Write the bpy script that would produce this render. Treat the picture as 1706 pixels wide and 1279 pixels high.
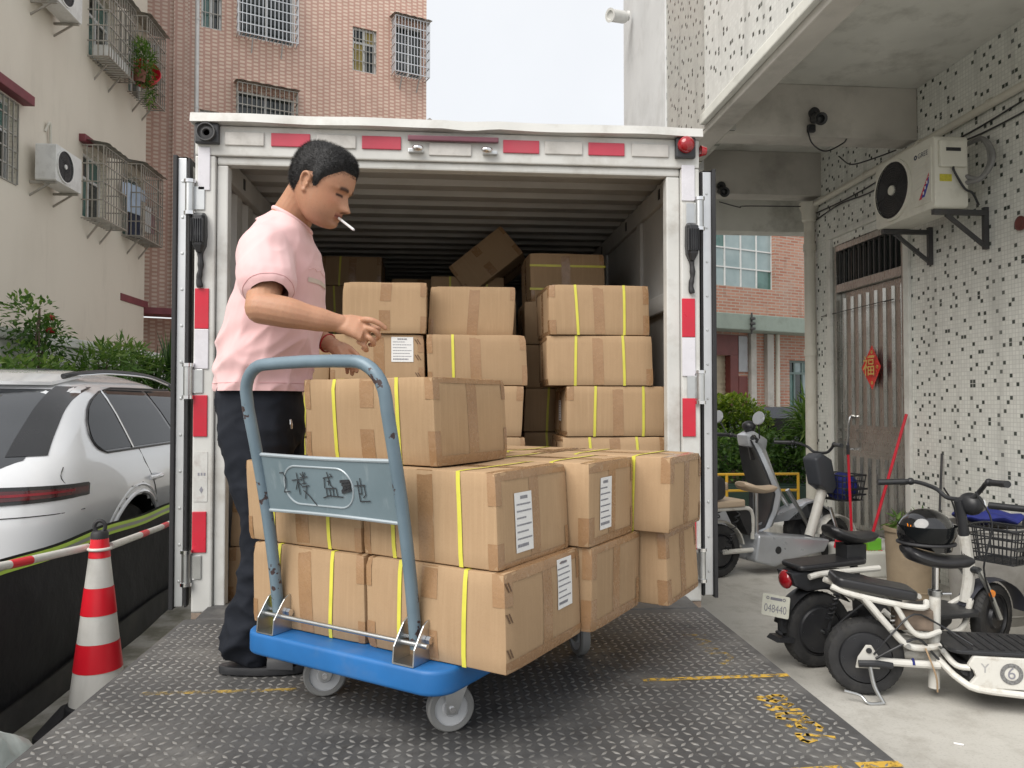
import bpy, bmesh, math, random
import numpy as np
from mathutils import Vector, Matrix, Euler, noise as mnoise
R = math.radians
PI = math.pi
random.seed(7)
sc = bpy.context.scene
COL = sc.collection
for o in list(bpy.data.objects):
    bpy.data.objects.remove(o)

# ---------------------------------------------------------------- camera, sky, sun, exposure
cam = bpy.data.objects.new('camera', bpy.data.cameras.new('camera'))
COL.objects.link(cam)
cam.location = (0, 0, 1.42)
cam.rotation_euler = (R(91.36), 0, R(-4.9))
cam.data.sensor_width = 36
cam.data.lens = 26.694
cam.data.clip_start = 0.05
cam.data.clip_end = 500
sc.camera = cam

SUN_EL, SUN_AZ = 46, 226          # soft light from behind the camera's left shoulder (azimuth from +Y, clockwise)
world = bpy.data.worlds.new('World')
sc.world = world
world.use_nodes = True
wn = world.node_tree
wn.nodes.clear()
w_out = wn.nodes.new('ShaderNodeOutputWorld')
w_bg = wn.nodes.new('ShaderNodeBackground')
w_sky = wn.nodes.new('ShaderNodeTexSky')
w_sky.sky_type = 'NISHITA'
w_sky.sun_disc = False
w_sky.sun_elevation = R(SUN_EL)
w_sky.sun_rotation = R(SUN_AZ)
w_sky.air_density = 1.0
w_sky.dust_density = 4.0
w_mix = wn.nodes.new('ShaderNodeMix')
w_mix.data_type = 'RGBA'
w_mix.inputs[0].default_value = 0.9          # the cloud deck covers nearly all of the sky
w_tc = wn.nodes.new('ShaderNodeTexCoord')
w_no = wn.nodes.new('ShaderNodeTexNoise')
w_no.inputs['Scale'].default_value = 2.6
w_no.inputs['Detail'].default_value = 5
w_cr = wn.nodes.new('ShaderNodeValToRGB')
w_cr.color_ramp.elements[0].position = 0.3
w_cr.color_ramp.elements[0].color = (3.6, 3.65, 3.72, 1)
w_cr.color_ramp.elements[1].position = 0.7
w_cr.color_ramp.elements[1].color = (4.0, 4.04, 4.08, 1)
wn.links.new(w_tc.outputs['Generated'], w_no.inputs['Vector'])
wn.links.new(w_no.outputs['Fac'], w_cr.inputs['Fac'])
wn.links.new(w_sky.outputs[0], w_mix.inputs[6])
wn.links.new(w_cr.outputs[0], w_mix.inputs[7])
wn.links.new(w_mix.outputs[2], w_bg.inputs['Color'])
w_bg.inputs['Strength'].default_value = 0.1
wn.links.new(w_bg.outputs[0], w_out.inputs['Surface'])

sun = bpy.data.objects.new('sun', bpy.data.lights.new('sun', 'SUN'))
COL.objects.link(sun)
sun.data.energy = 1.5
sun.data.angle = R(48)
sun.data.color = (1.0, 0.965, 0.91)
sd = Vector((math.sin(R(SUN_AZ)) * math.cos(R(SUN_EL)), math.cos(R(SUN_AZ)) * math.cos(R(SUN_EL)), math.sin(R(SUN_EL))))
sun.rotation_euler = sd.to_track_quat('Z', 'Y').to_euler()

sc.view_settings.view_transform = 'Standard'
sc.view_settings.look = 'None'
sc.view_settings.gamma = 1
sc.view_settings.use_curve_mapping = False
sc.view_settings.exposure = 1.36
sc.render.engine = 'CYCLES'
sc.cycles.max_bounces = 8
sc.cycles.diffuse_bounces = 5
sc.cycles.transparent_max_bounces = 12

# ---------------------------------------------------------------- materials
MATS = {}
class NT:
    """tiny node-graph writer"""
    def __init__(s, name):
        s.m = bpy.data.materials.new(name)
        s.m.use_nodes = True
        s.t = s.m.node_tree
        s.t.nodes.clear()
        s.out = s.n('ShaderNodeOutputMaterial')
        s.b = s.n('ShaderNodeBsdfPrincipled')
        s.l(s.b.outputs[0], s.out.inputs[0])
        s.tc = s.n('ShaderNodeTexCoord')
    def n(s, t): return s.t.nodes.new(t)
    def l(s, a, b): s.t.links.new(a, b)
    def put(s, sock, v):
        if hasattr(v, 'is_linked') or isinstance(v, bpy.types.NodeSocket): s.l(v, sock)
        elif isinstance(v, (tuple, list)) and len(v) == 3 and sock.type == 'RGBA': sock.default_value = (*v, 1)
        else: sock.default_value = v
    def math(s, op, a, b=0.0, c=0.0):
        x = s.n('ShaderNodeMath'); x.operation = op
        for i, v in enumerate((a, b, c)): s.put(x.inputs[i], v)
        return x.outputs[0]
    def mix(s, f, a, b, mode='MIX'):
        x = s.n('ShaderNodeMix'); x.data_type = 'RGBA'; x.blend_type = mode
        s.put(x.inputs[0], f); s.put(x.inputs[6], a); s.put(x.inputs[7], b)
        return x.outputs[2]
    def noise(s, scale, detail=4, vec=None, rough=.55, stretch=None):
        x = s.n('ShaderNodeTexNoise')
        x.inputs['Scale'].default_value = scale; x.inputs['Detail'].default_value = detail; x.inputs['Roughness'].default_value = rough
        v = vec or s.tc.outputs['Object']
        if stretch:
            mp = s.n('ShaderNodeMapping'); mp.inputs['Scale'].default_value = stretch
            s.l(v, mp.inputs['Vector']); v = mp.outputs[0]
        s.l(v, x.inputs['Vector'])
        return x.outputs['Fac']
    def ramp(s, f, lo, hi):
        x = s.n('ShaderNodeMapRange'); s.put(x.inputs[0], f)
        x.inputs[1].default_value = lo; x.inputs[2].default_value = hi; x.clamp = True
        return x.outputs[0]
    def xyz(s, vec=None):
        x = s.n('ShaderNodeSeparateXYZ'); s.l(vec or s.tc.outputs['Object'], x.inputs[0]); return x.outputs
    def comb(s, a, b, c=0.0):
        x = s.n('ShaderNodeCombineXYZ')
        for i, v in enumerate((a, b, c)): s.put(x.inputs[i], v)
        return x.outputs[0]
    def white(s, vec):
        x = s.n('ShaderNodeTexWhiteNoise'); x.noise_dimensions = '3D'; s.l(vec, x.inputs['Vector']); return x.outputs['Value']
    def rnd(s): return s.n('ShaderNodeObjectInfo').outputs['Random']
    def bump(s, h, strength=.3, dist=.01):
        x = s.n('ShaderNodeBump'); x.inputs['Strength'].default_value = strength; x.inputs['Distance'].default_value = dist
        s.l(h, x.inputs['Height']); s.l(x.outputs[0], s.b.inputs['Normal']); return x
    def set(s, **k):
        for a, v in k.items():
            s.put(s.b.inputs[{'col': 'Base Color', 'rough': 'Roughness', 'metal': 'Metallic', 'alpha': 'Alpha', 'trans': 'Transmission Weight', 'ior': 'IOR', 'spec': 'Specular IOR Level', 'coat': 'Coat Weight', 'sub': 'Subsurface Weight', 'emit': 'Emission Color', 'estr': 'Emission Strength', 'sheen': 'Sheen Weight'}[a]], v)
        return s
def C3(c, k): return tuple(min(1, x * k) for x in c)
def mat(name, col, rough=.55, metal=0, var=.12, vs=4, bump=0, bs=60, dist=.004, dirt=0, dcol=(.1, .085, .065), ds=5, rnd=0, spec=.5, coat=0, stretch=None, rvar=.08, dlo=.5):
    if name in MATS: return MATS[name]
    g = NT(name)
    n1 = g.noise(vs, 5, stretch=stretch)
    c = g.mix(g.ramp(n1, .3, .7), C3(col, 1 - var), C3(col, 1 + var))
    if rnd:
        c = g.mix(g.ramp(g.rnd(), 0, 1), g.mix(1, c, (1 - rnd,) * 3, 'MULTIPLY'), c)
    if dirt:
        n2 = g.noise(ds, 8, rough=.65)
        c = g.mix(g.math('MULTIPLY', g.ramp(n2, dlo, dlo + .22), dirt), c, dcol)
    g.set(col=c, metal=metal, spec=spec, coat=coat)
    g.set(rough=g.math('ADD', g.math('MULTIPLY', g.noise(vs * 2.3, 4), rvar * 2), rough - rvar))
    if bump: g.bump(g.noise(bs, 4), bump, dist)
    MATS[name] = g.m
    return g.m

def reg(name, g):
    MATS[name] = g.m
    return g.m

white_paint = mat('truck white paint', (.54, .54, .52), .42, var=.08, dirt=.6, dcol=(.27, .24, .2), ds=4.2, dlo=.5, bump=.06, bs=25)
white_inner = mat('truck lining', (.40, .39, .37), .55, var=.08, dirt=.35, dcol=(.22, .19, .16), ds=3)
truck_floor_m = mat('truck floor', (.2, .15, .11), .8, var=.3, dirt=.6, ds=9)
steel = mat('galvanised steel', (.55, .56, .56), .33, 1, var=.12, vs=9, dirt=.15)
dark_steel = mat('dark painted steel', (.06, .06, .062), .5, .3, var=.2, dirt=.25, dcol=(.12, .1, .08))
alu = mat('aluminium trim', (.62, .63, .64), .38, .85, var=.07, dirt=.2, dcol=(.3, .3, .28))
rubber = mat('black rubber', (.018, .018, .02), .62, var=.3, bump=.15, bs=90)
tyre_m = mat('tyre rubber', (.024, .024, .025), .75, var=.35, vs=14, bump=.25, bs=70, dirt=.4, dcol=(.09, .085, .075), ds=11)
black_plastic = mat('black plastic', (.02, .021, .024), .42, var=.25, vs=8, dirt=.15, dcol=(.07, .065, .06))
black_leather = mat('black vinyl', (.018, .018, .02), .36, var=.2, bump=.1, bs=150)
red_reflect = mat('red reflector', (.5, .010, .032), .3, var=.1, vs=7, dirt=.18, dcol=(.25, .05, .05), ds=8, coat=.15)
white_reflect = mat('white reflector', (.6, .59, .63), .28, var=.06, vs=9, dirt=.25, dcol=(.38, .36, .36), ds=7, coat=.3)
faded_red = mat('faded red reflector', (.44, .045, .075), .4, var=.1, dirt=.2, dcol=(.3, .12, .12))
faded_white = mat('faded white reflector', (.5, .485, .46), .4, var=.09, vs=14, dirt=.45, dcol=(.26, .24, .21), ds=12)
blue_plastic = mat('blue plastic deck', (.011, .115, .33), .5, var=.15, vs=5, dirt=.4, dcol=(.1, .17, .3), ds=7, bump=.1, bs=160, dist=.002)
grey_rubber = mat('grey caster rubber', (.19, .19, .185), .6, var=.15, dirt=.4, dcol=(.1, .09, .08))
grey_plastic = mat('pale grey caster hub', (.46, .47, .48), .5, var=.08, dirt=.35, dcol=(.25, .24, .22), ds=9)
strap_m = mat('yellow strap', (.62, .585, .075), .38, var=.1, vs=12, rnd=.12)
paper_m = mat('white label paper', (.7, .7, .69), .6, var=.04)
ink_m = mat('label ink', (.2, .2, .23), .7, var=.2)
marker_m = mat('marker ink', (.018, .02, .024), .6, var=.4, vs=40)
white_enamel = mat('white frame enamel', (.58, .57, .53), .36, var=.07, dirt=.55, dcol=(.24, .19, .13), ds=13, dlo=.52)
silver_paint = mat('silver body plastic', (.44, .46, .49), .3, .35, var=.05, dirt=.15, coat=.3)
beige_vinyl = mat('beige vinyl', (.46, .36, .26), .5, var=.08, bump=.06, bs=120)
mirror_m = mat('mirror glass', (.85, .86, .88), .05, 1, var=.02)
chrome = mat('chrome', (.75, .75, .76), .16, 1, var=.05)
orange_m = mat('orange reflector', (.75, .22, .01), .25, var=.1, coat=.5)
tail_red = mat('red lamp lens', (.3, .006, .012), .15, var=.12, vs=20, coat=.6)
hub_m = mat('motor hub', (.035, .036, .04), .45, .4, var=.25, dirt=.35, dcol=(.1, .095, .085))
pvc = mat('pvc pipe', (.56, .54, .47), .5, var=.08, dirt=.45, dcol=(.28, .25, .2), ds=4, rvar=.1)
white_conc = mat('painted concrete', (.62, .62, .58), .8, var=.09, vs=2.4, dirt=.6, dcol=(.2, .19, .165), ds=2.3, bump=.2, bs=30, dlo=.5)
grey_conc = mat('bare concrete beam', (.46, .44, .405), .85, var=.13, vs=2, dirt=.55, dcol=(.17, .16, .14), ds=1.8, bump=.2, bs=35)
cream_plastic = mat('aircon casing', (.62, .61, .54), .45, var=.05, dirt=.35, dcol=(.3, .28, .22), ds=6, dlo=.53)
white_casing = mat('white aircon casing', (.66, .66, .64), .45, var=.05, dirt=.25)
galv_bar = mat('stainless bar', (.36, .345, .31), .42, .55, var=.14, dirt=.45, dcol=(.24, .17, .11), ds=6)
window_frame_m = mat('window frame', (.66, .67, .66), .4, .1, var=.05, dirt=.2)
maroon = mat('maroon tile trim', (.16, .03, .04), .55, var=.2)
terracotta = mat('pot clay', (.2, .075, .05), .7, var=.2)
red_plastic = mat('red plastic', (.55, .012, .03), .38, var=.1, vs=8, dirt=.1)
green_plastic = mat('green plastic', (.15, .45, .04), .4, var=.1)
dark_glass_frame = mat('car trim black', (.012, .012, .013), .25, var=.15, coat=.4)
bark = mat('bark', (.11, .085, .06), .9, var=.3, vs=18, bump=.4, bs=40)
moss_ground_m = mat('mossy strip', (.15, .145, .095), .9, var=.3, vs=9, dirt=.5, dcol=(.07, .08, .04), ds=6)
yellow_paint = mat('yellow railing paint', (.68, .4, .03), .45, var=.12, dirt=.2)
wood_m = mat('wooden pole', (.36, .25, .15), .7, var=.2, vs=12, stretch=(1, 1, .1))
shutter_m = mat('roller shutter', (.42, .36, .26), .55, .2, var=.1, dirt=.3)
maroon_door = mat('maroon frame', (.14, .035, .03), .55, var=.15)
green_conc = mat('mossy canopy', (.27, .32, .28), .85, var=.15, vs=3, dirt=.55, dcol=(.12, .14, .11), ds=3)
cloth_blue = mat('blue cloth', (.012, .02, .16), .8, var=.25, vs=12)
soil_m = mat('soil', (.05, .038, .026), .95, var=.3, vs=30, bump=.6, bs=80)
drum_m = mat('tan bucket', (.32, .25, .17), .6, var=.12, vs=6, dirt=.5, dcol=(.17, .13, .09), ds=7)
grey_drum = mat('grey tub', (.33, .32, .30), .65, var=.1, dirt=.4)

# --- glass
g = NT('dark window glass'); g.set(col=g.mix(g.ramp(g.noise(1.3), .3, .7), (.012, .018, .018), (.035, .045, .042)), rough=.06, spec=.7); dark_glass = reg('dg', g)
g = NT('green tinted glass'); g.set(col=g.mix(g.ramp(g.noise(2.0), .35, .65), (.03, .09, .075), (.10, .2, .18)), rough=.08, spec=.7); green_glass = reg('gg', g)
g = NT('pale factory glass'); g.set(col=g.mix(g.ramp(g.noise(1.5), .3, .7), (.22, .30, .31), (.36, .44, .45)), rough=.2, spec=.6); pale_glass = reg('pg', g)
g = NT('car window glass'); g.set(col=(.008, .009, .01), rough=.04, spec=.22); car_glass = reg('cg', g)
g = NT('yellow curtain'); g.set(col=g.mix(g.ramp(g.noise(14, stretch=(1, 1, .1)), .3, .7), (.26, .2, .06), (.42, .34, .12)), rough=.8); curtain_m = reg('cu', g)  # plain yellow curtain cloth with random upright streaks
# --- car paint
g = NT('white car paint'); g.set(col=(.76, .775, .80), rough=.22, coat=1.0, spec=.5); g.b.inputs['Coat Roughness'].default_value = .03; car_paint = reg('cp', g)
# --- cardboard
g = NT('cardboard')
sep = g.xyz()
ov = g.n('ShaderNodeVectorMath'); ov.operation = 'ADD'; g.l(g.tc.outputs['Object'], ov.inputs[0]); g.l(g.comb(g.math('MULTIPLY', g.rnd(), 37.0), g.math('MULTIPLY', g.rnd(), 23.0), 0.0), ov.inputs[1]); ov = ov.outputs[0]
c = g.mix(g.ramp(g.noise(3, 5, ov), .3, .7), (.345, .234, .138), (.40, .275, .167))
c = g.mix(g.ramp(g.noise(7, 5, ov, stretch=(16, 16, .5)), .45, .75), c, (.405, .28, .17))
fib = g.noise(320, 2)
c = g.mix(g.math('MULTIPLY', g.ramp(fib, .5, .7), .18), c, (.28, .17, .09))
c = g.mix(g.rnd(), g.mix(1, c, (.88, .87, .85), 'MULTIPLY'), g.mix(1, c, (1.06, 1.05, 1.03), 'MULTIPLY'))
scuff = g.math('MULTIPLY', g.ramp(g.noise(11, 8, ov, rough=.7), .58, .75), .35)
c = g.mix(scuff, c, (.3, .19, .11))
g.set(col=c, rough=.82, spec=.25)
g.bump(g.math('ADD', g.math('MULTIPLY', g.noise(6, 3, stretch=(22, 22, .4)), .25), g.math('MULTIPLY', g.noise(14, 4), .7)), .25, .004)
cardboard = reg('cardboard', g)
# --- packing tape
g = NT('brown packing tape')
nz = g.noise(9, 4, rough=.6)
c = g.mix(g.ramp(nz, .3, .7), (.27, .155, .078), (.325, .195, .102))
c = g.mix(g.math('MULTIPLY', g.ramp(g.noise(30, 5, rough=.6, stretch=(1, 1, .25)), .66, .72), .4), c, (.5, .4, .28))  # pale glints on the wrinkles, put into the tape colour
g.set(col=c, rough=g.ramp(g.noise(60, 4), .2, 1.6), spec=.55)
g.bump(g.noise(24, 6, rough=.7), .55, .004)
tape_m = reg('tape', g)
# --- trolley handle: blue-grey paint chipped to rust
g = NT('chipped blue grey paint')
ch = g.math('MAXIMUM', g.ramp(g.noise(13, 5, rough=.55), .645, .655), g.math('MULTIPLY', g.ramp(g.noise(34, 3), .64, .65), g.ramp(g.noise(3, 2), .5, .55)))
c = g.mix(g.ramp(g.noise(6, 4), .3, .7), (.125, .18, .22), (.175, .24, .29))
c = g.mix(ch, c, (.055, .035, .035))
g.set(col=c, rough=.42, metal=.1); g.bump(g.math('SUBTRACT', 1, ch), .4, .001)
handle_paint = reg('handle', g)
g = NT('grey blue panel paint')
c = g.mix(g.ramp(g.noise(5, 5), .3, .7), (.13, .18, .205), (.175, .23, .26))
c = g.mix(g.math('MULTIPLY', g.ramp(g.noise(30, 6, stretch=(1, 1, .15)), .6, .7), .35), c, (.32, .37, .39))
g.set(col=c, rough=.45, metal=.1); panel_paint = reg('panel', g)
# --- ground concrete
g = NT('yard concrete')
c = g.mix(g.ramp(g.noise(.9, 6), .3, .7), (.40, .385, .35), (.52, .505, .465))
c = g.mix(g.math('MULTIPLY', g.ramp(g.noise(5, 8, rough=.68), .5, .7), .6), c, (.29, .27, .235))
c = g.mix(g.math('MULTIPLY', g.ramp(g.noise(2.2, 6, stretch=(.4, 2.2, 1)), .55, .7), .4), c, (.56, .55, .52))
c = g.mix(g.math('MULTIPLY', g.ramp(g.noise(1.6, 7, rough=.7, stretch=(1.6, .6, 1)), .56, .7), .55), c, (.25, .235, .205))
c = g.mix(g.math('MULTIPLY', g.ramp(g.noise(90, 3), .55, .7), .3), c, (.2, .19, .17))
x, y, z = g.xyz()
lft = g.math('MULTIPLY', g.ramp(g.math('ADD', x, g.math('MULTIPLY', g.noise(3, 4), .5)), -.95, -1.25), g.ramp(g.noise(5, 6), .3, .6))
c = g.mix(g.math('MULTIPLY', lft, .75), c, (.12, .115, .075))
g.set(col=c, rough=g.ramp(g.noise(2, 5), -.9, .75), spec=.35); g.bump(g.noise(55, 6), .25, .006)
ground_m = reg('ground', g)
# --- chequer plate steel
g = NT('worn chequer plate')
c = g.mix(g.ramp(g.noise(2.3, 6), .3, .7), (.066, .066, .068), (.135, .133, .13))
c = g.mix(g.math('MULTIPLY', g.ramp(g.noise(3.5, 8, rough=.7), .5, .7), .45), c, (.3, .29, .27))
c = g.mix(g.math('MULTIPLY', g.ramp(g.noise(26, 8, rough=.7), .54, .7), .5), c, (.05, .045, .04))
g.set(col=c, rough=g.ramp(g.noise(9, 6), -.5, 1.1), metal=.35); g.bump(g.noise(70, 6), .25, .003)
plate_m = reg('plate', g)
g = NT('tread lug steel')
c = g.mix(g.ramp(g.noise(4, 8, rough=.7), .35, .65), (.16, .16, .158), (.40, .39, .37))
g.set(col=c, rough=.42, metal=.5); lug_m = reg('lug', g)
# --- worn road-marking paint
g = NT('worn yellow stencil paint')
g.set(col=g.mix(g.ramp(g.noise(20, 5), .3, .7), (.46, .28, .035), (.56, .36, .06)), rough=.6)
g.set(alpha=g.ramp(g.noise(34, 6, rough=.7), .40, .52)); stencil_m = reg('stencil', g)
g = NT('faint yellow line paint')
g.set(col=(.5, .34, .08), rough=.65, alpha=g.math('MULTIPLY', g.ramp(g.noise(26, 6, rough=.7), .44, .6), .8)); stencil_faint = reg('stencil2', g)
# --- mosaic tile wall (tiles 30 mm; too small here to be built one by one)
def mosaic(name, density, pitch, tone):
    g = NT(name)
    x, y, z = g.xyz()
    uy, uz = g.math('DIVIDE', y, pitch), g.math('DIVIDE', z, pitch)
    # one dark tile at a random place in most blocks of 3 x 3, so that they scatter without clumping
    iy, iz = g.math('FLOOR', uy), g.math('FLOOR', uz)
    by, bz = g.math('FLOOR', g.math('DIVIDE', iy, 3.0)), g.math('FLOOR', g.math('DIVIDE', iz, 3.0))
    h1, h2, h3 = (g.white(g.comb(by, bz, k_)) for k_ in (1.0, 5.0, 8.0))
    ey = g.math('COMPARE', g.math('SUBTRACT', iy, g.math('MULTIPLY', by, 3.0)), g.math('FLOOR', g.math('MULTIPLY', h1, 3.0)), .1)
    ez = g.math('COMPARE', g.math('SUBTRACT', iz, g.math('MULTIPLY', bz, 3.0)), g.math('FLOOR', g.math('MULTIPLY', h2, 3.0)), .1)
    dark = g.math('MULTIPLY', g.math('MULTIPLY', ey, ez), g.math('LESS_THAN', h3, density))
    fy, fz = g.math('FRACT', uy), g.math('FRACT', uz)
    edge = g.math('MINIMUM', g.math('MINIMUM', fy, g.math('SUBTRACT', 1, fy)), g.math('MINIMUM', fz, g.math('SUBTRACT', 1, fz)))
    grout = g.math('LESS_THAN', edge, .075)
    w2 = g.white(g.comb(g.math('FLOOR', uy), g.math('FLOOR', uz), 9.0))
    c = g.mix(w2, C3(tone, .93), C3(tone, 1.06))
    c = g.mix(dark, c, g.mix(w2, (.04, .052, .044), (.09, .1, .09)))
    c = g.mix(grout, c, C3(tone, .74))
    streak = g.math('MULTIPLY', g.ramp(g.noise(2.2, 7, stretch=(1, 3, .35)), .52, .7), .45)
    c = g.mix(streak, c, C3(tone, .5))
    g.set(col=c, rough=g.math('ADD', .22, g.math('MULTIPLY', grout, .5)), spec=.5)
    g.bump(g.math('SUBTRACT', 1, grout), .35, .002)
    return reg(name, g)
mosaic_wall = mosaic('mosaic wall', .86, .0305, (.72, .725, .68))
mosaic_upper = mosaic('mosaic facade', .85, .034, (.66, .67, .65))
# --- cream facade tiles
g = NT('cream tile facade')
x, y, z = g.xyz()
br = g.n('ShaderNodeTexBrick'); g.l(g.comb(y, z), br.inputs['Vector'])
br.inputs['Scale'].default_value = 1; br.inputs['Brick Width'].default_value = .15; br.inputs['Row Height'].default_value = .075; br.inputs['Mortar Size'].default_value = .007
br.offset = 0
br.inputs['Color1'].default_value = (.84, .785, .67, 1); br.inputs['Color2'].default_value = (.8, .745, .63, 1); br.inputs['Mortar'].default_value = (.64, .59, .5, 1)
c = g.mix(g.math('MULTIPLY', g.ramp(g.noise(.7, 6, stretch=(1, 1.6, .5)), .47, .7), .45), br.outputs['Color'], (.5, .45, .37))
c = g.mix(g.math('MULTIPLY', g.ramp(g.noise(2.5, 7, rough=.7, stretch=(1, 3, .18)), .56, .72), .4), c, (.45, .41, .34))
g.set(col=c, rough=.4); cream_tile = reg('cream', g)
# --- pink basket-pattern tiles
def pink(name, k):
    g = NT(name)
    x, y, z = g.xyz()
    ux = g.math('DIVIDE', x, .150)
    col = g.math('FLOOR', ux)
    uz = g.math('ADD', g.math('DIVIDE', z, .088), g.math('MULTIPLY', g.math('MODULO', g.math('ABSOLUTE', col), 2), .5))
    fx, fz = g.math('FRACT', ux), g.math('FRACT', uz)
    ax = g.math('ABSOLUTE', g.math('SUBTRACT', fx, .5)); az = g.math('ABSOLUTE', g.math('SUBTRACT', fz, .5))
    m = g.math('MULTIPLY', g.math('LESS_THAN', ax, .34), g.math('LESS_THAN', az, .27))
    w = g.white(g.comb(col, g.math('FLOOR', uz), 2.0))
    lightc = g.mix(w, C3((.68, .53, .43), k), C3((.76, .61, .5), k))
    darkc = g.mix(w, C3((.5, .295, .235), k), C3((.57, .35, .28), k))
    c = g.mix(m, darkc, lightc)
    c = g.mix(g.math('MULTIPLY', g.ramp(g.noise(.8, 6, stretch=(2, 2, .5)), .5, .75), .25), c, C3((.27, .17, .13), k))
    g.set(col=c, rough=.5); g.bump(m, .3, .004)
    return reg(name, g)
pink_tile = pink('pink tile facade', 1.0)
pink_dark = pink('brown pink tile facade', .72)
# --- old red brick
g = NT('old red brick')
x, y, z = g.xyz()
br = g.n('ShaderNodeTexBrick'); g.l(g.comb(x, z), br.inputs['Vector'])
br.inputs['Scale'].default_value = 1; br.inputs['Brick Width'].default_value = .25; br.inputs['Row Height'].default_value = .068; br.inputs['Mortar Size'].default_value = .011
br.inputs['Color1'].default_value = (.36, .15, .1, 1); br.inputs['Color2'].default_value = (.46, .24, .17, 1); br.inputs['Mortar'].default_value = (.4, .35, .3, 1)
c = g.mix(g.math('MULTIPLY', g.ramp(g.noise(1.4, 7), .5, .7), .5), br.outputs['Color'], (.4, .34, .29))
c = g.mix(g.math('MULTIPLY', g.ramp(g.noise(2.6, 7, stretch=(1.5, 1, .6)), .56, .75), .5), c, (.14, .1, .08))
g.set(col=c, rough=.9); g.bump(br.outputs['Fac'], -.4, .008); brick_m = reg('brick', g)
# --- brushed stainless door
g = NT('brushed stainless')
c = g.mix(g.ramp(g.noise(5, 4), .3, .7), (.36, .355, .33), (.45, .445, .42))
g.set(col=c, metal=.9, rough=g.math('ADD', .2, g.math('MULTIPLY', g.noise(8, 4, stretch=(1, 12, 1)), .16)))
stainless = reg('stainless', g)
# --- black barrier fabric
g = NT('black tarpaulin'); g.set(col=g.mix(g.ramp(g.noise(4, 5), .3, .7), (.006, .007, .009), (.014, .015, .018)), rough=.55, spec=.3)
g.bump(g.noise(7, 4), .35, .02); tarp_m = reg('tarp', g)
tarp_grey = mat('grey hem', (.045, .045, .044), .75, var=.25, vs=5, dirt=.4, dcol=(.1, .095, .08), ds=6)
lime_m = mat('lime reflective band', (.48, .72, .09), .4, var=.06)
silver_tape = mat('silver reflective strip', (.32, .34, .34), .35, .3, var=.08)
cone_red = mat('cone red film', (.62, .012, .025), .34, var=.08, dirt=.12, dcol=(.3, .03, .03))
cone_white = mat('cone reflective white', (.56, .55, .52), .4, var=.08, vs=18, stretch=(1, 1, .2), dirt=.3, dcol=(.36, .34, .3), ds=8)
g = NT('plastic bag film'); g.set(col=g.mix(g.ramp(g.noise(9, 5), .3, .7), (.5, .57, .55), (.66, .72, .70)), rough=.3, alpha=.86, spec=.5); g.bump(g.noise(18, 4), .5, .01); bag_m = reg('bag', g)
# --- cloth and skin
g = NT('pink cotton')
c = g.mix(g.ramp(g.noise(5, 4), .3, .7), (.68, .425, .43), (.73, .475, .475))
g.set(col=c, rough=.85, sheen=.3, spec=.2); g.bump(g.noise(420, 2), .12, .001); shirt_m = reg('shirt', g)
g = NT('black navy trouser cloth')
g.set(col=g.mix(g.ramp(g.noise(6, 4), .3, .7), (.009, .011, .016), (.017, .020, .028)), rough=.85, spec=.2); g.bump(g.noise(300, 2), .15, .001); pants_m = reg('pants', g)
g = NT('skin')
at = g.n('ShaderNodeAttribute'); at.attribute_name = 'tint'
c = g.mix(g.ramp(g.noise(14, 5), .3, .7), (.385, .2, .122), (.45, .243, .153))
c = g.mix(g.math('MULTIPLY', g.ramp(g.noise(28, 5, rough=.65), .5, .72), .3), c, (.42, .17, .11))
c = g.mix(g.math('MULTIPLY', g.ramp(g.noise(130, 3), .55, .75), .22), c, (.25, .12, .075))
c = g.mix(1, c, at.outputs['Color'], 'MULTIPLY')
g.set(col=c, rough=.5, sub=.12, spec=.35); g.b.inputs['Subsurface Radius'].default_value = (.012, .005, .003)
g.bump(g.math('ADD', g.noise(190, 4), g.noise(45, 4)), .28, .002); skin_m = reg('skin', g)
g = NT('black short hair'); g.set(col=g.mix(g.ramp(g.noise(60, 3), .3, .7), (.008, .008, .009), (.028, .027, .028)), rough=.5, spec=.4); g.bump(g.noise(260, 3), .8, .004); hair_m = reg('hair', g)
# --- leaves
def leafmat(name, a, b, c2):
    g = NT(name)
    at = g.n('ShaderNodeAttribute'); at.attribute_name = 'leafv'
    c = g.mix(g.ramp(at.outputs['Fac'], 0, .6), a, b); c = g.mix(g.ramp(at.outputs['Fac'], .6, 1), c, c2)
    g.set(col=c, rough=.5, spec=.35)
    tr = g.n('ShaderNodeBsdfTranslucent'); g.l(g.mix(1, c, (1.1, 1.25, .5), 'MULTIPLY'), tr.inputs['Color'])
    ms = g.n('ShaderNodeMixShader'); ms.inputs[0].default_value = .3
    g.l(g.b.outputs[0], ms.inputs[1]); g.l(tr.outputs[0], ms.inputs[2]); g.l(ms.outputs[0], g.out.inputs[0])
    return reg(name, g)
leaf_yellow = leafmat('yellow green leaf', (.05, .10, .012), (.13, .21, .02), (.3, .36, .05))
leaf_green = leafmat('green leaf', (.03, .08, .015), (.08, .16, .035), (.2, .3, .07))
leaf_dark = leafmat('dark green leaf', (.02, .05, .016), (.05, .105, .03), (.12, .19, .06))
leaf_fresh = leafmat('fresh green leaf', (.05, .11, .02), (.1, .19, .04), (.22, .3, .09))
rose_m = mat('rose petals', (.3, .008, .012), .6, var=.3, vs=40)

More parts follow.
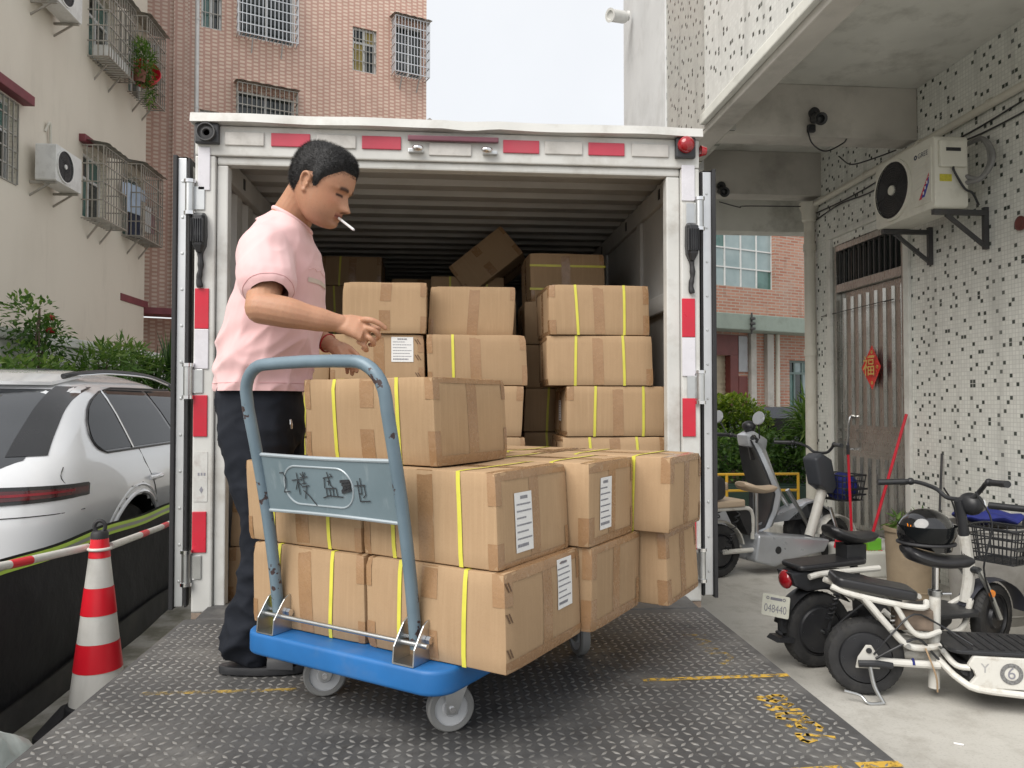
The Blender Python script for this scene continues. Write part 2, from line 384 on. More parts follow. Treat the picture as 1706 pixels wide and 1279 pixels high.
# ---------------------------------------------------------------- mesh builder
class MB:
    def __init__(s): s.v = []; s.f = []
    def add(s, vs, fs, M=None):
        k = len(s.v)
        if M is not None: vs = [M @ Vector(p) for p in vs]
        s.v += [tuple(p) for p in vs]; s.f += [tuple(i + k for i in f) for f in fs]
        return s
    def box(s, c, d, rot=None, M=None):
        x, y, z = d[0] / 2, d[1] / 2, d[2] / 2
        vs = [Vector(p) for p in ((-x, -y, -z), (x, -y, -z), (x, y, -z), (-x, y, -z), (-x, -y, z), (x, -y, z), (x, y, z), (-x, y, z))]
        if rot is not None:
            r = Euler(rot).to_matrix(); vs = [r @ p for p in vs]
        vs = [p + Vector(c) for p in vs]
        return s.add(vs, [(3, 2, 1, 0), (4, 5, 6, 7), (0, 1, 5, 4), (1, 2, 6, 5), (2, 3, 7, 6), (3, 0, 4, 7)], M)
    def b2(s, a, b, M=None):
        return s.box([(a[i] + b[i]) / 2 for i in range(3)], [abs(b[i] - a[i]) for i in range(3)], None, M)
    def bar(s, a, b, w, h=None, up=(0, 0, 1)):
        """square bar from a to b"""
        a, b = Vector(a), Vector(b); d = (b - a); L = d.length; d.normalize()
        u = Vector(up)
        if abs(d.dot(u)) > .98: u = Vector((1, 0, 0))
        r = d.cross(u).normalized(); u = r.cross(d); h = h or w
        vs = []
        for p in (a, b):
            for i, j in ((-1, -1), (1, -1), (1, 1), (-1, 1)): vs.append(p + r * i * w / 2 + u * j * h / 2)
        return s.add(vs, [(3, 2, 1, 0), (4, 5, 6, 7), (0, 1, 5, 4), (1, 2, 6, 5), (2, 3, 7, 6), (3, 0, 4, 7)])
    def tube(s, pts, r, n=10, cap=True, closed=False):
        pts = [Vector(p) for p in pts]
        rs = r if isinstance(r, (list, tuple)) else [r] * len(pts)
        k0 = len(s.v); m = len(pts); t_prev = None; u = None
        for i, p in enumerate(pts):
            if closed: t = pts[(i + 1) % m] - pts[i - 1]
            else: t = pts[min(i + 1, m - 1)] - pts[max(i - 1, 0)]
            t.normalize()
            if u is None:
                u = t.orthogonal().normalized()
            else:
                u = t_prev.rotation_difference(t) @ u
                u = (u - t * u.dot(t)).normalized()
            w = t.cross(u); t_prev = t
            for j in range(n):
                a = 2 * PI * j / n
                s.v.append(tuple(p + (u * math.cos(a) + w * math.sin(a)) * rs[i]))
        for i in range(m if closed else m - 1):
            i2 = (i + 1) % m
            for j in range(n):
                j2 = (j + 1) % n
                s.f.append((k0 + i * n + j, k0 + i * n + j2, k0 + i2 * n + j2, k0 + i2 * n + j))
        if cap and not closed:
            s.f.append(tuple(k0 + j for j in range(n))[::-1]); s.f.append(tuple(k0 + (m - 1) * n + j for j in range(n)))
        return s
    def cyl(s, a, b, r, n=16, r2=None):
        return s.tube([a, b], [r, r if r2 is None else r2], n)
    def lathe(s, prof, c=(0, 0, 0), n=32, axis='z', M=None, cap=False):
        vs = []; fs = []; m = len(prof)
        for r, h in prof:
            for j in range(n):
                a = 2 * PI * j / n; x, y = r * math.cos(a), r * math.sin(a)
                p = {'z': (x, y, h), 'y': (x, h, -y), 'x': (h, x, y)}[axis]
                vs.append(Vector(p) + Vector(c))
        for i in range(m - 1):
            for j in range(n):
                j2 = (j + 1) % n; fs.append((i * n + j, i * n + j2, (i + 1) * n + j2, (i + 1) * n + j))
        if cap and prof[0][0] > 1e-5: fs.append(tuple(range(n))[::-1])
        if cap and prof[-1][0] > 1e-5: fs.append(tuple((m - 1) * n + j for j in range(n)))
        return s.add(vs, fs, M)
    def prism(s, poly, a, b, plane='xz', M=None):
        """extrude a 2D outline between a and b along the remaining axis"""
        n = len(poly)
        def P(p, t): return {'xz': (p[0], t, p[1]), 'xy': (p[0], p[1], t), 'yz': (t, p[0], p[1])}[plane]
        vs = [P(p, a) for p in poly] + [P(p, b) for p in poly]
        fs = [tuple(range(n)), tuple(range(2 * n - 1, n - 1, -1))]
        for i in range(n):
            j = (i + 1) % n; fs.append((j, i, n + i, n + j))
        return s.add(vs, fs, M)
    def loft(s, rings, cap=True):
        k = len(s.v); n = len(rings[0])
        for r in rings: s.v += [tuple(p) for p in r]
        for i in range(len(rings) - 1):
            for j in range(n):
                j2 = (j + 1) % n; s.f.append((k + i * n + j, k + i * n + j2, k + (i + 1) * n + j2, k + (i + 1) * n + j))
        if cap:
            s.f.append(tuple(k + j for j in range(n))[::-1]); s.f.append(tuple(k + (len(rings) - 1) * n + j for j in range(n)))
        return s
    def ell(s, c, r, n=16, m=10, M=None):
        vs = []; fs = []
        for i in range(m + 1):
            t = PI * i / m
            for j in range(n):
                a = 2 * PI * j / n
                vs.append(Vector((c[0] + r[0] * math.sin(t) * math.cos(a), c[1] + r[1] * math.sin(t) * math.sin(a), c[2] - r[2] * math.cos(t))))
        for i in range(m):
            for j in range(n):
                j2 = (j + 1) % n; fs.append((i * n + j, i * n + j2, (i + 1) * n + j2, (i + 1) * n + j))
        return s.add(vs, fs, M)
    def mesh(s, name, bevel=0, seg=2, smooth=False, ang=35):
        me = bpy.data.meshes.new(name)
        bm = bmesh.new()
        vv = [bm.verts.new(p) for p in s.v]
        for f in s.f:
            try: bm.faces.new([vv[i] for i in f])
            except ValueError: pass
        bmesh.ops.remove_doubles(bm, verts=bm.verts, dist=1e-6)
        bmesh.ops.recalc_face_normals(bm, faces=bm.faces)
        if bevel:
            es = [e for e in bm.edges if len(e.link_faces) == 2 and e.calc_face_angle(0) > R(25)]
            bmesh.ops.bevel(bm, geom=es, offset=bevel, segments=seg, profile=.6, affect='EDGES', clamp_overlap=True)
        for f in bm.faces: f.smooth = bool(smooth)
        if smooth:
            for e in bm.edges:
                if len(e.link_faces) == 2 and e.calc_face_angle(0) > R(ang): e.smooth = False
        bm.to_mesh(me); bm.free()
        return me
    def build(s, name, m, parent=None, bevel=0, seg=2, smooth=False, ang=35, **k):
        o = bpy.data.objects.new(name, s.mesh(name, bevel, seg, smooth, ang))
        o.data.materials.append(m)
        COL.objects.link(o); o.parent = parent
        tag(o, **k)
        return o
def tag(o, label=None, cat=None, group=None, kind=None):
    if label: o['label'] = label
    if cat: o['category'] = cat
    if group: o['group'] = group
    if kind: o['kind'] = kind
    return o
def empty(name, loc=(0, 0, 0), rz=0, **k):
    o = bpy.data.objects.new(name, None); COL.objects.link(o)
    o.empty_display_size = .1
    o.location = loc; o.rotation_euler = (0, 0, rz)
    return tag(o, **k)
def link_mesh(name, me, m, parent=None, **k):
    o = bpy.data.objects.new(name, me); COL.objects.link(o); o.parent = parent
    if m and not me.materials: me.materials.append(m)
    return tag(o, **k)
def copy_tree(o, parent=None):
    c = o.copy(); COL.objects.link(c); c.parent = parent
    for ch in [x for x in bpy.data.objects if x.parent == o]: copy_tree(ch, c)
    return c
def arc(c, r, a0, a1, n, plane='xz', t=0):
    out = []
    for i in range(n + 1):
        a = R(a0 + (a1 - a0) * i / n); p, q = c[0] + r * math.cos(a), c[1] + r * math.sin(a)
        out.append({'xz': (p, t, q), 'xy': (p, q, t), 'yz': (t, p, q)}[plane])
    return out
def rrect(x0, y0, x1, y1, r, n=5):
    out = []
    for cx, cy, a in ((x1 - r, y1 - r, 0), (x0 + r, y1 - r, 90), (x0 + r, y0 + r, 180), (x1 - r, y0 + r, 270)):
        for i in range(n + 1):
            t = R(a + 90 * i / n); out.append((cx + r * math.cos(t), cy + r * math.sin(t)))
    return out
def spline(pts, n=6):
    """Catmull-Rom through the points"""
    P = [Vector(p) for p in pts]; P = [2 * P[0] - P[1]] + P + [2 * P[-1] - P[-2]]
    out = []
    for i in range(1, len(P) - 2):
        for j in range(n):
            t = j / n; a, b, c, d = P[i - 1:i + 3]
            out.append(.5 * ((2 * b) + (-a + c) * t + (2 * a - 5 * b + 4 * c - d) * t * t + (-a + 3 * b - 3 * c + d) * t ** 3))
    out.append(P[-2]); return out
def strokes(name, lines, w, m, parent, place, thick=.0006):
    """pen or paint strokes: flat ribbons laid by place(u, v) -> point, with normal offset inside place"""
    b = MB()
    for ln in lines:
        for (u0, v0), (u1, v1) in zip(ln[:-1], ln[1:]):
            dx, dy = u1 - u0, v1 - v0; L = math.hypot(dx, dy) or 1; nx, ny = -dy / L * w / 2, dx / L * w / 2; ex, ey = dx / L * w * .3, dy / L * w * .3
            q = [(u0 - ex + nx, v0 - ey + ny), (u0 - ex - nx, v0 - ey - ny), (u1 + ex - nx, v1 + ey - ny), (u1 + ex + nx, v1 + ey + ny)]
            b.add([place(*p) for p in q], [(0, 1, 2, 3)])
    return b.build(name, m, parent)
def text_mesh(s, size, name='lettering'):
    cu = bpy.data.curves.new('t', 'FONT'); cu.body = s; cu.size = size; cu.align_x = 'CENTER'; cu.align_y = 'CENTER'
    ob = bpy.data.objects.new('t', cu); COL.objects.link(ob)
    me = bpy.data.meshes.new_from_object(ob.evaluated_get(bpy.context.evaluated_depsgraph_get()))
    bpy.data.objects.remove(ob); bpy.data.curves.remove(cu)
    me.name = name
    return me
def lettering(s, size, m, parent, M, name='lettering', bold=0):
    me = text_mesh(s, size, name); me.transform(M); me.materials.clear(); me.materials.append(m)
    return link_mesh(name, me, None, parent)
def leaves(n, pt, size, lv=None, droop=.3, seed=1, aspect=.5, up=.5):
    """n leaf quads (folded along the midrib); pt(rng) -> (position, outward vector)"""
    rng = random.Random(seed)
    vs, fs, val = [], [], []
    for i in range(n):
        p, o = pt(rng)
        d = (Vector(o).normalized() * .8 + Vector((rng.gauss(0, .6), rng.gauss(0, .6), rng.gauss(0, .5) + up * .3))).normalized()
        d.z -= droop * rng.random(); d.normalize()
        s = size * rng.uniform(.6, 1.3)
        r = d.cross(Vector((rng.gauss(0, .4), rng.gauss(0, .4), 1))).normalized(); u = r.cross(d).normalized()
        p = Vector(p); k = len(vs); w = s * aspect * .5
        vs += [p, p + d * s * .45 + r * w + u * w * .35, p + d * s, p + d * s * .45 - r * w + u * w * .35]
        fs += [(k, k + 1, k + 2), (k, k + 2, k + 3)]
        v = rng.random() if lv is None else max(0, min(1, lv(p, rng)))
        val += [v] * 4
    return vs, fs, val
def leaf_obj(name, data, m, parent=None, **k):
    vs, fs, val = data
    me = bpy.data.meshes.new(name); me.from_pydata([tuple(p) for p in vs], [], fs)
    a = me.attributes.new('leafv', 'FLOAT', 'POINT'); a.data.foreach_set('value', val)
    return link_mesh(name, me, m, parent, **k)
# ================================================================ SETTING
GR = MB(); GR.b2((-90, -60, -.3), (90, 140, 0)); GR.build('ground', ground_m, kind='structure')

def facade(b, x0, x1, z0, z1, holes, depth, y=0.0, swap=False):
    """a wall sheet in the local xz plane facing -y with real openings and their reveals"""
    xs = sorted({x0, x1, *[h[0] for h in holes], *[h[1] for h in holes]})
    zs = sorted({z0, z1, *[h[2] for h in holes], *[h[3] for h in holes]})
    xs = [x for x in xs if x0 <= x <= x1]; zs = [z for z in zs if z0 <= z <= z1]
    P = (lambda x, yy, z: (yy, x, z)) if swap else (lambda x, yy, z: (x, yy, z))
    for a, c in zip(xs[:-1], xs[1:]):
        for e, f in zip(zs[:-1], zs[1:]):
            mx, mz = (a + c) / 2, (e + f) / 2
            if any(h[0] < mx < h[1] and h[2] < mz < h[3] for h in holes): continue
            b.add([P(a, y, e), P(c, y, e), P(c, y, f), P(a, y, f)], [(0, 1, 2, 3)])
    for h in holes:
        a, c, e, f = h; d = y + depth
        for q in ([(a, y, e), (a, d, e), (a, d, f), (a, y, f)], [(c, y, e), (c, d, e), (c, d, f), (c, y, f)], [(a, y, f), (c, y, f), (c, d, f), (a, d, f)], [(a, y, e), (c, y, e), (c, d, e), (a, d, e)]):
            b.add([P(*p) for p in q], [(0, 1, 2, 3)])

def window(parent, a, c, e, f, y, glass, frame_m, nx=2, nz=1, fw=.05, grille=None, gm=None, gx=.11, gz=.3, gy=-.03, sill=False, trans=None):
    """window in a hole: frame, panes (each a mesh), optional security grille"""
    w = empty('window'); w.parent = parent; w.location = (0, 0, 0)
    b = MB()
    b.b2((a, y - .03, e), (a + fw, y + .03, f)); b.b2((c - fw, y - .03, e), (c, y + .03, f))
    b.b2((a + fw, y - .03, e), (c - fw, y + .03, e + fw)); b.b2((a + fw, y - .03, f - fw), (c - fw, y + .03, f))
    for i in range(1, nx):
        x = a + (c - a) * i / nx; b.b2((x - fw / 2, y - .025, e + fw), (x + fw / 2, y + .025, f - fw))
    zt = []
    for i in range(1, nz):
        z = e + (f - e) * i / nz if not trans else trans; zt.append(z); b.b2((a + fw, y - .027, z - fw / 2), (c - fw, y + .027, z + fw / 2))
    b.build('frame', frame_m, w)
    zz = [e + fw * .6] + zt + [f - fw * .6]
    for i in range(nx):
        for j in range(len(zz) - 1):
            x0 = a + fw * .6 + (c - a - fw * 1.2) * i / nx; x1 = a + fw * .6 + (c - a - fw * 1.2) * (i + 1) / nx
            gl = glass[(i + j) % len(glass)] if isinstance(glass, list) else glass
            p = MB(); p.b2((x0, y + .002, zz[j]), (x1, y + .012, zz[j + 1])); p.build('pane', gl, w)
    if grille:
        b = MB(); n = max(2, int((c - a) / gx)); k = max(1, int(round((f - e) / gz)))
        for i in range(n + 1):
            x = a + (c - a) * i / n; b.bar((x, gy, e), (x, gy, f), .016)
        for i in range(k + 1):
            z = e + (f - e) * i / k; b.bar((a, gy + .012, z), (c, gy + .012, z), .02)
        b.build('grille', gm or galv_bar, w)
    if sill:
        b = MB(); b.b2((a - .04, -.05, e - .06), (c + .04, .1, e - .003)); b.build('sill', white_conc, w, bevel=.006)
    return w

def cage(parent, a, c, e, f, out, m, roof=True, gx=.1, gz=.28, name='window_cage', diag=False, tray=True):
    """protruding burglar cage in the local frame (wall plane y = 0, outward = -y)"""
    w = empty(name); w.parent = parent
    b = MB(); t = .016
    n = max(3, int(round((c - a) / gx))); k = max(2, int(round((f - e) / gz))); q = max(2, int(round(out / gx)))
    for i in range(n + 1):
        x = a + (c - a) * i / n; b.bar((x, -out, e), (x, -out, f), t); 
    for i in range(k + 1):
        z = e + (f - e) * i / k; b.bar((a, -out, z), (c, -out, z), t * 1.3)
        for x in (a, c): b.bar((x, -out, z), (x, 0, z), t * 1.2)
    for x in (a, c):
        for i in range(1, q): b.bar((x, -out * i / q, e), (x, -out * i / q, f), t)
    b.build('bars', m, w)
    b = MB()
    for i in range(n + 1):
        x = a + (c - a) * i / n; b.bar((x, -out, e + .002), (x, 0, e + .002), t)
    for i in range(2): b.bar((a + (c - a) * (.25 + .5 * i), -out * .6, e - .01), (a + (c - a) * (.25 + .5 * i), .02, e - .32), .025)
    b.build('floor_bars', m, w)
    if roof:
        b = MB(); k0 = 10
        for i in range(k0):     # corrugated rain sheet
            x0 = a - .05 + (c - a + .1) * i / k0; x1 = a - .05 + (c - a + .1) * (i + 1) / k0
            h = .015 if i % 2 else 0
            b.add([(x0, -out - .08, f + .03 + h), (x1, -out - .08, f + .03 + .015 - h), (x1, .0, f + .1 + .015 - h), (x0, .0, f + .1 + h)], [(0, 1, 2, 3)])
        r = b.build('rain_sheet', maroon if roof == 'maroon' else galv_bar, w)
    return w

# ---------------------------------------------------------------- cream tiled building on the left
LB = empty('tiled_building', (-6.2, 11.0, 0), PI / 2, label='cream tiled residential block with protruding window cages at the left', cat='building')
# local frame: x runs along world +Y from Y = 11, outward is world +X = local -y
lx = lambda Y: Y - 11.0
H = [(lx(10.2), lx(11.45), 4.55, 5.72), (lx(13.45), lx(14.35), 4.6, 5.75), (lx(15.05), lx(16.05), 4.65, 5.9), (lx(13.6), lx(14.6), 7.45, 8.7), (lx(15.25), lx(16.1), 7.5, 8.8), (lx(10.2), lx(11.4), 7.5, 8.7)]
b = MB(); facade(b, lx(2), lx(16.12), 2.5, 15, [h for h in H], .18)
b.b2((lx(2), .001, 2.4), (lx(16.12), 8, 15.0)) if False else None
b.build('wall', cream_tile, LB)
b = MB(); b.b2((lx(2), 7, 0), (lx(16.1), 7.2, 15)); b.b2((lx(16.125), .0, 3.4), (lx(16.14), 7, 15)); b.b2((lx(2), 0.2, 14.9), (lx(16.1), 7, 15.05)); b.build('rear_wall', cream_tile, LB)
b = MB(); facade(b, lx(2), lx(15.0), 0, 2.5, [], .1, y=.003); b.build('plinth_wall', cream_tile, LB)
b = MB(); b.b2((lx(15.0), -.02, 3.36), (lx(16.3), 2.5, 3.5)); b.build('soffit_trim', maroon, LB, bevel=.01)
for h in H:
    window(LB, *h, .14, [green_glass, dark_glass], window_frame_m, nx=2, nz=2, fw=.05, trans=h[3] - .42)
b = MB(); a, c, e, f = H[0]
n = 10
for i in range(n + 1): b.bar((a + (c - a) * i / n, -.02, e), (a + (c - a) * i / n, -.02, f), .018)
for i in range(6): b.bar((a, -.005, e + (f - e) * i / 5), (c, -.005, e + (f - e) * i / 5), .02)
b.build('window_grille', galv_bar, LB)
b = MB(); b.b2((lx(9.8), -.16, 5.76), (lx(11.62), .01, 5.9)); b.build('window_hood', maroon, LB, bevel=.01)
b = MB(); b.b2((lx(13.3), -.1, 5.83), (lx(13.62), .01, 5.96)); b.build('window_hood', maroon, LB, bevel=.01)
cage(LB, lx(13.4), lx(14.35), 4.55, 5.8, .36, galv_bar)
cage(LB, lx(15.0), lx(16.1), 4.6, 5.98, .36, galv_bar)
cage(LB, lx(13.55), lx(14.65), 7.4, 8.75, .36, galv_bar)
cage(LB, lx(15.2), lx(16.15), 7.45, 8.95, .36, galv_bar)

# ---------------------------------------------------------------- pink tiled building behind
PB = empty('pink_tiled_building', (-5.625, 17.463, 0), R(22.6), label='pink patterned tile apartment block rising behind the truck roof', cat='building')
PH = [(.08, .52, 9.9, 11.0), (.88, 2.15, 9.88, 11.3), (.86, 2.15, 7.3, 8.62), (.07, .48, 7.2, 8.02), (3.56, 4.17, 9.62, 10.72), (4.66, 5.4, 9.72, 11.05), (.9, 2.1, 4.4, 5.8), (3.3, 4.6, 6.2, 7.4), (3.3, 4.6, 3.5, 4.6)]
b = MB(); facade(b, .0, 5.5, 0, 15, PH, .16); b.build('wall', pink_tile, PB)
b = MB(); b.b2((5.49, .002, 0), (5.502, 7, 15)); b.b2((0.2, 6.9, 0), (5.48, 7, 15)); b.b2((0, .2, 14.9), (5.48, 6.8, 15)); b.build('side_wall', pink_tile, PB)
for i, h in enumerate(PH):
    gl = [[green_glass, dark_glass], dark_glass, dark_glass, [dark_glass, green_glass], [curtain_m, curtain_m], dark_glass][min(i, 5)]
    if i == 4: window(PB, *h, .1, [curtain_m, dark_glass], window_frame_m, nx=2, nz=2, trans=h[3] - .36, grille=True, gx=.085, gz=.3, gy=.03)
    else: window(PB, *h, .1, gl, window_frame_m, nx=2, nz=1, grille=i in (0, 3), gx=.085, gz=.33, gy=.02)
cage(PB, .84, 2.18, 9.84, 11.4, .3, alu, roof=False, gx=.09, gz=.21)
cage(PB, .84, 2.18, 7.2, 8.68, .3, galv_bar, gx=.1, gz=.24)
cage(PB, 4.55, 5.46, 9.68, 11.08, .34, alu, gx=.085, gz=.24)
b = MB(); b.tube([(-.01, -.06, 0), (-.01, -.06, 15)], .055, 14)
for z in range(1, 15): b.cyl((-.01, -.06, z), (-.01, -.06, z + .06), .064, 14)
b.build('downpipe', window_frame_m, PB, smooth=True)
# darker recessed wing between the two blocks
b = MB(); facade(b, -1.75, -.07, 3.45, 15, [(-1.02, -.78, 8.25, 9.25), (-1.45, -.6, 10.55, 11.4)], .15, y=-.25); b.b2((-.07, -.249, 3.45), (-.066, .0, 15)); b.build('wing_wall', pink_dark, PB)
window(PB, -1.02, -.78, 8.25, 9.25, -.15, dark_glass, window_frame_m, nx=1, grille=True, gx=.09, gz=.3, gy=-.24)
window(PB, -1.45, -.6, 10.55, 11.4, -.15, dark_glass, window_frame_m, nx=2, grille=True, gx=.09, gz=.3, gy=-.24)
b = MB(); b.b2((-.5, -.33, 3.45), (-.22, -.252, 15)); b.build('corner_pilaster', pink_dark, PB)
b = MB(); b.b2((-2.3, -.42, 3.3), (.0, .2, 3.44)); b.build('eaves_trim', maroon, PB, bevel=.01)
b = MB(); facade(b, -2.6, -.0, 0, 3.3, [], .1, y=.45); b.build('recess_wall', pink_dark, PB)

# things hung in and on the cages
rngp = random.Random(3)
def blob_pt(c, r, shell=.55):
    def f(rng):
        while True:
            p = Vector((rng.uniform(-1, 1), rng.uniform(-1, 1), rng.uniform(-1, 1)))
            if shell < p.length < 1: break
        return (c[0] + p.x * r[0], c[1] + p.y * r[1], c[2] + p.z * r[2]), p
    return f
pl = empty('balcony_plant', (-5.78, 14.6, 7.42), label='bright green trailing plant growing through the upper window cage', cat='plant')
leaf_obj('foliage', leaves(700, blob_pt((.04, .15, .42), (.2, .3, .42), 0), .11, seed=11, aspect=.3), leaf_fresh, pl)
leaf_obj('trailing_leaves', leaves(160, blob_pt((.1, .35, -.05), (.08, .16, .32), 0), .09, seed=12, aspect=.4), leaf_green, pl)
b = MB(); b.lathe([(.09, 0), (.12, .2), (.125, .22), (.1, .22), (.1, .18), (.0, .17)], (0, .1, .01), 16); b.build('pot', terracotta, pl, smooth=True)
b = MB(); b.b2((-6.15, 13.6, 7.43), (-5.87, 14.5, 7.63)); tr = b.build('planter_box', white_casing, bevel=.02, label='white planter box on the sill of the upper near window cage', cat='planter')
b = MB(); b.lathe([(.0, 0), (.2, 0), (.25, .1), (.27, .3), (.25, .32), (.24, .3), (.22, .1), (0, .05)], (0, 0, 0), 20, M=Matrix.Translation((-6.02, 15.42, 7.78)) @ Euler((R(70), 0, R(40))).to_matrix().to_4x4()); b.build('washbasin', red_plastic, smooth=True, label='red plastic basin leaning in the upper far window cage', cat='basin')
def garment(name, loc, rz, w, h, m, label, sleeves=True, legs=False):
    b = MB(); n = 8
    o = empty(name, loc, rz, label=label, cat='laundry', group='laundry hanging in the window cages')
    def panel(x0, x1, z0, z1, seed):
        rg = random.Random(seed)
        rings = []
        for i in range(n + 1):
            z = z0 + (z1 - z0) * i / n
            ring = []
            for j in range(14):
                a = 2 * PI * j / 14
                ring.append(((x0 + x1) / 2 + math.cos(a) * (x1 - x0) / 2, math.sin(a) * (.022 + .012 * math.sin(5 * a + i)), z))
            rings.append(ring)
        b.loft(rings)
    if legs:
        panel(-w / 2, w / 2, -h * .25, 0, 1); panel(-w / 2, -.01, -h, -h * .24, 2); panel(.01, w / 2, -h, -h * .24, 3)
    else: panel(-w / 2, w / 2, -h, 0, 1)
    if sleeves:
        panel(-w * .85, -w * .45, -h * .45, -.03, 4); panel(w * .45, w * .85, -h * .45, -.03, 5)
    b.build('cloth', m, o, smooth=True)
    b = MB(); b.tube([(-w * .3, 0, .0), (0, 0, .06), (w * .3, 0, .0)], .006, 6); b.tube([(0, 0, .05), (0, 0, .1), (.02, 0, .12)], .004, 6); b.build('hanger', dark_steel, o)
cl_pale = mat('pale blue cloth', (.42, .5, .62), .85, var=.08); cl_dark = mat('navy cloth', (.03, .035, .06), .85, var=.2); cl_white = mat('white cloth', (.65, .66, .68), .85, var=.06); cl_mar = mat('maroon cloth', (.2, .04, .07), .85, var=.15)
garment('hanging_shirt', (-6.02, 15.12, 5.6), R(75), .42, .55, cl_pale, 'pale blue shirt hanging in the lower far window cage')
garment('hanging_trousers', (-6.02, 15.2, 5.05), R(70), .34, .45, cl_dark, 'dark trousers hanging below the pale blue shirt', False, True)
garment('hanging_towel', (-5.95, 15.62, 5.3), R(85), .22, .5, cl_white, 'small white towel hanging right of the pale blue shirt', False)
garment('hanging_jacket', (-5.95, 15.86, 5.25), R(85), .18, .42, cl_mar, 'maroon garment hanging at the far end of the lower cage', False)

# ---------------------------------------------------------------- garden wall and planting on the left
b = MB(); b.b2((-4.9, 3.0, 0), (-4.6, 13.2, 2.08)); gw = b.build('garden_wall', white_conc, bevel=.01, label='weathered white garden wall behind the white car', cat='wall')
b = MB(); b.b2((-4.94, 2.98, 2.083), (-4.56, 13.22, 2.2)); b.build('coping', white_conc, gw, bevel=.015)
def shrub(name, loc, m, clumps, n, size, label, seed, aspect=.5, stems=5, droop=.3, cat='shrub'):
    o = empty(name, loc, label=label, cat=cat)
    rg = random.Random(seed)
    data = ([], [], [])
    for ci, (c, r) in enumerate(clumps):
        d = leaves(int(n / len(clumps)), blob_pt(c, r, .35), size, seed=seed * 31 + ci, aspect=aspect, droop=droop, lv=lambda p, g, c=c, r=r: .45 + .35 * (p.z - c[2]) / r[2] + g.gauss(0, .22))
        k = len(data[0]); data[0].extend(d[0]); data[1].extend([tuple(i + k for i in f) for f in d[1]]); data[2].extend(d[2])
    leaf_obj('foliage', data, m, o)
    b = MB()
    for i in range(stems):
        c, r = clumps[i % len(clumps)]
        b.tube(spline([(rg.uniform(-.08, .08), rg.uniform(-.08, .08), 0), (c[0] * .5 + rg.uniform(-.1, .1), c[1] * .5, c[2] * .5), (c[0] + rg.uniform(-.1, .1), c[1], c[2] + r[2] * .4)], 4), [.022 - .0018 * q for q in range(9)], 6)
    b.build('stem', bark, o, smooth=True)
    return o
rb = shrub('rose_bush', (-4.35, 8.4, 0), leaf_green, [((0, -.05, 2.28), (.22, .4, .3)), ((.0, .3, 2.1), (.2, .35, .25)), ((.1, -.2, 1.75), (.3, .5, .3)), ((.15, .35, 1.6), (.25, .5, .25))], 1500, .075, 'leafy rose bush with a red bloom against the garden wall', 5, stems=8)
b = MB()
for i in range(9):
    a = i * 2.4; r = .012 + .003 * i
    b.ell((math.cos(a) * r * .6, math.sin(a) * r * .6, -.002 * i), (.028, .028, .03), 8, 6)
fl = b.build('flower', rose_m, rb, smooth=True); fl.location = (.0, .34, 2.36)
for q_ in ((.12, .1, 2.2),):
    f2 = fl.copy(); COL.objects.link(f2); f2.location = q_
b = MB(); b.tube([(0, .2, 2.0), (0, .33, 2.35)], .005, 5); b.build('flower_stem', leaf_green, rb)
shrub('garden_shrub', (-4.1, 7.9, 0), leaf_fresh, [((0, 0, 1.52), (.3, .9, .36)), ((.1, .9, 1.42), (.3, .6, .3))], 2200, .09, 'dark green broad-leaved shrub low behind the car roof', 6, aspect=.55)
shrub('bamboo_shrub', (-4.05, 9.75, 0), leaf_fresh, [((0, -.4, 1.75), (.3, .5, .36)), ((0, .2, 1.8), (.3, .5, .4)), ((.1, .6, 1.65), (.3, .4, .4))], 2600, .15, 'light green bamboo-like shrub behind the car roof rail', 8, aspect=.2, droop=.7)
dr = empty('dracaena_plant', (-3.75, 10.7, 0), label='spiky sword-leaved plant beside the truck door', cat='plant')
vs, fs, val = [], [], []
rg = random.Random(4)
for (hx, hy, hz) in ((0, 0, 1.75), (.12, .35, 1.6), (-.1, -.3, 1.45), (.15, .1, 1.25), (0, .5, 1.3)):
    for i in range(75):
        az = rg.uniform(0, 2 * PI); el = R(rg.uniform(-15, 85)); L = rg.uniform(.5, .85)
        d = Vector((math.cos(az) * math.cos(el), math.sin(az) * math.cos(el), math.sin(el)))
        s_ = Vector((-math.sin(az), math.cos(az), 0)); p = Vector((hx, hy, hz)); k = len(vs); v = rg.random()
        for q in range(5):
            t = q / 4; w = .02 * (1 - t ** 2) + .001
            c = p + d * L * t + Vector((0, 0, -.28 * L * t * t * math.cos(el)))
            vs += [c + s_ * w, c - s_ * w]; val += [v, v]
        for q in range(4): fs.append((k + 2 * q, k + 2 * q + 1, k + 2 * q + 3, k + 2 * q + 2))
leaf_obj('foliage', (vs, fs, val), leaf_dark, dr)
b = MB()
for (hx, hy, hz) in ((0, 0, 1.75), (.12, .35, 1.6), (-.1, -.3, 1.45)): b.tube([(hx * .5, hy * .5, 0), (hx, hy, hz)], [.04, .03], 8)
b.build('trunk', bark, dr, smooth=True)

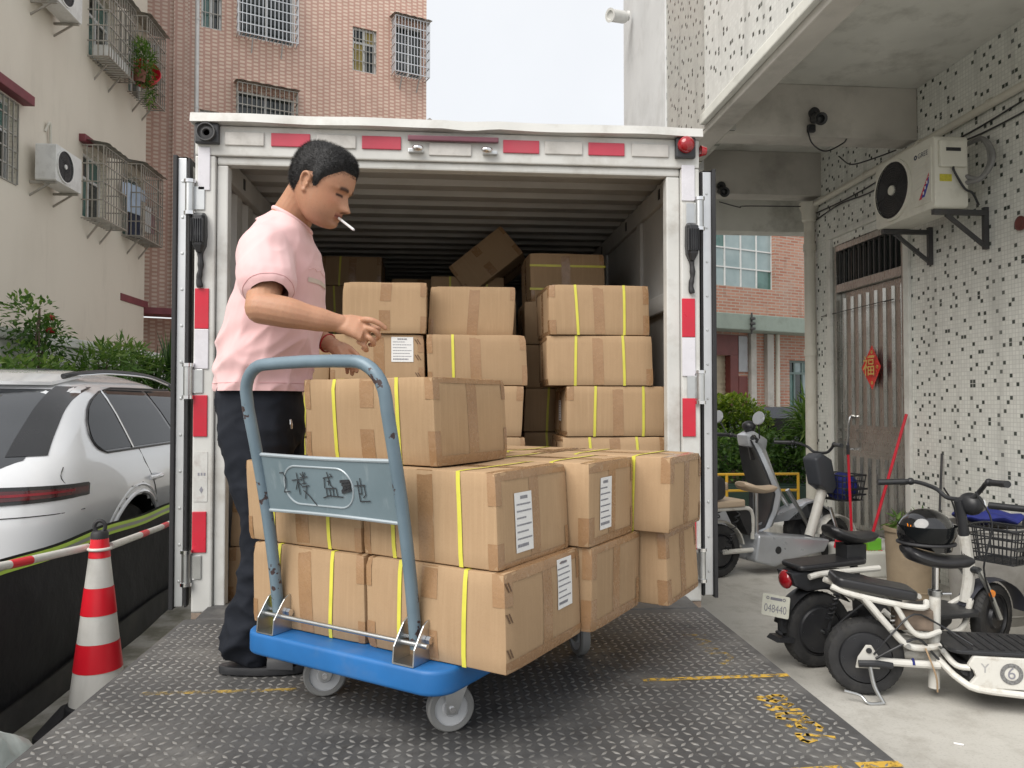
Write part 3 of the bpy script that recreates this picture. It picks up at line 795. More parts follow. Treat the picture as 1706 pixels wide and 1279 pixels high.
# ---------------------------------------------------------------- right: mosaic factory building with overhang
FB = empty('mosaic_building', (3.85, 6.0, 0), label='white mosaic tiled factory building with overhanging upper floor', cat='building')
def wb(p, q): return (p[0] - 3.85, p[1] - 6.0, p[2]), (q[0] - 3.85, q[1] - 6.0, q[2])
def FBox(b, p, q): b.b2(*wb(p, q)); return b
b = MB(); facade(b, -3.6, 1.72, 0, 4.0, [(.07, 1.28, .2, 2.97)], .12, swap=True); b.build('ground_floor_wall', mosaic_wall, FB)
b = MB(); FBox(b, (3.852, 7.722, 0), (9, 7.735, 4.0)); b.build('end_wall', mosaic_wall, FB)
b = MB(); FBox(b, (2.23, 2.4, 4.0), (9, 8.7, 4.12)); b.build('soffit_slab', white_conc, FB)
for y0, y1, zb in ((2.9, 3.1, 3.57), (5.88, 6.1, 3.57), (7.5, 7.72, 3.55), (8.5, 8.72, 3.4)):
    b = MB(); FBox(b, (2.232, y0, zb), (3.848 if y1 < 7.6 else 8.9, y1, 3.999)); b.build('beam', grey_conc if y1 < 8 else white_conc, FB, bevel=.008)
b = MB(); FBox(b, (2.05, 2.4, 3.57), (2.23, 8.72, 4.121)); b.build('edge_beam', grey_conc, FB, bevel=.012)
b = MB(); FBox(b, (2.0, 2.4, 3.62), (2.048, 5.84, 3.7)); b.build('drip_moulding', white_conc, FB, bevel=.01)
b = MB(); b.add([wb((2.049, 2.4, 3.7), (0, 0, 0))[0], wb((2.049, 5.85, 3.7), (0, 0, 0))[0], wb((2.049, 5.85, 12), (0, 0, 0))[0], wb((2.049, 2.4, 12), (0, 0, 0))[0]], [(0, 1, 2, 3)]); b.build('upper_wall', mosaic_upper, FB)
b = MB(); FBox(b, (2.046, 5.85, 3.6), (2.3, 6.9, 12)); b.build('stained_bay', mosaic('mosaic stained', .9, .034, (.47, .47, .44)), FB)
b = MB(); FBox(b, (2.03, 6.9, 3.6), (2.4, 8.55, 12)); b.build('plain_bay', mat('pale render', (.66, .67, .68), .8, var=.06, vs=2, dirt=.35, dcol=(.36, .36, .35), ds=2.5, bump=.2), FB)
b = MB(); FBox(b, (2.4, 8.5, 4.1), (9, 8.54, 12)); FBox(b, (2.3, 2.4, 11.9), (9, 8.5, 12)); b.build('rear_wall', white_conc, FB)
b = MB(); FBox(b, (2.06, 2.36, 4.12), (9, 2.399, 12)); FBox(b, (3.86, 2.36, 0), (9, 2.399, 4.0)); b.build('gable_wall', white_conc, FB)  # unseen near end of the building, set here so light reaches the wall
b = MB(); FBox(b, (8.95, 2.4, 0), (9.0, 8.5, 12)); b.build('far_wall', white_conc, FB)
b = MB(); FBox(b, (3.3, 5.9, .0), (3.848, 7.6, .2)); b.build('door_step', white_conc, FB, bevel=.015)
# stainless door: leaf of ribbed panels, fixed transom with bars
D = empty('door'); D.parent = FB
b = MB(); x0 = .03
for (y0, y1, z0, z1) in ((.07, .13, .2, 2.97), (1.22, 1.28, .2, 2.97), (.13, 1.22, 2.5, 2.58), (.13, 1.22, 2.91, 2.97)): b.b2((x0 - .03, y0, z0), (x0 + .05, y1, z1))
b.build('door_frame', stainless, D, bevel=.004)
b = MB(); b.b2((.055, .135, .21), (.085, 1.215, 2.495)); b.build('door_leaf', stainless, D)
b = MB()
for i in range(8):
    y = .2 + i * .135; b.prism([(y, .035), (y + .012, .035), (y + .03, .055), (y - .018, .055)], 1.2, 2.44, 'xy', M=Matrix(((0, 1, 0, 0), (1, 0, 0, 0), (0, 0, 1, 0), (0, 0, 0, 1)))); b.prism([(y, .035), (y + .012, .035), (y + .03, .055), (y - .018, .055)], .26, .9, 'xy', M=Matrix(((0, 1, 0, 0), (1, 0, 0, 0), (0, 0, 1, 0), (0, 0, 0, 1))))
for z in (.95, 1.05, 1.15): b.b2((.04, .16, z - .012), (.056, 1.19, z + .012))
b.build('door_ribs', stainless, D)
b = MB(); b.b2((.075, .135, 2.585), (.08, 1.215, 2.905)); b.build('transom_glass', dark_glass, D)
b = MB()
for i in range(13): b.bar((.035, .16 + i * .086, 2.58), (.035, .16 + i * .086, 2.91), .018)
b.build('transom_bars', dark_steel, D)
b = MB(); b.tube(spline([(.05, .98, 1.28), (.0, .985, 1.27), (-.005, 1.0, 1.12), (.0, 1.02, .98), (.05, 1.02, .97)], 4), .012, 8); b.build('door_handle', chrome, D, smooth=True)
for z in (.6, 1.5, 2.2):
    b = MB(); b.cyl((.015, .125, z - .06), (.015, .125, z + .06), .012, 10); b.build('hinge', steel, D, smooth=True)
b = MB(); FBox(b, (3.82, 7.28, .2), (3.849, 7.35, 3.05)); FBox(b, (3.82, 5.99, .2), (3.849, 6.065, 3.05)); FBox(b, (3.82, 5.99, 3.051), (3.849, 7.35, 3.1)); b.build('door_surround', white_conc, FB, bevel=.004)
# pipes on the wall
b = MB(); b.tube([(3.78 - 3.85, y - 6, z) for y, z in ((7.62, 0), (7.62, 3.45))], .055, 16)
for z in (.75, 1.9, 3.0, 3.4): b.cyl((-.07, 1.62, z), (-.07, 1.62, z + .07), .064, 16)
b.build('downpipe', pvc, FB, smooth=True)
b = MB(); b.lathe([(.06, 0), (.075, .02), (.075, .1), (.1, .16), (.1, .2), (.07, .2)], (-.07, 1.62, 3.3), 16); b.build('rain_hopper', pvc, FB, smooth=True)
b = MB(); b.tube([(-.045, 7.7 - 6, 3.47), (-.045, -3.55, 3.56)], .03, 12)
for i in range(6): y = 1.4 - i * .8; z = 3.482 + (i * .8) * .0165; b.cyl((-.045, y, z), (-.045, y - .03, z), .036, 12)
b.build('conduit_pipe', pvc, FB, smooth=True)
for k, (dz, sag) in enumerate(((-.06, .03), (-.1, .05), (.06, .02))):
    pts = [(-.02, 1.6 - t * .5, 3.45 + dz + t * .008 - sag * math.sin(t * 2.1 + k) ** 2) for t in range(0, 11)]
    b = MB(); b.tube(spline(pts, 4), .007, 6); b.build('cable', black_plastic, FB, smooth=True)
def cable(name, pts, r=.006, parent=FB, m=None):
    b = MB(); b.tube(spline([(p[0] - 3.85, p[1] - 6, p[2]) for p in pts], 6), r, 6); b.build(name, m or black_plastic, parent, smooth=True)
cable('cable', [(2.9, 5.86, 3.62), (2.93, 5.84, 3.5), (3.05, 5.86, 3.45), (3.2, 5.87, 3.52), (3.25, 5.9, 3.57)])
cable('cable', [(3.3, 6.12, 3.5), (3.45, 6.2, 3.46), (3.6, 6.15, 3.49), (3.8, 6.1, 3.56)])
cable('cable', [(3.83, 6.35, 2.3), (3.845, 6.3, 2.31), (3.84, 7.5, 2.3)], .004)
cable('cable', [(2.75, 7.45, 3.45), (2.9, 7.3, 3.36), (3.0, 7.4, 3.4), (3.6, 7.44, 3.42)])
b = MB(); b.lathe([(0, 0), (.045, 0), (.05, .02), (.035, .025), (0, .012)], (0, 0, 0), 16, M=Matrix.Translation((-.002, -1.24, 2.62)) @ Euler((0, R(-90), 0)).to_matrix().to_4x4()); b.build('vent_plug', maroon_door, FB, smooth=True)
# surveillance cameras
def dome_cam(name, loc, rz, label):
    o = empty(name, loc, rz, label=label, cat='camera')
    b = MB(); b.cyl((0, 0, 0), (0, -.025, 0), .045, 16); b.build('base', black_plastic, o, smooth=True)
    b = MB(); b.tube([(0, -.02, 0), (-.01, -.07, -.03), (-.02, -.08, -.06)], .014, 8); b.build('arm', black_plastic, o, smooth=True)
    b = MB(); b.lathe([(0, -.05), (.038, -.05), (.042, .05), (.05, .06), (.05, .075), (.04, .07), (.0, .06)], (0, 0, 0), 18, M=Matrix.Translation((-.02, -.1, -.08)) @ Euler((R(110), 0, 0)).to_matrix().to_4x4()); b.build('housing', black_plastic, o, smooth=True)
    b = MB(); b.lathe([(0, .066), (.028, .064), (.03, .07), (.0, .082)], (0, 0, 0), 16, M=Matrix.Translation((-.02, -.1, -.08)) @ Euler((R(110), 0, 0)).to_matrix().to_4x4()); b.build('lens', car_glass, o, smooth=True)
    return o
dome_cam('security_camera', (2.96, 5.878, 3.76), R(0), 'small black security camera on the nearest ceiling beam')
dome_cam('security_camera', (2.78, 7.49, 3.62), R(0), 'small security camera on the farther ceiling beam above the truck door')
o = empty('bullet_camera', (1.985, 8.1, 5.66), R(90), label='white bullet camera high on the pale wall edge', cat='camera')
b = MB(); b.cyl((0, 0, 0), (0, .03, 0), .05, 14); b.build('base', white_casing, o, smooth=True)
b = MB(); b.lathe([(0, 0), (.06, 0), (.065, .02), (.065, .2), (.075, .22), (.05, .22), (.045, .2), (0, .2)], (0, 0, 0), 18, M=Matrix.Translation((0, .05, -.02)) @ Euler((R(-100), 0, R(30))).to_matrix().to_4x4()); b.build('housing', white_casing, o, smooth=True)
b = MB(); b.b2((2.9, 5.84, 3.6), (2.96, 5.877, 3.66)); b.build('junction_box', black_plastic, bevel=.006, label='small black junction box below the nearest beam camera', cat='junction box')

# ---------------------------------------------------------------- air conditioner outdoor units
def aircon(loc, rz, label, m, w=.78, h=.55, d=.3, logo=True, low=False):
    """local: front faces -y, wall behind at +y; origin at bottom centre of the casing"""
    o = empty('air_conditioner', loc, rz, label=label, cat='air conditioner')
    b = MB(); b.prism(rrect(-w / 2, 0, w / 2, h, .03), -d / 2, d / 2, 'xz'); b.build('casing', m, o, bevel=.012, smooth=True)
    fx = -w * .17; fr = h * .42
    b = MB(); b.lathe([(fr, 0), (fr + .02, 0), (fr + .02, .022), (fr, .022)], (fx, -d / 2 - .02, h * .5), 36, 'y'); b.build('fan_ring', m, o, smooth=True)
    b = MB(); b.lathe([(0, 0), (fr, 0)], (fx, -d / 2 - .006, h * .5), 36, 'y'); b.build('fan_recess', black_plastic, o)
    b = MB()
    for i in range(3 if low else 9):
        r = fr * (.25 + .75 * (i + 1) / (3 if low else 9)) - .004
        b.tube([(fx + r * math.cos(a), -d / 2 - .018, h * .5 + r * math.sin(a)) for a in [2 * PI * q / 28 for q in range(28)]], .0022, 5, closed=True)
    for i in range(24):
        a = 2 * PI * i / 24; b.tube([(fx + .04 * math.cos(a), -d / 2 - .016, h * .5 + .04 * math.sin(a)), (fx + fr * math.cos(a + .25), -d / 2 - .016, h * .5 + fr * math.sin(a + .25))], .0022, 4)
    b.build('fan_guard', dark_steel, o, smooth=True)
    b = MB()
    for i in range(3):
        a = 2 * PI * i / 3 + .4
        b.add([(fx + .04 * math.cos(a), -d / 2 - .009, h * .5 + .04 * math.sin(a)), (fx + fr * .92 * math.cos(a), -d / 2 - .009, h * .5 + fr * .92 * math.sin(a)), (fx + fr * .92 * math.cos(a + .9), -d / 2 - .0075, h * .5 + fr * .92 * math.sin(a + .9)), (fx + .05 * math.cos(a + .9), -d / 2 - .0075, h * .5 + .05 * math.sin(a + .9))], [(0, 1, 2, 3)])
    b.build('fan_blade', dark_steel, o)
    b = MB(); b.lathe([(0, -.006), (.035, -.006), (.04, .01)], (fx, -d / 2 - .018, h * .5), 18, 'y'); b.build('fan_hub', m, o, smooth=True)
    if not low:
        b = MB(); b.prism(rrect(w * .17, .05, w * .46, h - .06, .015), -d / 2 - .007, -d / 2 + .004, 'xz'); b.build('service_panel', m, o, bevel=.003)
        b = MB()
        for i in range(6): b.bar((w * .19, -d / 2 - .0075, .17 + i * .035), (w * .44, -d / 2 - .0075, .2 + i * .035), .003)
        b.build('panel_lines', white_conc, o)
    b = MB(); b.b2((w / 2 - .003, -.1, h * .55), (w / 2 + .03, .1, h - .04)); cv = b.build('valve_cover', m, o, bevel=.012)
    if not low:
        b = MB(); b.b2((w / 2 + .031, -.06, h - .12), (w / 2 + .0325, .05, h - .095)); b.build('grip_slot', black_plastic, o)
        b = MB(); b.b2((w / 2 + .001, -.09, h * .36), (w / 2 + .003, -.0, h * .46)); b.build('warning_sticker', mat('yellow sticker', (.5, .45, .05), .5, var=.15, vs=60), o)
        b = MB(); b.tube(spline([(w / 2 + .02, .0, h * .55), (w / 2 + .03, -.0, h * .48), (w / 2 + .025, .08, h * .25), (w / 2 + .02, .14, .1), (w / 2 + .0, .2, .02)], 6), .008, 8); b.build('power_cable', black_plastic, o, smooth=True)
        b = MB()
        for k in range(2): b.tube(spline([(w / 2 - .02, d / 2 - .02, h * .35 + k * .05), (w / 2 + .06, d / 2 + .05, h * .38), (w / 2 + .1 + .03 * k, d / 2 + .09, h * .62), (w / 2 + .02, d / 2 + .1, h * .95), (w / 2 - .2, d / 2 + .11, h * 1.0)], 6), .018, 8)
        b.build('refrigerant_pipe', grey_rubber, o, smooth=True)
        for y, hh in ((.12, .6), (.19, .56)):
            pass
    for sx in (-.33, .33):
        br = empty('bracket'); br.parent = o
        b = MB(); b.bar((sx * w / .78 , -d / 2 + .02, -.02), (sx * w / .78, d / 2 + .17, -.02), .035, .035); b.build('bracket_arm', dark_steel if not low else galv_bar, br)
        b = MB(); b.bar((sx * w / .78, d / 2 + .165, .02), (sx * w / .78, d / 2 + .165, -.28), .035, .03); b.build('bracket_upright', dark_steel if not low else galv_bar, br)
        b = MB(); b.bar((sx * w / .78, -d / 2 + .12, -.035), (sx * w / .78, d / 2 + .15, -.25), .025, .025); b.build('bracket_strut', dark_steel if not low else galv_bar, br)
    return o
# the near unit: casing front faces the truck, end with the valve cover faces the camera
A = aircon((3.54, 5.4, 2.79), R(-90), 'weathered cream air conditioner on brackets beside the steel door', cream_plastic, w=.74, h=.51, d=.25)
logo_m = mat('logo ink', (.02, .03, .07), .5); logo_red = mat('logo red', (.5, .02, .05), .5); logo_blue = mat('logo blue', (.03, .05, .3), .5)
Mf = Matrix.Translation((.25, -.1335, .41)) @ Euler((R(90), 0, 0)).to_matrix().to_4x4()
lettering('GREE', .05, logo_m, A, Mf)
b = MB(); b.lathe([(.008, 0), (.018, 0), (.018, .001), (.008, .001)], (.165, -.1335, .412), 18, 'y'); b.build('emblem', logo_m, A)
b = MB(); b.prism([(.2, .09), (.23, .09), (.315, .23), (.315, .26)], -.1335, -.132, 'xz'); b.build('sticker_red', logo_red, A)
b = MB(); b.prism([(.23, .1), (.265, .1), (.315, .19), (.315, .23)], -.1342, -.132, 'xz'); b.build('sticker_blue', logo_blue, A)
b = MB(); [b.prism(rrect(.248 + .02 * i, .118 + .034 * i, .262 + .02 * i, .14 + .034 * i, .004, 2), -.135, -.1343, 'xz') for i in range(3)]; b.build('sticker_mark', paper_m, A)
aircon((-5.95, 12.15, 4.72), R(90), 'white air conditioner on the cream wall beside the lower window cage', white_casing, w=.8, h=.55, low=True)
aircon((-5.95, 12.1, 7.42), R(90), 'white air conditioner high on the cream wall at the top left', white_casing, w=.8, h=.55, low=True)
b = MB(); b.tube(spline([(-6.17, 12.35, 5.2), (-6.16, 12.3, 5.6), (-6.15, 12.25, 5.75), (-6.19, 12.2, 5.6)], 6), .02, 8); b.build('drain_hose', pvc, smooth=True, label='thin hose on the cream wall above the lower air conditioner', cat='hose')

# ---------------------------------------------------------------- red good-luck diamond on the door
fu = empty('paper_diamond', (3.868, 6.6, 1.735), 0, label='red paper diamond with a golden character on the steel door', cat='decoration')
b = MB(); s_ = .205
def bend(u, v): return -.012 - .02 * abs(u) / s_ * (1 if u < 0 else .35)
N = 8
for i in range(N):
    for j in range(N):
        q = [(i / N, j / N), ((i + 1) / N, j / N), ((i + 1) / N, (j + 1) / N), (i / N, (j + 1) / N)]
        pts = [((a - c) * s_ * .82, (a + c - 1) * s_ * 1.0) for a, c in q]
        b.add([(bend(u, v), u, v) for u, v in pts], [(0, 1, 2, 3)])
b.build('paper', mat('red paper', (.62, .03, .02), .45, var=.08), fu)
gold = mat('gold print', (.62, .43, .12), .4, .2, var=.15, vs=60)
me = text_mesh('福', .2); me.transform(Matrix.Translation((-.045, 0, 0)) @ Euler((R(90), 0, R(-90))).to_matrix().to_4x4()); me.materials.clear(); me.materials.append(gold); link_mesh('lettering', me, None, fu)
b = MB()
for u, v in ((0, .14), (0, -.14), (-.105, 0), (.105, 0)): b.lathe([(.006, 0), (.016, 0), (.016, .001), (.006, .001)], (bend(u, v) - .004, u, v), 12, 'x')
for v, w in ((.105, .05),): b.b2((-.016, -w, v - .006), (-.0145, w, v + .006))
b.build('print_ornament', gold, fu)

# ---------------------------------------------------------------- brick workshop beyond the passage
BB = empty('brick_building', (7.022, 16.744, 0), R(22.6), label='old red brick workshop with wide factory window and green concrete canopy', cat='building')
holes = [(-2.3, .59, 4.02, 6.2), (-2.4, -.56, 0, 2.46), (1.05, 1.85, 1.25, 2.4)]
b = MB(); facade(b, -2.45, 6, 0, 9, holes, .2); b.build('wall', brick_m, BB)
b = MB(); b.b2((-2.45, .9, 0), (6, 1.0, 9)); b.build('rear_wall', brick_m, BB)
w = empty('window'); w.parent = BB
a, c, e, f = holes[0]; nx, nz = 6, 5
for i in range(nx):
    for j in range(nz):
        p = MB(); p.b2((a + (c - a) * i / nx + .015, .1, e + (f - e) * j / nz + .015), (a + (c - a) * (i + 1) / nx - .015, .11, e + (f - e) * (j + 1) / nz - .015)); p.build('pane', pale_glass if (i * 7 + j * 3) % 5 else green_glass, w)
b = MB()
for i in range(nx + 1): b.bar((a + (c - a) * i / nx, .095, e), (a + (c - a) * i / nx, .095, f), .035)
for j in range(nz + 1): b.bar((a, .096, e + (f - e) * j / nz), (c, .096, e + (f - e) * j / nz), .03)
b.build('glazing_bars', window_frame_m, w)
b = MB(); b.b2((-2.5, -.55, 2.98), (6, .0, 3.33)); b.build('canopy', green_conc, BB, bevel=.02)
b = MB()
for i in range(40): b.prism([(0, 0), (.01, -.03), (.052, -.03), (.062, 0)], -2.4, -.56, 'yz', M=Matrix.Translation((0, .15, i * .062))) if False else b.b2((-2.4, .14 + .012 * (i % 2), i * .0615), (-.8, .17, (i + 1) * .0615))
b.build('roller_shutter', shutter_m, BB)
b = MB(); b.b2((-.8, -.02, 0), (-.56, .16, 2.46)); b.b2((-2.4, -.02, 2.462), (-.3, .05, 2.92)); b.b2((-.556, -.03, 0), (-.3, -.002, 2.0)); b.build('shutter_frame', maroon_door, BB)
b = MB(); b.b2((-.56, -.035, 2.1), (-.3, -.021, 2.9)); b.build('notice_patch', mat('grey patch', (.36, .37, .39), .7), BB)
for x in (-.25, .25):
    b = MB(); b.b2((x, -.1, 0), (x + .16 if x < 0 else x + .2, -.001, 2.97)); b.build('pier', grey_conc, BB)
b = MB(); b.cyl((.56, -.1, 0), (.56, -.1, 2.97), .05, 12); b.build('downpipe', pvc, BB, smooth=True)
window(BB, *holes[2], .12, [green_glass, dark_glass, pale_glass], mat('green frame', (.14, .2, .19), .5), nx=3, nz=2, fw=.05, trans=2.1)
b = MB(); b.tube([(-.7, -.56, 2.9), (-.7, -.57, 3.36)], .02, 8); [b.lathe([(.02, 0), (.06, .01), (.06, .05), (.02, .06)], (-.7, -.6, 2.98 + .11 * i), 12) for i in range(3)]; b.build('insulator', dark_steel, BB, smooth=True)

# planting and railing in the passage
def tree(name, loc, clumps, n, size, m, label, seed, trunk=.05, cat='tree', inner=.45):
    o = empty(name, loc, label=label, cat=cat)
    data = ([], [], [])
    for ci, (c, r) in enumerate(clumps):
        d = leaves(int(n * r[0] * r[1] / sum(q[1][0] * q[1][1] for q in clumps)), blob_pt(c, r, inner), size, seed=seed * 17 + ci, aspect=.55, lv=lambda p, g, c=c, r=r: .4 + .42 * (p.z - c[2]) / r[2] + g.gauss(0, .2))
        k = len(data[0]); data[0].extend(d[0]); data[1].extend([tuple(i + k for i in f) for f in d[1]]); data[2].extend(d[2])
    leaf_obj('crown', data, m, o)
    b = MB(); rg = random.Random(seed)
    for i, (c, r) in enumerate(clumps):
        b.tube(spline([(rg.uniform(-.04, .04), rg.uniform(-.04, .04), 0), (c[0] * .4, c[1] * .4, c[2] * .5), (c[0], c[1], c[2])], 4), [trunk * (1 - .08 * q) for q in range(9)], 7)
    b.build('trunk', bark, o, smooth=True)
    return o
tree('round_tree', (4.35, 11.2, 0), [((0, 0, 1.12), (.5, .5, .42)), ((-.45, .1, 1.05), (.42, .4, .38)), ((.2, -.15, 1.0), (.35, .35, .34)), ((-.1, .1, 1.3), (.36, .36, .24))], 5200, .07, leaf_yellow, 'clipped round tree with yellow green crown past the truck door', 21, trunk=.035)
hd = empty('hedge', (4.2, 10.2, 0), label='dark leafy hedge below the round tree', cat='hedge')
dat = ([], [], [])
for i, (x, y, z, rx, rz_) in enumerate(((-.5, 0, .72, .45, .3), (.1, -.1, .75, .45, .3), (.6, 0, .72, .45, .32), (1.1, .1, .7, .4, .3), (-.9, .1, .66, .4, .3), (.4, -.2, .5, .6, .3), (-.3, -.1, .45, .7, .3))):
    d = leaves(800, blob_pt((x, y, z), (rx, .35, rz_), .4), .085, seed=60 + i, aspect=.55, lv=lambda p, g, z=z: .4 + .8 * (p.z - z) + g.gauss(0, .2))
    k = len(dat[0]); dat[0].extend(d[0]); dat[1].extend([tuple(q + k for q in f) for f in d[1]]); dat[2].extend(d[2])
leaf_obj('foliage', dat, leaf_green, hd)
b = MB(); [b.tube([(x, 0, 0), (x + .05, 0, .6)], .02, 6) for x in (-.8, -.4, 0, .4, .8)]; b.build('stem', bark, hd)
shrub('strap_leaf_plant', (4.98, 10.0, 0), leaf_fresh, [((0, 0, 1.15), (.22, .3, .32)), ((-.05, 0, .9), (.25, .3, .3))], 600, .28, 'strap-leaved green plant beside the white downpipe', 33, aspect=.12, droop=.5, cat='plant')
b = MB(); b.b2((3.0, 9.6, 0), (5.3, 9.9, .32)); b.b2((3.05, 9.65, .32), (5.25, 9.85, .34)); b.build('planter_trough', mat('dark green trough', (.03, .06, .045), .6, var=.2), bevel=.01, label='dark green planter trough behind the yellow railing', cat='planter')
yr = empty('low_railing', (3.6, 9.1, 0), label='low yellow tube railing in front of the hedge', cat='railing')
for z in (.33, .53):
    b = MB(); b.tube([(-.6, 0, z), (.75, 0, z)], .016, 8); b.build('rail', yellow_paint, yr, smooth=True)
for x in (-.58, -.17, .32, .74):
    b = MB(); b.tube([(x, 0, 0), (x, 0, .53)], .018, 8); b.build('post', yellow_paint, yr, smooth=True)
b = MB(); b.tube([(4.35, 8.6, .0), (4.62, 8.9, 1.35)], .022, 8); b.build('leaning_pole', wood_m, smooth=True, label='slim wooden pole leaning beside the white downpipe', cat='pole')
# distant roofline glimpsed beside the pink block
b = MB(); b.b2((-1.6, 26, 0), (.3, 30, 10.3)); b.prism([(-1.9, 10.3), (.6, 10.3), (-.6, 11.1)], 25.8, 30.2, 'xz'); b.build('distant_house', grey_conc, label='grey distant house roof just above the truck beside the pink block', cat='house')

# ================================================================ LOADING RAMP (chequer plate)
PZ = .55
RP = empty('loading_ramp', (0, 1.7, 0), label='grey steel chequer plate loading ramp with worn yellow stencil marks', cat='ramp')
ry = 1.7
b = MB(); b.b2((-1.045, .2 - ry, PZ - .012), (1.085, 3.16 - ry, PZ)); b.build('deck_plate', plate_m, RP)
b = MB(); b.prism([(3.15 - ry, PZ - .03), (3.15 - ry, PZ + .004), (3.36 - ry, PZ + .012), (3.36 - ry, PZ - .005)], -1.0, 1.06, 'yz'); b.build('bridge_flap', plate_m, RP, bevel=.003)
b = MB(); b.prism([(.2 - ry, PZ - .001), (.2 - ry, PZ - .013), (-2.7 - ry, .0), (-2.7 - ry, .012)], -1.045, 1.085, 'yz'); b.build('slope_plate', plate_m, RP)
for x in (-1.03, 1.03):
    b = MB(); b.b2((x, .2 - ry, PZ - .16), (x + .04, 3.15 - ry, PZ - .013)); b.build('side_beam', dark_steel, RP)
for y in (.3, 1.1, 1.9, 2.7, 3.1):
    b = MB(); b.b2((-.98, y - ry, PZ - .1), (1.02, y + .05 - ry, PZ - .013)); b.build('cross_member', dark_steel, RP)
for x in (-1.03, 1.03):
    for y in (.25, 1.7, 3.05):
        b = MB(); b.b2((x, y - ry, 0), (x + .06, y + .06 - ry, PZ - .161)); b.build('leg', dark_steel, RP)
vs, fs = [], []
p_ = .030; rgl = random.Random(2)
nx_, ny_ = int(2.1 / p_), int(2.86 / p_)
for j in range(ny_):
    for i in range(nx_):
        x = -1.035 + (i + .5) * p_; y = .24 + (j + .5) * p_ - ry
        a = R(45 if (i + j) % 2 else -45); ca, sa = math.cos(a), math.sin(a); L = .0138; w = .0051; hh = .0029 * rgl.uniform(.6, 1.1)
        k = len(vs)
        for (u, v, z) in ((-L, 0, 0), (0, -w, 0), (L, 0, 0), (0, w, 0), (-L * .55, 0, hh), (L * .55, 0, hh)):
            vs.append((x + u * ca - v * sa, y + u * sa + v * ca, PZ + .0002 + z))
        fs += [(k, k + 1, k + 4), (k + 1, k + 5, k + 4), (k + 1, k + 2, k + 5), (k + 2, k + 3, k + 5), (k + 3, k + 4, k + 5), (k + 3, k, k + 4)]
me = bpy.data.meshes.new('tread_pattern'); me.from_pydata(vs, [], fs); me.polygons.foreach_set('use_smooth', [True] * len(fs))
link_mesh('tread_pattern', me, lug_m, RP, kind='stuff')
MK1 = [[[0.909, 2.181], [0.928, 2.19]], [[0.946, 2.188], [0.963, 2.198], [0.988, 2.196], [0.991, 2.174], [0.978, 2.154], [0.957, 2.156], [0.952, 2.172], [0.944, 2.183]], [[0.907, 2.176], [0.931, 2.158], [0.951, 2.151]], [[0.968, 2.129], [0.989, 2.132], [0.97, 2.118]], [[0.914, 2.133], [0.928, 2.117], [0.949, 2.11]], [[0.909, 2.094], [0.945, 2.101], [0.961, 2.089], [0.995, 2.091]], [[0.92, 2.064], [0.947, 2.069], [0.991, 2.062]], [[0.918, 2.059], [0.912, 2.041], [0.933, 2.03], [0.969, 2.017]], [[0.988, 2.053], [0.989, 2.034], [0.969, 2.029]], [[0.913, 1.995], [0.92, 1.985]], [[0.947, 2.001], [0.941, 1.979], [0.953, 1.965]], [[0.949, 2.005], [0.978, 2.007], [0.991, 2.002], [0.997, 1.974], [0.983, 1.954]], [[0.915, 1.938], [0.941, 1.932], [1.001, 1.912]], [[0.915, 1.934], [0.914, 1.901], [0.921, 1.892], [0.945, 1.902]]]
MK2 = [[[0.876, 2.79], [0.96, 2.782]], [[0.917, 2.741], [0.953, 2.709], [0.903, 2.671]], [[0.902, 2.643], [0.95, 2.626], [0.906, 2.602]], [[0.906, 2.576], [0.962, 2.584], [0.968, 2.532], [0.925, 2.487], [0.896, 2.501]], [[0.904, 2.476], [0.959, 2.476]]]
pf = lambda u, v: (u, v - ry, PZ + .0012)
strokes('stencil_marking', MK1, .016, stencil_m, RP, pf)
strokes('stencil_marking', MK2, .014, stencil_faint, RP, pf)
strokes('painted_line', [[(.62, 2.352), (1.078, 2.356)]], .026, stencil_m, RP, pf)
strokes('painted_line', [[(-.9, 2.37), (-.46, 2.366)]], .024, stencil_faint, RP, pf)
strokes('painted_line', [[(.99, 1.76), (1.08, 1.76)], [(.8, 1.745), (.93, 1.75)]], .03, stencil_m, RP, pf)

# ================================================================ BOX TRUCK
TX, TY = .03, 3.31
TR = empty('box_truck', (TX, TY, 0), label='white box truck backed up to the ramp with its rear doors open', cat='truck')
def TB(p, q):
    b = MB(); b.b2((p[0] - TX, p[1] - TY, p[2]), (q[0] - TX, q[1] - TY, q[2])); return b
TL = 4.25
TB((-1.07, TY, .535), (-.985, TY + .07, 2.47)).build('corner_post', white_paint, TR, bevel=.008)
TB((1.045, TY, .535), (1.13, TY + .07, 2.47)).build('corner_post', white_paint, TR, bevel=.008)
TB((-.983, TY + .018, .54), (-.937, TY + .075, 2.435)).build('door_jamb', white_paint, TR, bevel=.006)
TB((.983, TY + .018, .54), (1.043, TY + .075, 2.435)).build('door_jamb', white_paint, TR, bevel=.006)
TB((-1.07, TY, 2.472), (1.13, TY + .07, 2.6)).build('header', white_paint, TR, bevel=.006)
TB((-.983, TY + .016, 2.437), (1.043, TY + .074, 2.4715)).build('header_bead', white_paint, TR, bevel=.008)
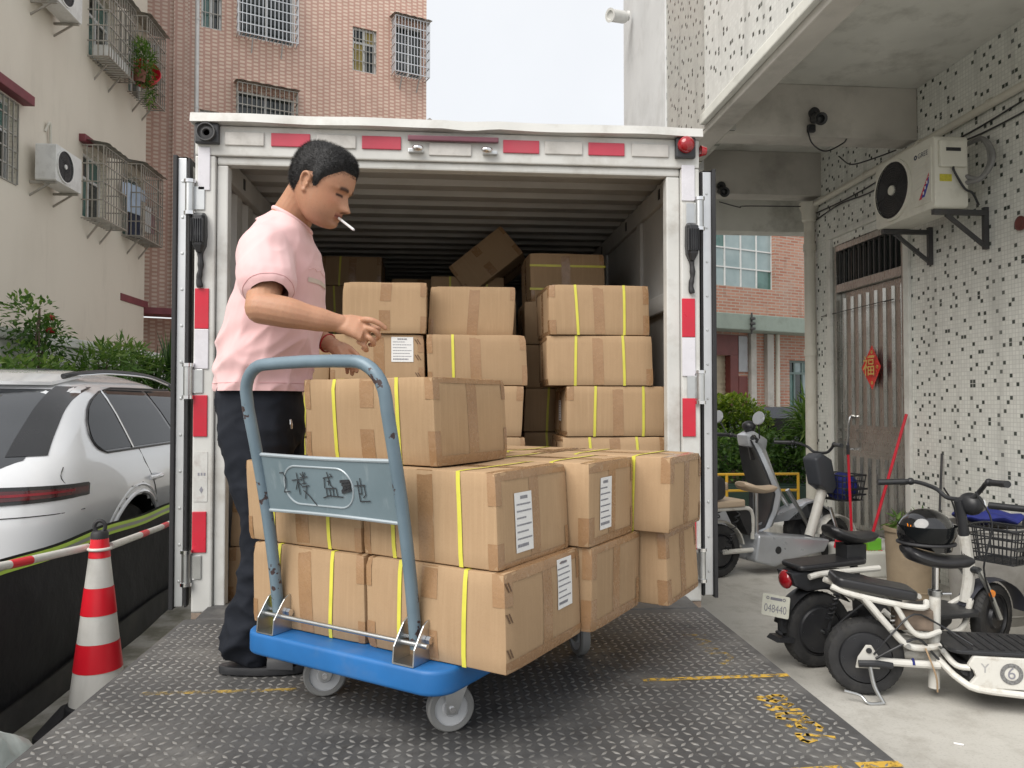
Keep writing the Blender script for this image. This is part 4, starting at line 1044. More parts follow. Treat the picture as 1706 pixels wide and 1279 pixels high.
# roof lip, dented
b = MB(); n = 44; rings = []
for i in range(n + 1):
    x = -1.08 + 2.215 * i / n
    dn = .006 * mnoise.noise((x * 3, 1, 0)) + (-.012 if abs(x - .1) < .12 else 0) * (1 - abs(x - .1) / .12)
    yo = -.045 + .01 * mnoise.noise((x * 4, 5, 2))
    rings.append([(x - TX, yo, 2.602 + dn), (x - TX, .09, 2.602), (x - TX, .09, 2.645), (x - TX, yo + .006, 2.64 + dn * .6)])
b.loft(rings); b.build('roof_lip', white_paint, TR, smooth=True, ang=40)
TB((-1.09, TY + .091, 2.602), (1.15, TY + TL, 2.64)).build('roof', white_paint, TR)
TB((-1.07, TY + .071, .5), (-1.03, TY + TL, 2.6)).build('side_wall', white_paint, TR)
TB((1.09, TY + .071, .5), (1.13, TY + TL, 2.6)).build('side_wall', white_paint, TR)
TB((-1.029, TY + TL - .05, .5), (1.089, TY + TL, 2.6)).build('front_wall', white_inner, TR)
TB((-1.028, TY + .02, .47), (1.088, TY + TL - .051, .545)).build('floor', truck_floor_m, TR)
TB((-.98, TY - .005, .44), (1.04, TY + .019, .548)).build('rear_sill', mat('rusty sill', (.3, .24, .19), .7, var=.25, vs=9, dirt=.7, dcol=(.1, .05, .03), ds=11, dlo=.45), TR, bevel=.004)
for x0 in (-1.068, 1.047): TB((x0, TY + .002, .46), (x0 + .08, TY + .068, .534)).build('post_foot', mat('rusty sill', (.3, .24, .19)), TR)
# corrugated ceiling and left lining
def corrug(n, per, dep):
    pr = []
    for i in range(n):
        t = i * per
        pr += [(t, 0), (t + per * .3, 0), (t + per * .42, dep), (t + per * .86, dep)]
    return pr
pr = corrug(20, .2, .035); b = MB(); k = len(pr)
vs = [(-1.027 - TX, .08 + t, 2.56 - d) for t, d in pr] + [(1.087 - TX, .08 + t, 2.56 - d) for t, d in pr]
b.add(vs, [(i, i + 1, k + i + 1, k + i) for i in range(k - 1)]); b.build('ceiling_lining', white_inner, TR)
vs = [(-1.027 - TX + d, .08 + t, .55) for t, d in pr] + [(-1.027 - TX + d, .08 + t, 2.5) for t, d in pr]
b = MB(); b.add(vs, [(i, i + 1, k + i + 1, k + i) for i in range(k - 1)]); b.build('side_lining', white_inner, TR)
TB((-1.0, TY + .08, 2.4), (-.96, TY + TL - .06, 2.5)).build('top_rail', white_inner, TR, bevel=.006)
TB((1.05, TY + .08, 2.4), (1.088, TY + TL - .06, 2.5)).build('top_rail', white_inner, TR, bevel=.006)
TB((1.07, TY + .08, .55), (1.089, TY + TL - .06, 2.399)).build('side_lining', white_inner, TR)
TB((1.045, TY + .08, 1.86), (1.0695, TY + TL - .06, 1.95)).build('rub_rail', white_inner, TR, bevel=.006)
TB((1.045, TY + .08, 1.2), (1.0695, TY + TL - .06, 1.29)).build('rub_rail', white_inner, TR, bevel=.006)
for i in range(4): TB((1.052, TY + .75 + i * .9, .56), (1.0694, TY + .83 + i * .9, 1.859)).build('wall_rib', white_inner, TR); TB((1.052, TY + .75 + i * .9, 1.951), (1.0694, TY + .83 + i * .9, 2.398)).build('wall_rib', white_inner, TR)
for x in (-1.03, 1.05):
    for i in range(4):
        b = MB(); b.b2((x + (.072 if x < 0 else -.003) - TX - .002, .35 + i * .7, 2.425), (x + (.072 if x < 0 else -.003) - TX + .002, .375 + i * .7, 2.475)); b.build('lashing_slot', black_plastic, TR)
# reflectors: header row and posts
for i, (x0, x1) in enumerate(((-.946, -.783), (-.753, -.589), (-.561, -.395), (-.369, -.201), (-.079, .104), (.244, .404), (.43, .597), (.624, .787), (.82, .987))):
    z0, z1 = (2.516, 2.573) if i != 4 else (2.496, 2.551)
    o = TB((x0, TY - .008, z0), (x1, TY + .002, z1)).build('reflector', faded_white if i % 2 == 0 else faded_red, TR, bevel=.003)
    o['label'] = 'faded white header reflector' if i % 2 == 0 else 'faded red header reflector'
for (x0, x1, z0, z1, m) in ((-1.056, -1.006, 2.32, 2.505, white_reflect), (-1.064, -1.006, 1.73, 1.902, red_reflect), (-1.064, -1.006, 1.56, 1.729, white_reflect), (-1.066, -1.008, 1.274, 1.449, red_reflect), (-1.066, -1.008, .787, .959, red_reflect), (1.047, 1.107, 2.322, 2.484, white_reflect), (1.046, 1.106, 1.71, 1.883, red_reflect), (1.046, 1.106, 1.535, 1.708, white_reflect), (1.046, 1.106, 1.266, 1.437, red_reflect), (1.046, 1.106, .765, .94, red_reflect)):
    o = TB((x0, TY - .006, z0), (x1, TY + .002, z1)).build('reflector', m, TR, bevel=.003); o['label'] = 'red post reflector' if m is red_reflect else 'white post reflector'
TB((-1.062, TY - .002, 1.0), (-1.006, TY + .001, 1.21)).build('scuffed_sticker', mat('scuffed sticker', (.52, .52, .5), .6, var=.1, vs=20, dirt=.5, dcol=(.3, .22, .2), ds=22), TR)
b = MB()
for i in range(3): b.b2((-1.045 + .012 * i - TX, -.0028, 1.11), (-1.038 + .012 * i - TX, -.0022, 1.122))
b.prism([(-1.038 - TX, 1.05), (-1.03 - TX, 1.065), (-1.022 - TX, 1.05), (-1.03 - TX, 1.035)], -.0028, -.0022, 'xz'); b.build('sticker_print', ink_m, TR)
# reversing speaker, marker lamp, bar, plate lamps
b = MB(); b.b2((-1.063 - TX, -.03, 2.515), (-.965 - TX, -.001, 2.6)); b.build('speaker_box', black_plastic, TR, bevel=.006)
b = MB(); b.lathe([(.0, .012), (.012, .012), (.016, .004), (.03, .008), (.034, -.006), (.038, -.006), (.038, .012)], (-1.014 - TX, -.042, 2.558), 28, 'y'); b.build('speaker_horn', dark_steel, TR, smooth=True)
b = MB(); b.b2((1.015 - TX, -.03, 2.51), (1.105 - TX, -.001, 2.6)); b.build('lamp_box', black_plastic, TR, bevel=.006)
b = MB(); b.lathe([(.0, -.028), (.02, -.024), (.033, -.012), (.037, .0), (.037, .012)], (1.058 - TX, -.042, 2.565), 24, 'y'); b.build('marker_lamp', tail_red, TR, smooth=True)
b = MB(); b.lathe([(.0, .03), (.018, .026), (.026, 0)], (1.135 - TX, -.0, 2.55), 16, 'x'); b.build('side_marker_lamp', tail_red, TR, smooth=True)
TB((-.171, TY - .03, 2.553), (.223, TY - .009, 2.575)).build('lamp_bar', mat('maroon bar', (.15, .05, .07), .4, var=.15, dirt=.3), TR, bevel=.004)
for x, sx in ((-.139, 1), (.183, -1)):
    b = MB(); b.b2((x - .03 - TX, -.02, 2.503), (x + .035 - TX, -.001, 2.52)); b.build('lamp_bracket', steel, TR, bevel=.003)
    b = MB(); b.ell((x + .012 * sx - TX, -.032, 2.517), (.026, .018, .014), 14, 8); b.build('plate_lamp', chrome, TR, smooth=True)
for x, pts in ((-1.042, (2.138, 2.043, 1.907)), (1.088, (2.132, 2.037, 1.902))):
    b = MB(); rings = []
    for i, (z, w, d) in enumerate(((2.22, .02, .02), (2.205, .028, .045), (2.12, .03, .05), (2.08, .026, .045), (2.05, .012, .03))):
        rings.append([(x - TX + sx_ * w * .95, yy, z) for sx_, yy in ((-1, .0), (1, .0), (1, -d * .7), (.6, -d), (-.6, -d), (-1, -d * .7))])
    b.loft(rings)
    for q in range(6): b.b2((x - TX - .026 + .009 * q, -.054, 2.09), (x - TX - .022 + .009 * q, -.04, 2.19))
    b.build('rubber_buffer', black_plastic, TR, bevel=.003)
    b = MB(); b.tube(spline([(x - TX, -.01, 2.06), (x - TX + .004, -.013, 1.99), (x - TX - .003, -.011, 1.94), (x - TX + .002, -.012, 1.905)], 5), [.012, .013, .011, .012, .014, .012, .01, .011, .013, .012, .011, .012, .013, .014, .014, .012], 8); b.build('tar_streak', rubber, TR, smooth=True)
# hinges
for x, s_, zs in ((-1.085, -1, (2.286, 1.508, .726)), (1.125, 1, (2.262, 1.486, .699))):
    for z in zs:
        hg = empty('hinge'); hg.parent = TR
        b = MB(); b.cyl((x - TX, -.012, z - .06), (x - TX, -.012, z + .06), .019, 16); b.build('hinge_barrel', steel, hg, smooth=True)
        for q_ in (1, -1): b = MB(); b.cyl((x - TX, -.012, z + q_ * .0605), (x - TX, -.012, z + q_ * .075), .024, 16); b.build('hinge_washer', chrome, hg, smooth=True)
        b = MB(); b.b2((x - s_ * .058 - TX, -.006, z - .05), (x - s_ * .012 - TX, -.001, z + .05)); b.build('hinge_leaf', steel, hg, bevel=.002)
# doors folded back along the sides
for s_, x in ((-1, -1.112), (1, 1.158)):
    dr_ = empty('rear_door'); dr_.parent = TR; dr_.location = (x - TX, .03, 0); dr_.rotation_euler = (0, 0, -s_ * R(2.5))
    b = MB(); b.b2((0, .012, .56), (s_ * .042, 1.04, 2.46)); b.build('door_panel', white_paint, dr_, bevel=.004)
    b = MB(); b.b2((-.002, 0, .555), (s_ * .036, .0118, 2.465)); b.build('edge_trim', alu, dr_, bevel=.002)
    b = MB(); b.b2((s_ * .037, -.014, .545), (s_ * .054, .05, 2.475)); b.b2((-s_ * .012, .004, .55), (-s_ * .0025, .05, 2.47)); b.build('rubber_seal', rubber, dr_, bevel=.003)
    b = MB()
    for i in range(12): b.lathe([(0, -.004), (.005, -.003), (.0065, 0)], (s_ * .016, 0, .66 + i * .155), 10, 'y')
    b.build('rivet', steel, dr_, smooth=True)
    b = MB(); b.cyl((s_ * .06, .95, .5), (s_ * .06, .95, 2.5), .014, 10); b.build('lock_rod', steel, dr_, smooth=True)
    b = MB(); b.add([(0, .0, 2.47), (s_ * .04, .0, 2.47), (s_ * .04, .5, 2.53), (0, .5, 2.53)], [(0, 1, 2, 3)])
    b.build('top_flap', rubber, dr_)
# chassis and wheels under the box
TB((-.42, TY + .15, .3), (-.32, TY + 4.1, .468)).build('chassis_rail', dark_steel, TR); TB((.38, TY + .15, .3), (.48, TY + 4.1, .468)).build('chassis_rail', dark_steel, TR)
for x in (-.92, .98):
    for y in (1.3, 3.9):
        w = empty('wheel'); w.parent = TR
        b = MB(); b.lathe([(.17, -.1), (.33, -.1), (.36, -.06), (.36, .06), (.33, .1), (.17, .1)], (x - TX, y, .36), 28, 'x'); b.build('tyre', tyre_m, w, smooth=True)
        b = MB(); b.lathe([(0, -.03), (.1, -.04), (.169, -.08), (.169, .08), (.1, .04), (0, .03)], (x - TX, y, .36), 24, 'x'); b.build('rim', steel, w, smooth=True)

# ================================================================ CARDBOARD BOXES
def ordinal_tape_loop(): pass
class CB:
    """one carton in local coordinates: x along the long side, y along the width, z up from its base"""
    def __init__(s, L, W, H, seed, r=.0042):
        s.L, s.W, s.H, s.r = L, W, H, r; s.rg = random.Random(seed); s.sd = seed * 3.71
        g = s.rg; s.bx, s.by, s.bz = g.uniform(-.002, .0045), g.uniform(-.002, .0055), g.uniform(0, .006); s.sh = (g.uniform(-.012, .012), g.uniform(-.01, .01))
    def D(s, p, eps):
        L, W, H, r = s.L / 2, s.W / 2, s.H / 2, s.r
        x, y, z = p[0], p[1], p[2] - H
        q = [max(-a + r, min(a - r, c)) for a, c in ((L, x), (W, y), (H, z))]
        d = Vector((x - q[0], y - q[1], z - q[2])); l = d.length
        if l > 1e-9: d *= (r + eps) / l
        x, y, z = q[0] + d.x, q[1] + d.y, q[2] + d.z
        fx, fy, fz = 1 - min(1, abs(x / L)) ** 2, 1 - min(1, abs(y / W)) ** 2, 1 - min(1, abs(z / H)) ** 2
        y += s.by * fx * fz * (1 if y > 0 else -1) * min(1, abs(y / W)) ** 3
        x += s.bx * fy * fz * (1 if x > 0 else -1) * min(1, abs(x / L)) ** 3
        z -= s.bz * fx * fy * (1 if z > 0 else 0)
        nz = mnoise.noise((p[0] * 7 + s.sd, p[1] * 7, p[2] * 7))
        y += .0016 * nz; x += .0016 * mnoise.noise((p[0] * 6, p[1] * 6 + s.sd, p[2] * 6 + 4))
        z += .0012 * mnoise.noise((p[0] * 6 + 9, p[1] * 6, s.sd)) * (p[2] / s.H)
        ex, ey, ez = abs(x / L), abs(y / W), abs(z / H)
        k = max(0, ex - .86) * max(0, ey - .84) + max(0, ex - .86) * max(0, ez - .8) + max(0, ey - .84) * max(0, ez - .8)
        if k > 0:
            cr_ = k * 10 * (.0025 + .011 * max(0, mnoise.noise((p[0] * 9 + s.sd, p[1] * 9 + 2, p[2] * 9))))
            x -= cr_ * (1 if x > 0 else -1) * min(1, ex); y -= cr_ * (1 if y > 0 else -1) * min(1, ey); z -= cr_ * .7 * (1 if z > 0 else 0)
        x += s.sh[0] * (z / H) * .5; y += s.sh[1] * (z / H) * .5
        return (x, y, z + H)
    def body(s):
        b = MB(); n = (12, 10, 8); d = (s.L, s.W, s.H)
        def lin(k):
            t = [-.5 + i / (n[k] - 2) for i in range(n[k] - 1)]
            e = s.r / d[k]
            return [-.5, -.5 + e] + t[1:-1] + [.5 - e, .5]
        for ax in range(3):
            u, v = [(1, 2), (0, 2), (0, 1)][ax]
            U_, V_ = lin(u), lin(v)
            for sg in (-.5, .5):
                g = []
                for a in U_:
                    for c in V_:
                        p = [0, 0, 0]; p[ax] = sg * d[ax]; p[u] = a * d[u]; p[v] = c * d[v]; p[2] += s.H / 2
                        g.append(s.D(p, 0))
                m = len(V_)
                b.add(g, [(i * m + j, (i + 1) * m + j, (i + 1) * m + j + 1, i * m + j + 1) for i in range(len(U_) - 1) for j in range(m - 1)])
        return b
    def patch(s, face, u0, u1, v0, v1, eps, nu=3, nv=3, skew=0, b=None):
        """rectangle on a face: '-y','+y' use (x, z); '-x','+x' use (y, z); '+z' uses (x, y)"""
        b = b or MB(); L, W, H = s.L / 2, s.W / 2, s.H; g = []
        for i in range(nu + 1):
            for j in range(nv + 1):
                u = u0 + (u1 - u0) * i / nu; v = v0 + (v1 - v0) * j / nv; u += skew * (v - v0)
                p = {'-y': (u, -W, v), '+y': (u, W, v), '-x': (-L, u, v), '+x': (L, u, v), '+z': (u, v, H)}[face]
                g.append(s.D(p, eps))
        m = nv + 1
        b.add(g, [(i * m + j, (i + 1) * m + j, (i + 1) * m + j + 1, i * m + j + 1) for i in range(nu) for j in range(nv)])
        return b
    def loop(s, plane, c, w, eps, segs=None, tilt=0):
        """band round the box: plane 'yz' at x = c, or 'xz' at y = c; segs limits it to parts of the perimeter (side -, top, side +)"""
        b = MB(); L, W, H = s.L / 2, s.W / 2, s.H; h = L if plane == 'xz' else W
        full = [(-h, z) for z in np.linspace(0, H, 9)] + [(t, H) for t in np.linspace(-h, h, 9)][1:] + [(h, z) for z in np.linspace(H, 0, 9)][1:] + [(t, 0) for t in np.linspace(h, -h, 5)][1:]
        g = []
        for k, (t, z) in enumerate(full):
            for sg in (-.5, 0, .5):
                cc = c + sg * w + tilt * (z - H / 2)
                g.append(s.D((cc, t, z) if plane == 'yz' else (t, cc, z), eps))
        b.add(g, [(i * 3 + j, (i + 1) * 3 + j, (i + 1) * 3 + j + 1, i * 3 + j + 1) for i in range(len(full) - 1) for j in range(2)])
        return b
BOXN = [0]
def carton(loc, rz, label, L=.44, W=.37, H=.236, straps=(-.24, .24), tag_on=None, rx=(0, 0), group=None, detail=True, marks=False, center=True, hand=False, strap_dir='yz'):
    BOXN[0] += 1
    k = CB(L, W, H, BOXN[0]); g = k.rg
    o = empty('cardboard_box', loc, rz, label=label, cat='box', group=group)
    o.rotation_euler = (rx[0], rx[1], rz)
    k.body().build('carton', cardboard, o, smooth=True, ang=27)
    tw = .05
    k.loop('xz', g.uniform(-.01, .01), tw, .0009, tilt=g.uniform(-.02, .02)).build('tape', tape_m, o, smooth=True)
    if center:
        x0 = g.uniform(-.01, .01)
        for f in ('-y', '+y'):
            if g.random() < .35: k.patch(f, x0 - tw / 2, x0 + tw / 2, .004, H, .001, 2, 6, g.uniform(-.04, .04)).build('tape', tape_m, o, smooth=True)
            else:
                k.patch(f, x0 - tw / 2, x0 + tw / 2, H * g.uniform(.55, .72), H, .001, 2, 4, g.uniform(-.05, .05)).build('tape', tape_m, o, smooth=True)
                k.patch(f, x0 - tw / 2, x0 + tw / 2, 0, H * g.uniform(.3, .45), .001, 2, 4, g.uniform(-.05, .05)).build('tape', tape_m, o, smooth=True)
    if detail:
        for sx in (-1, 1):      # corner strips folded over each vertical edge, and a strip along the top of each end
            f2 = '-x' if sx < 0 else '+x'
            for z0, z1 in ((H * g.uniform(.62, .75), H), (0, H * g.uniform(.25, .4))):
                if g.random() < .8:
                    w = g.uniform(.02, .034); bb = k.patch('-y', sx * L / 2, sx * (L / 2 - w), z0, z1, .0013, 2, 3); k.patch(f2, -W / 2, -W / 2 + w, z0, z1, .0013, 2, 3, b=bb); bb.build('corner_tape', tape_m, o, smooth=True)
                if g.random() < .7:
                    w = g.uniform(.02, .034); bb = k.patch('+y', sx * L / 2, sx * (L / 2 - w), z0, z1, .0013, 2, 3); k.patch(f2, W / 2, W / 2 - w, z0, z1, .0013, 2, 3, b=bb); bb.build('corner_tape', tape_m, o, smooth=True)
            bb = k.patch('+z', sx * (L / 2 - .028), sx * L / 2, -W / 2, W / 2, .0015, 2, 6); k.patch(f2, -W / 2, W / 2, H - g.uniform(.012, .03), H, .0015, 6, 2, b=bb); bb.build('edge_tape', tape_m, o, smooth=True)
            bb = k.patch(f2, -W / 2, W / 2, 0, g.uniform(.012, .03), .0015, 6, 2); bb.build('edge_tape', tape_m, o, smooth=True)
    for t in straps:
        if strap_dir == 'yz': k.loop('yz', t * L + g.uniform(-.008, .008), .0125, .0026, tilt=g.uniform(-.05, .05)).build('strap', strap_m, o, smooth=True)
        else: k.loop('xz', t * W, .0125, .0026).build('strap', strap_m, o, smooth=True)
    if tag_on:
        f, u, v, w, h = tag_on
        lb = k.patch(f, u - w / 2, u + w / 2, v - h / 2, v + h / 2, .0022, 3, 3, g.uniform(-.05, .05)).build('label', paper_m, o, smooth=True)
        lb['label'] = 'white printed address label'
        bb = MB(); rows = 8
        for i in range(rows):
            z = v + h / 2 - h * (i + .75) / (rows + .7); hh = h * (.028 if 0 < i < rows - 1 else .055)
            x = -w * .42; e = w * g.uniform(.1, .42) if i % 2 else w * .42
            if i in (0,): x, e = -w * .2, w * .22
            while x < e:
                q = min(g.uniform(.02, .05) * w * 1.4, e - x + .001); k.patch(f, u + x, u + x + q * .8, z - hh / 2, z + hh / 2, .0027, 1, 1, b=bb); x += q * 1.1
        bb.build('print', ink_m, lb)
    if hand:
        f, u = hand; bb = MB()
        for z in (H * .2, H * .55, H * .86):
            for q in (0, .011): k.patch(f, u + q, u + q + .005, z - .012, z + .012, .0024, 1, 2, -.6, b=bb)
        bb.build('crease_mark', mat('brown crease', (.12, .07, .04), .8), o)
    return o
TH = R(36); TCu, TCv = -1.4425, 1.97
def WU(u, v): return (u * math.cos(TH) + v * math.sin(TH), -u * math.sin(TH) + v * math.cos(TH))
DK = .772
gT = 'cartons loaded on the trolley'
def tbox(u0, u1, v0, v1, z, label, dr=0, H=.237, **k):
    x, y = WU((u0 + u1) / 2, (v0 + v1) / 2)
    return carton((x, y, z), -TH + R(dr), label, L=u1 - u0, W=v1 - v0, H=H, group=gT, **k)
Z1, Z2, Z3 = DK, DK + .239, DK + .478
# lower tier
tbox(-1.83, -1.392, 1.545, 1.93, Z1, 'bottom tier carton behind the left upright of the trolley handle')
tbox(-1.387, -.95, 1.545, 1.945, Z1, 'bottom tier carton nearest the camera with its label high on the end', tag_on=('+x', .1, .16, .085, .13), hand=('+x', -.185))
tbox(-1.36, -.915, 1.95, 2.31, Z1, 'bottom tier carton second from the camera along the right side')
tbox(-1.29, -.83, 2.325, 2.64, Z1, 'bottom tier carton farthest along the right side of the trolley')
tbox(-1.81, -1.37, 1.95, 2.31, Z1, 'bottom tier carton hidden at the back left of the trolley', detail=False)
# second tier
tbox(-1.865, -1.418, 1.55, 1.92, Z2, 'second tier carton behind the handle panel beside the man', dr=.6)
tbox(-1.412, -.98, 1.558, 1.93, Z2, 'second tier carton nearest the camera with a label low on its end', tag_on=('+x', -.06, .105, .085, .15), dr=-.5)
tbox(-1.36, -.917, 1.935, 2.262, Z2, 'second tier carton with a white label second from the camera', tag_on=('+x', -.055, .115, .08, .15), dr=.4)
tbox(-1.25, -.8, 2.275, 2.59, Z2, 'second tier carton farthest right nearly touching the truck post')
tbox(-1.82, -1.37, 1.935, 2.27, Z2, 'second tier carton at the back left with only its top showing')
tbox(-1.72, -1.27, 2.285, 2.6, Z2, 'second tier carton at the far end with only its top showing')
# top
tbox(-1.675, -1.205, 1.6, 1.965, Z3, 'single top tier carton behind the handle with two yellow straps', dr=.5)

# cartons inside the truck
gK = 'cartons stacked inside the truck'
FZ = .547; HB = .2375
def kbox(x0, x1, y, layer, label, dr=0, W=.38, dz=0, **k):
    return carton(((x0 + x1) / 2, y + W / 2, FZ + layer * HB + dz), R(dr), label, L=x1 - x0, W=W, H=HB - .003, group=gK, **k)
nm = ['floor level carton of the right truck stack', 'second carton up in the right truck stack', 'third carton up in the right truck stack', 'fourth carton up in the right truck stack beside the post', 'fifth carton up in the right truck stack', 'topmost carton of the right truck stack']
for i, (x0, x1, y, dr) in enumerate(((.55, 1.03, 3.5, 0), (.55, 1.03, 3.5, .5), (.54, 1.03, 3.5, -.4), (.553, 1.04, 3.5, .4), (.468, .968, 3.5, -1.5), (.465, .945, 3.5, 1.8))): kbox(x0, x1, y, i, nm[i], dr, tag_on=('-x', .0, .12, .07, .1) if i == 3 else None)
nm = ['floor level carton of the middle truck stack', 'second carton up in the middle truck stack', 'third carton up in the middle truck stack just right of the top trolley carton', 'fourth carton up in the middle truck stack partly hidden by the trolley load', 'fifth carton up in the middle truck stack with one strap', 'topmost carton of the middle truck stack']
for i, (x0, x1, y, dr, st) in enumerate(((-.09, .36, 3.5, 0, (-.24, .24)), (-.09, .36, 3.5, 0, (-.24, .24)), (-.09, .36, 3.5, .3, (-.24, .24)), (-.1, .352, 3.5, -.3, (-.24, .24)), (-.092, .368, 3.5, .5, (-.24,)), (-.088, .318, 3.6, .8, ()))): kbox(x0, x1, y, i, nm[i], dr, straps=st)
nm = ['floor level carton of the left truck stack', 'second carton up in the left truck stack', 'third carton up in the left truck stack', 'fourth carton up in the left truck stack', 'carton with a white label behind the man\'s hands', 'topmost carton of the left truck stack beyond the man\'s hand']
for i, (x0, x1, y, dr) in enumerate(((-.53, -.1, 3.5, 0), (-.53, -.1, 3.5, 0), (-.52, -.1, 3.5, 0), (-.53, -.1, 3.5, .5), (-.53, -.1, 3.52, -1.2), (-.476, -.096, 3.5, .4))): kbox(x0, x1, y, i, nm[i], dr, straps=(-.3, .24) if i < 4 else (), tag_on=('-y', .115, .165, .1, .115) if i == 4 else None, hand=('-y', .185) if i == 4 else False)
nm = ['floor level carton against the left truck wall', 'second carton up against the left truck wall', 'third carton up against the left truck wall', 'fourth carton up against the left truck wall', 'topmost carton against the left truck wall behind the man']
for i in range(5): kbox(-.955 + .01 * (i % 2), -.545, 3.45 if i < 2 else 3.6, i, nm[i], (i % 3 - 1) * .6)
# second row, deeper in
for i in range(6): kbox(-.07, .37, 4.05, i, ['bottom carton', 'second carton', 'third carton', 'fourth carton', 'fifth carton', 'sixth carton'][i] + ' of the deeper stack in the dark gap of the truck', 0, detail=False) if i > 1 else None
for i in range(6): kbox(.42, .9, 4.1, i, ['bottom', 'second', 'third', 'fourth', 'fifth', 'sixth'][i] + ' carton of the deeper stack behind the right truck stack', 0, W=.4, detail=False) if i > 1 else None
carton((.66, 4.34, FZ + 6 * HB + .002), R(2), 'carton with two straps lying across it above the right truck stack', L=.42, W=.37, H=.27, strap_dir='xz', straps=(), group=gK)
bb = MB()
for z in (.07, .2): bb.b2((-.213, -.189, z - .006), (.213, -.1865, z + .006))
bb.build('strap', strap_m, bpy.data.objects[[o.name for o in bpy.data.objects if o.name.startswith('cardboard_box')][-1]])
for i in range(7): kbox(-.1, .36, 4.75, i, ['bottom', 'second', 'third', 'fourth', 'fifth', 'sixth', 'seventh'][i] + ' carton of the stack under the tilted carton', 0, detail=False) if i > 3 else None
carton((.34, 4.86, 2.2), R(-8), 'tilted carton balanced high at the back of the truck', L=.42, W=.36, H=.23, straps=(), rx=(R(-6), R(-38)), group=gK, center=True)
kbox(-.84, -.46, 5.2, 7, 'high carton at the back left of the truck beside the man', 0, H=.19) if False else carton((-.65, 5.4, FZ + 7 * HB), R(1), 'high carton at the back left of the truck beside the man', L=.4, W=.38, H=.2, straps=(-.2,), group=gK)
for i in range(7): kbox(-.86, -.44, 5.2, i, ['bottom', 'second', 'third', 'fourth', 'fifth', 'sixth', 'seventh'][i] + ' carton of the stack at the back left of the truck', 0, detail=False) if i > 3 else None
carton((-.2, 5.5, FZ + 7 * HB - .03), R(4), 'low carton in the shadow at the middle of the truck back', L=.4, W=.36, H=.1, straps=(), group=gK, detail=False)
for i in range(7): kbox(-.42, .0, 5.35, i, ['bottom', 'second', 'third', 'fourth', 'fifth', 'sixth', 'seventh'][i] + ' carton of the stack at the middle of the truck back', 0, detail=False) if i > 3 else None

# ================================================================ PLATFORM TROLLEY
tx, ty = WU(TCu, TCv)
TC = empty('platform_trolley', (tx, ty, PZ), -TH, label='blue platform trolley with a chipped grey-blue folding handle', cat='trolley')
l2 = lambda u, v: (u - TCu, v - TCv)
b = MB(); x0, y0 = l2(-1.80, 1.472); x1, y1 = l2(-1.085, 2.47)
b.prism(rrect(x0, y0, x1, y1, .07, 7), .157, .22, 'xy'); b.build('deck', blue_plastic, TC, bevel=.011, seg=3, smooth=True, ang=60)
b = MB(); b.prism(rrect(x0 + .1, y0 + .1, x1 - .1, y1 - .1, .05, 5), .131, .158, 'xy'); b.build('deck_underframe', blue_plastic, TC)
def cz(z): return z - PZ
hu0, hu1 = -1.70, -1.205
path = []
def hv(z): return 1.53 - .135 * (z - .8) / .7
pts = []
for z in np.linspace(.80, 1.40, 9): pts.append((hu0, hv(z) + .012 * math.sin((z - .8) / .6 * PI), z))
r_ = .09
for i in range(1, 8):
    a = R(180 - 90 * i / 7); zz = 1.43 + r_ * math.sin(a); pts.append((hu0 + r_ + r_ * math.cos(a), hv(zz), zz))
for t in np.linspace(.2, .8, 3): pts.append((hu0 + r_ + (hu1 - hu0 - 2 * r_) * t, hv(1.52), 1.52 + .004 * math.sin(t * PI)))
for i in range(0, 8):
    a = R(90 - 90 * i / 7); zz = 1.43 + r_ * math.sin(a); pts.append((hu1 - r_ + r_ * math.cos(a), hv(zz), zz))
for z in np.linspace(1.40, .80, 9): pts.append((hu1, hv(z) + .012 * math.sin((z - .8) / .6 * PI), z))
b = MB(); b.tube([(*l2(u, v), cz(z)) for u, v, z in pts], .0165, 14); b.build('handle', handle_paint, TC, smooth=True)
# back panel with pressed oval and handwriting
pz0, pz1 = 1.118, 1.275
def pan(u, z, off=0.0):
    v = hv(z) + .004 + .012 * math.sin((z - .8) / .6 * PI) - off
    return (*l2(u, v), cz(z))
b = MB(); nu, nz = 24, 8; g_ = []
for side in (0, .006):
    for i in range(nu + 1):
        for j in range(nz + 1): g_.append(pan(hu0 + (hu1 - hu0) * i / nu, pz0 + (pz1 - pz0) * j / nz + .006 * math.sin(i / nu * PI) * (-1 if j == 0 else (1 if j == nz else 0)) * -.6, side))
m = nz + 1; K = (nu + 1) * m
fs = [(i * m + j, (i + 1) * m + j, (i + 1) * m + j + 1, i * m + j + 1) for i in range(nu) for j in range(nz)]
fs += [tuple(K + q for q in f) for f in fs]
b.add(g_, fs); pnl = b.build('panel', panel_paint, TC, smooth=True)
for zz in (pz0, pz1):
    b = MB(); b.tube([pan(hu0 + .012 + (hu1 - hu0 - .024) * t, zz + (-.003 if zz == pz1 else .003) * math.sin(t * PI), .004) for t in np.linspace(0, 1, 14)], .0055, 8); b.build('panel_rim', mat('pale panel rim', (.36, .41, .44), .35, .2), pnl, smooth=True)
cu_, cz_ = (hu0 + hu1) / 2 - .03, 1.196
b = MB(); b.tube([pan(cu_ + p[0], cz_ + p[1], .006) for p in rrect(-.125, -.052, .125, .052, .05, 8)], .0028, 6, closed=True); b.build('pressed_oval', mat('pale panel rim', (.36, .41, .44)), pnl, smooth=True)
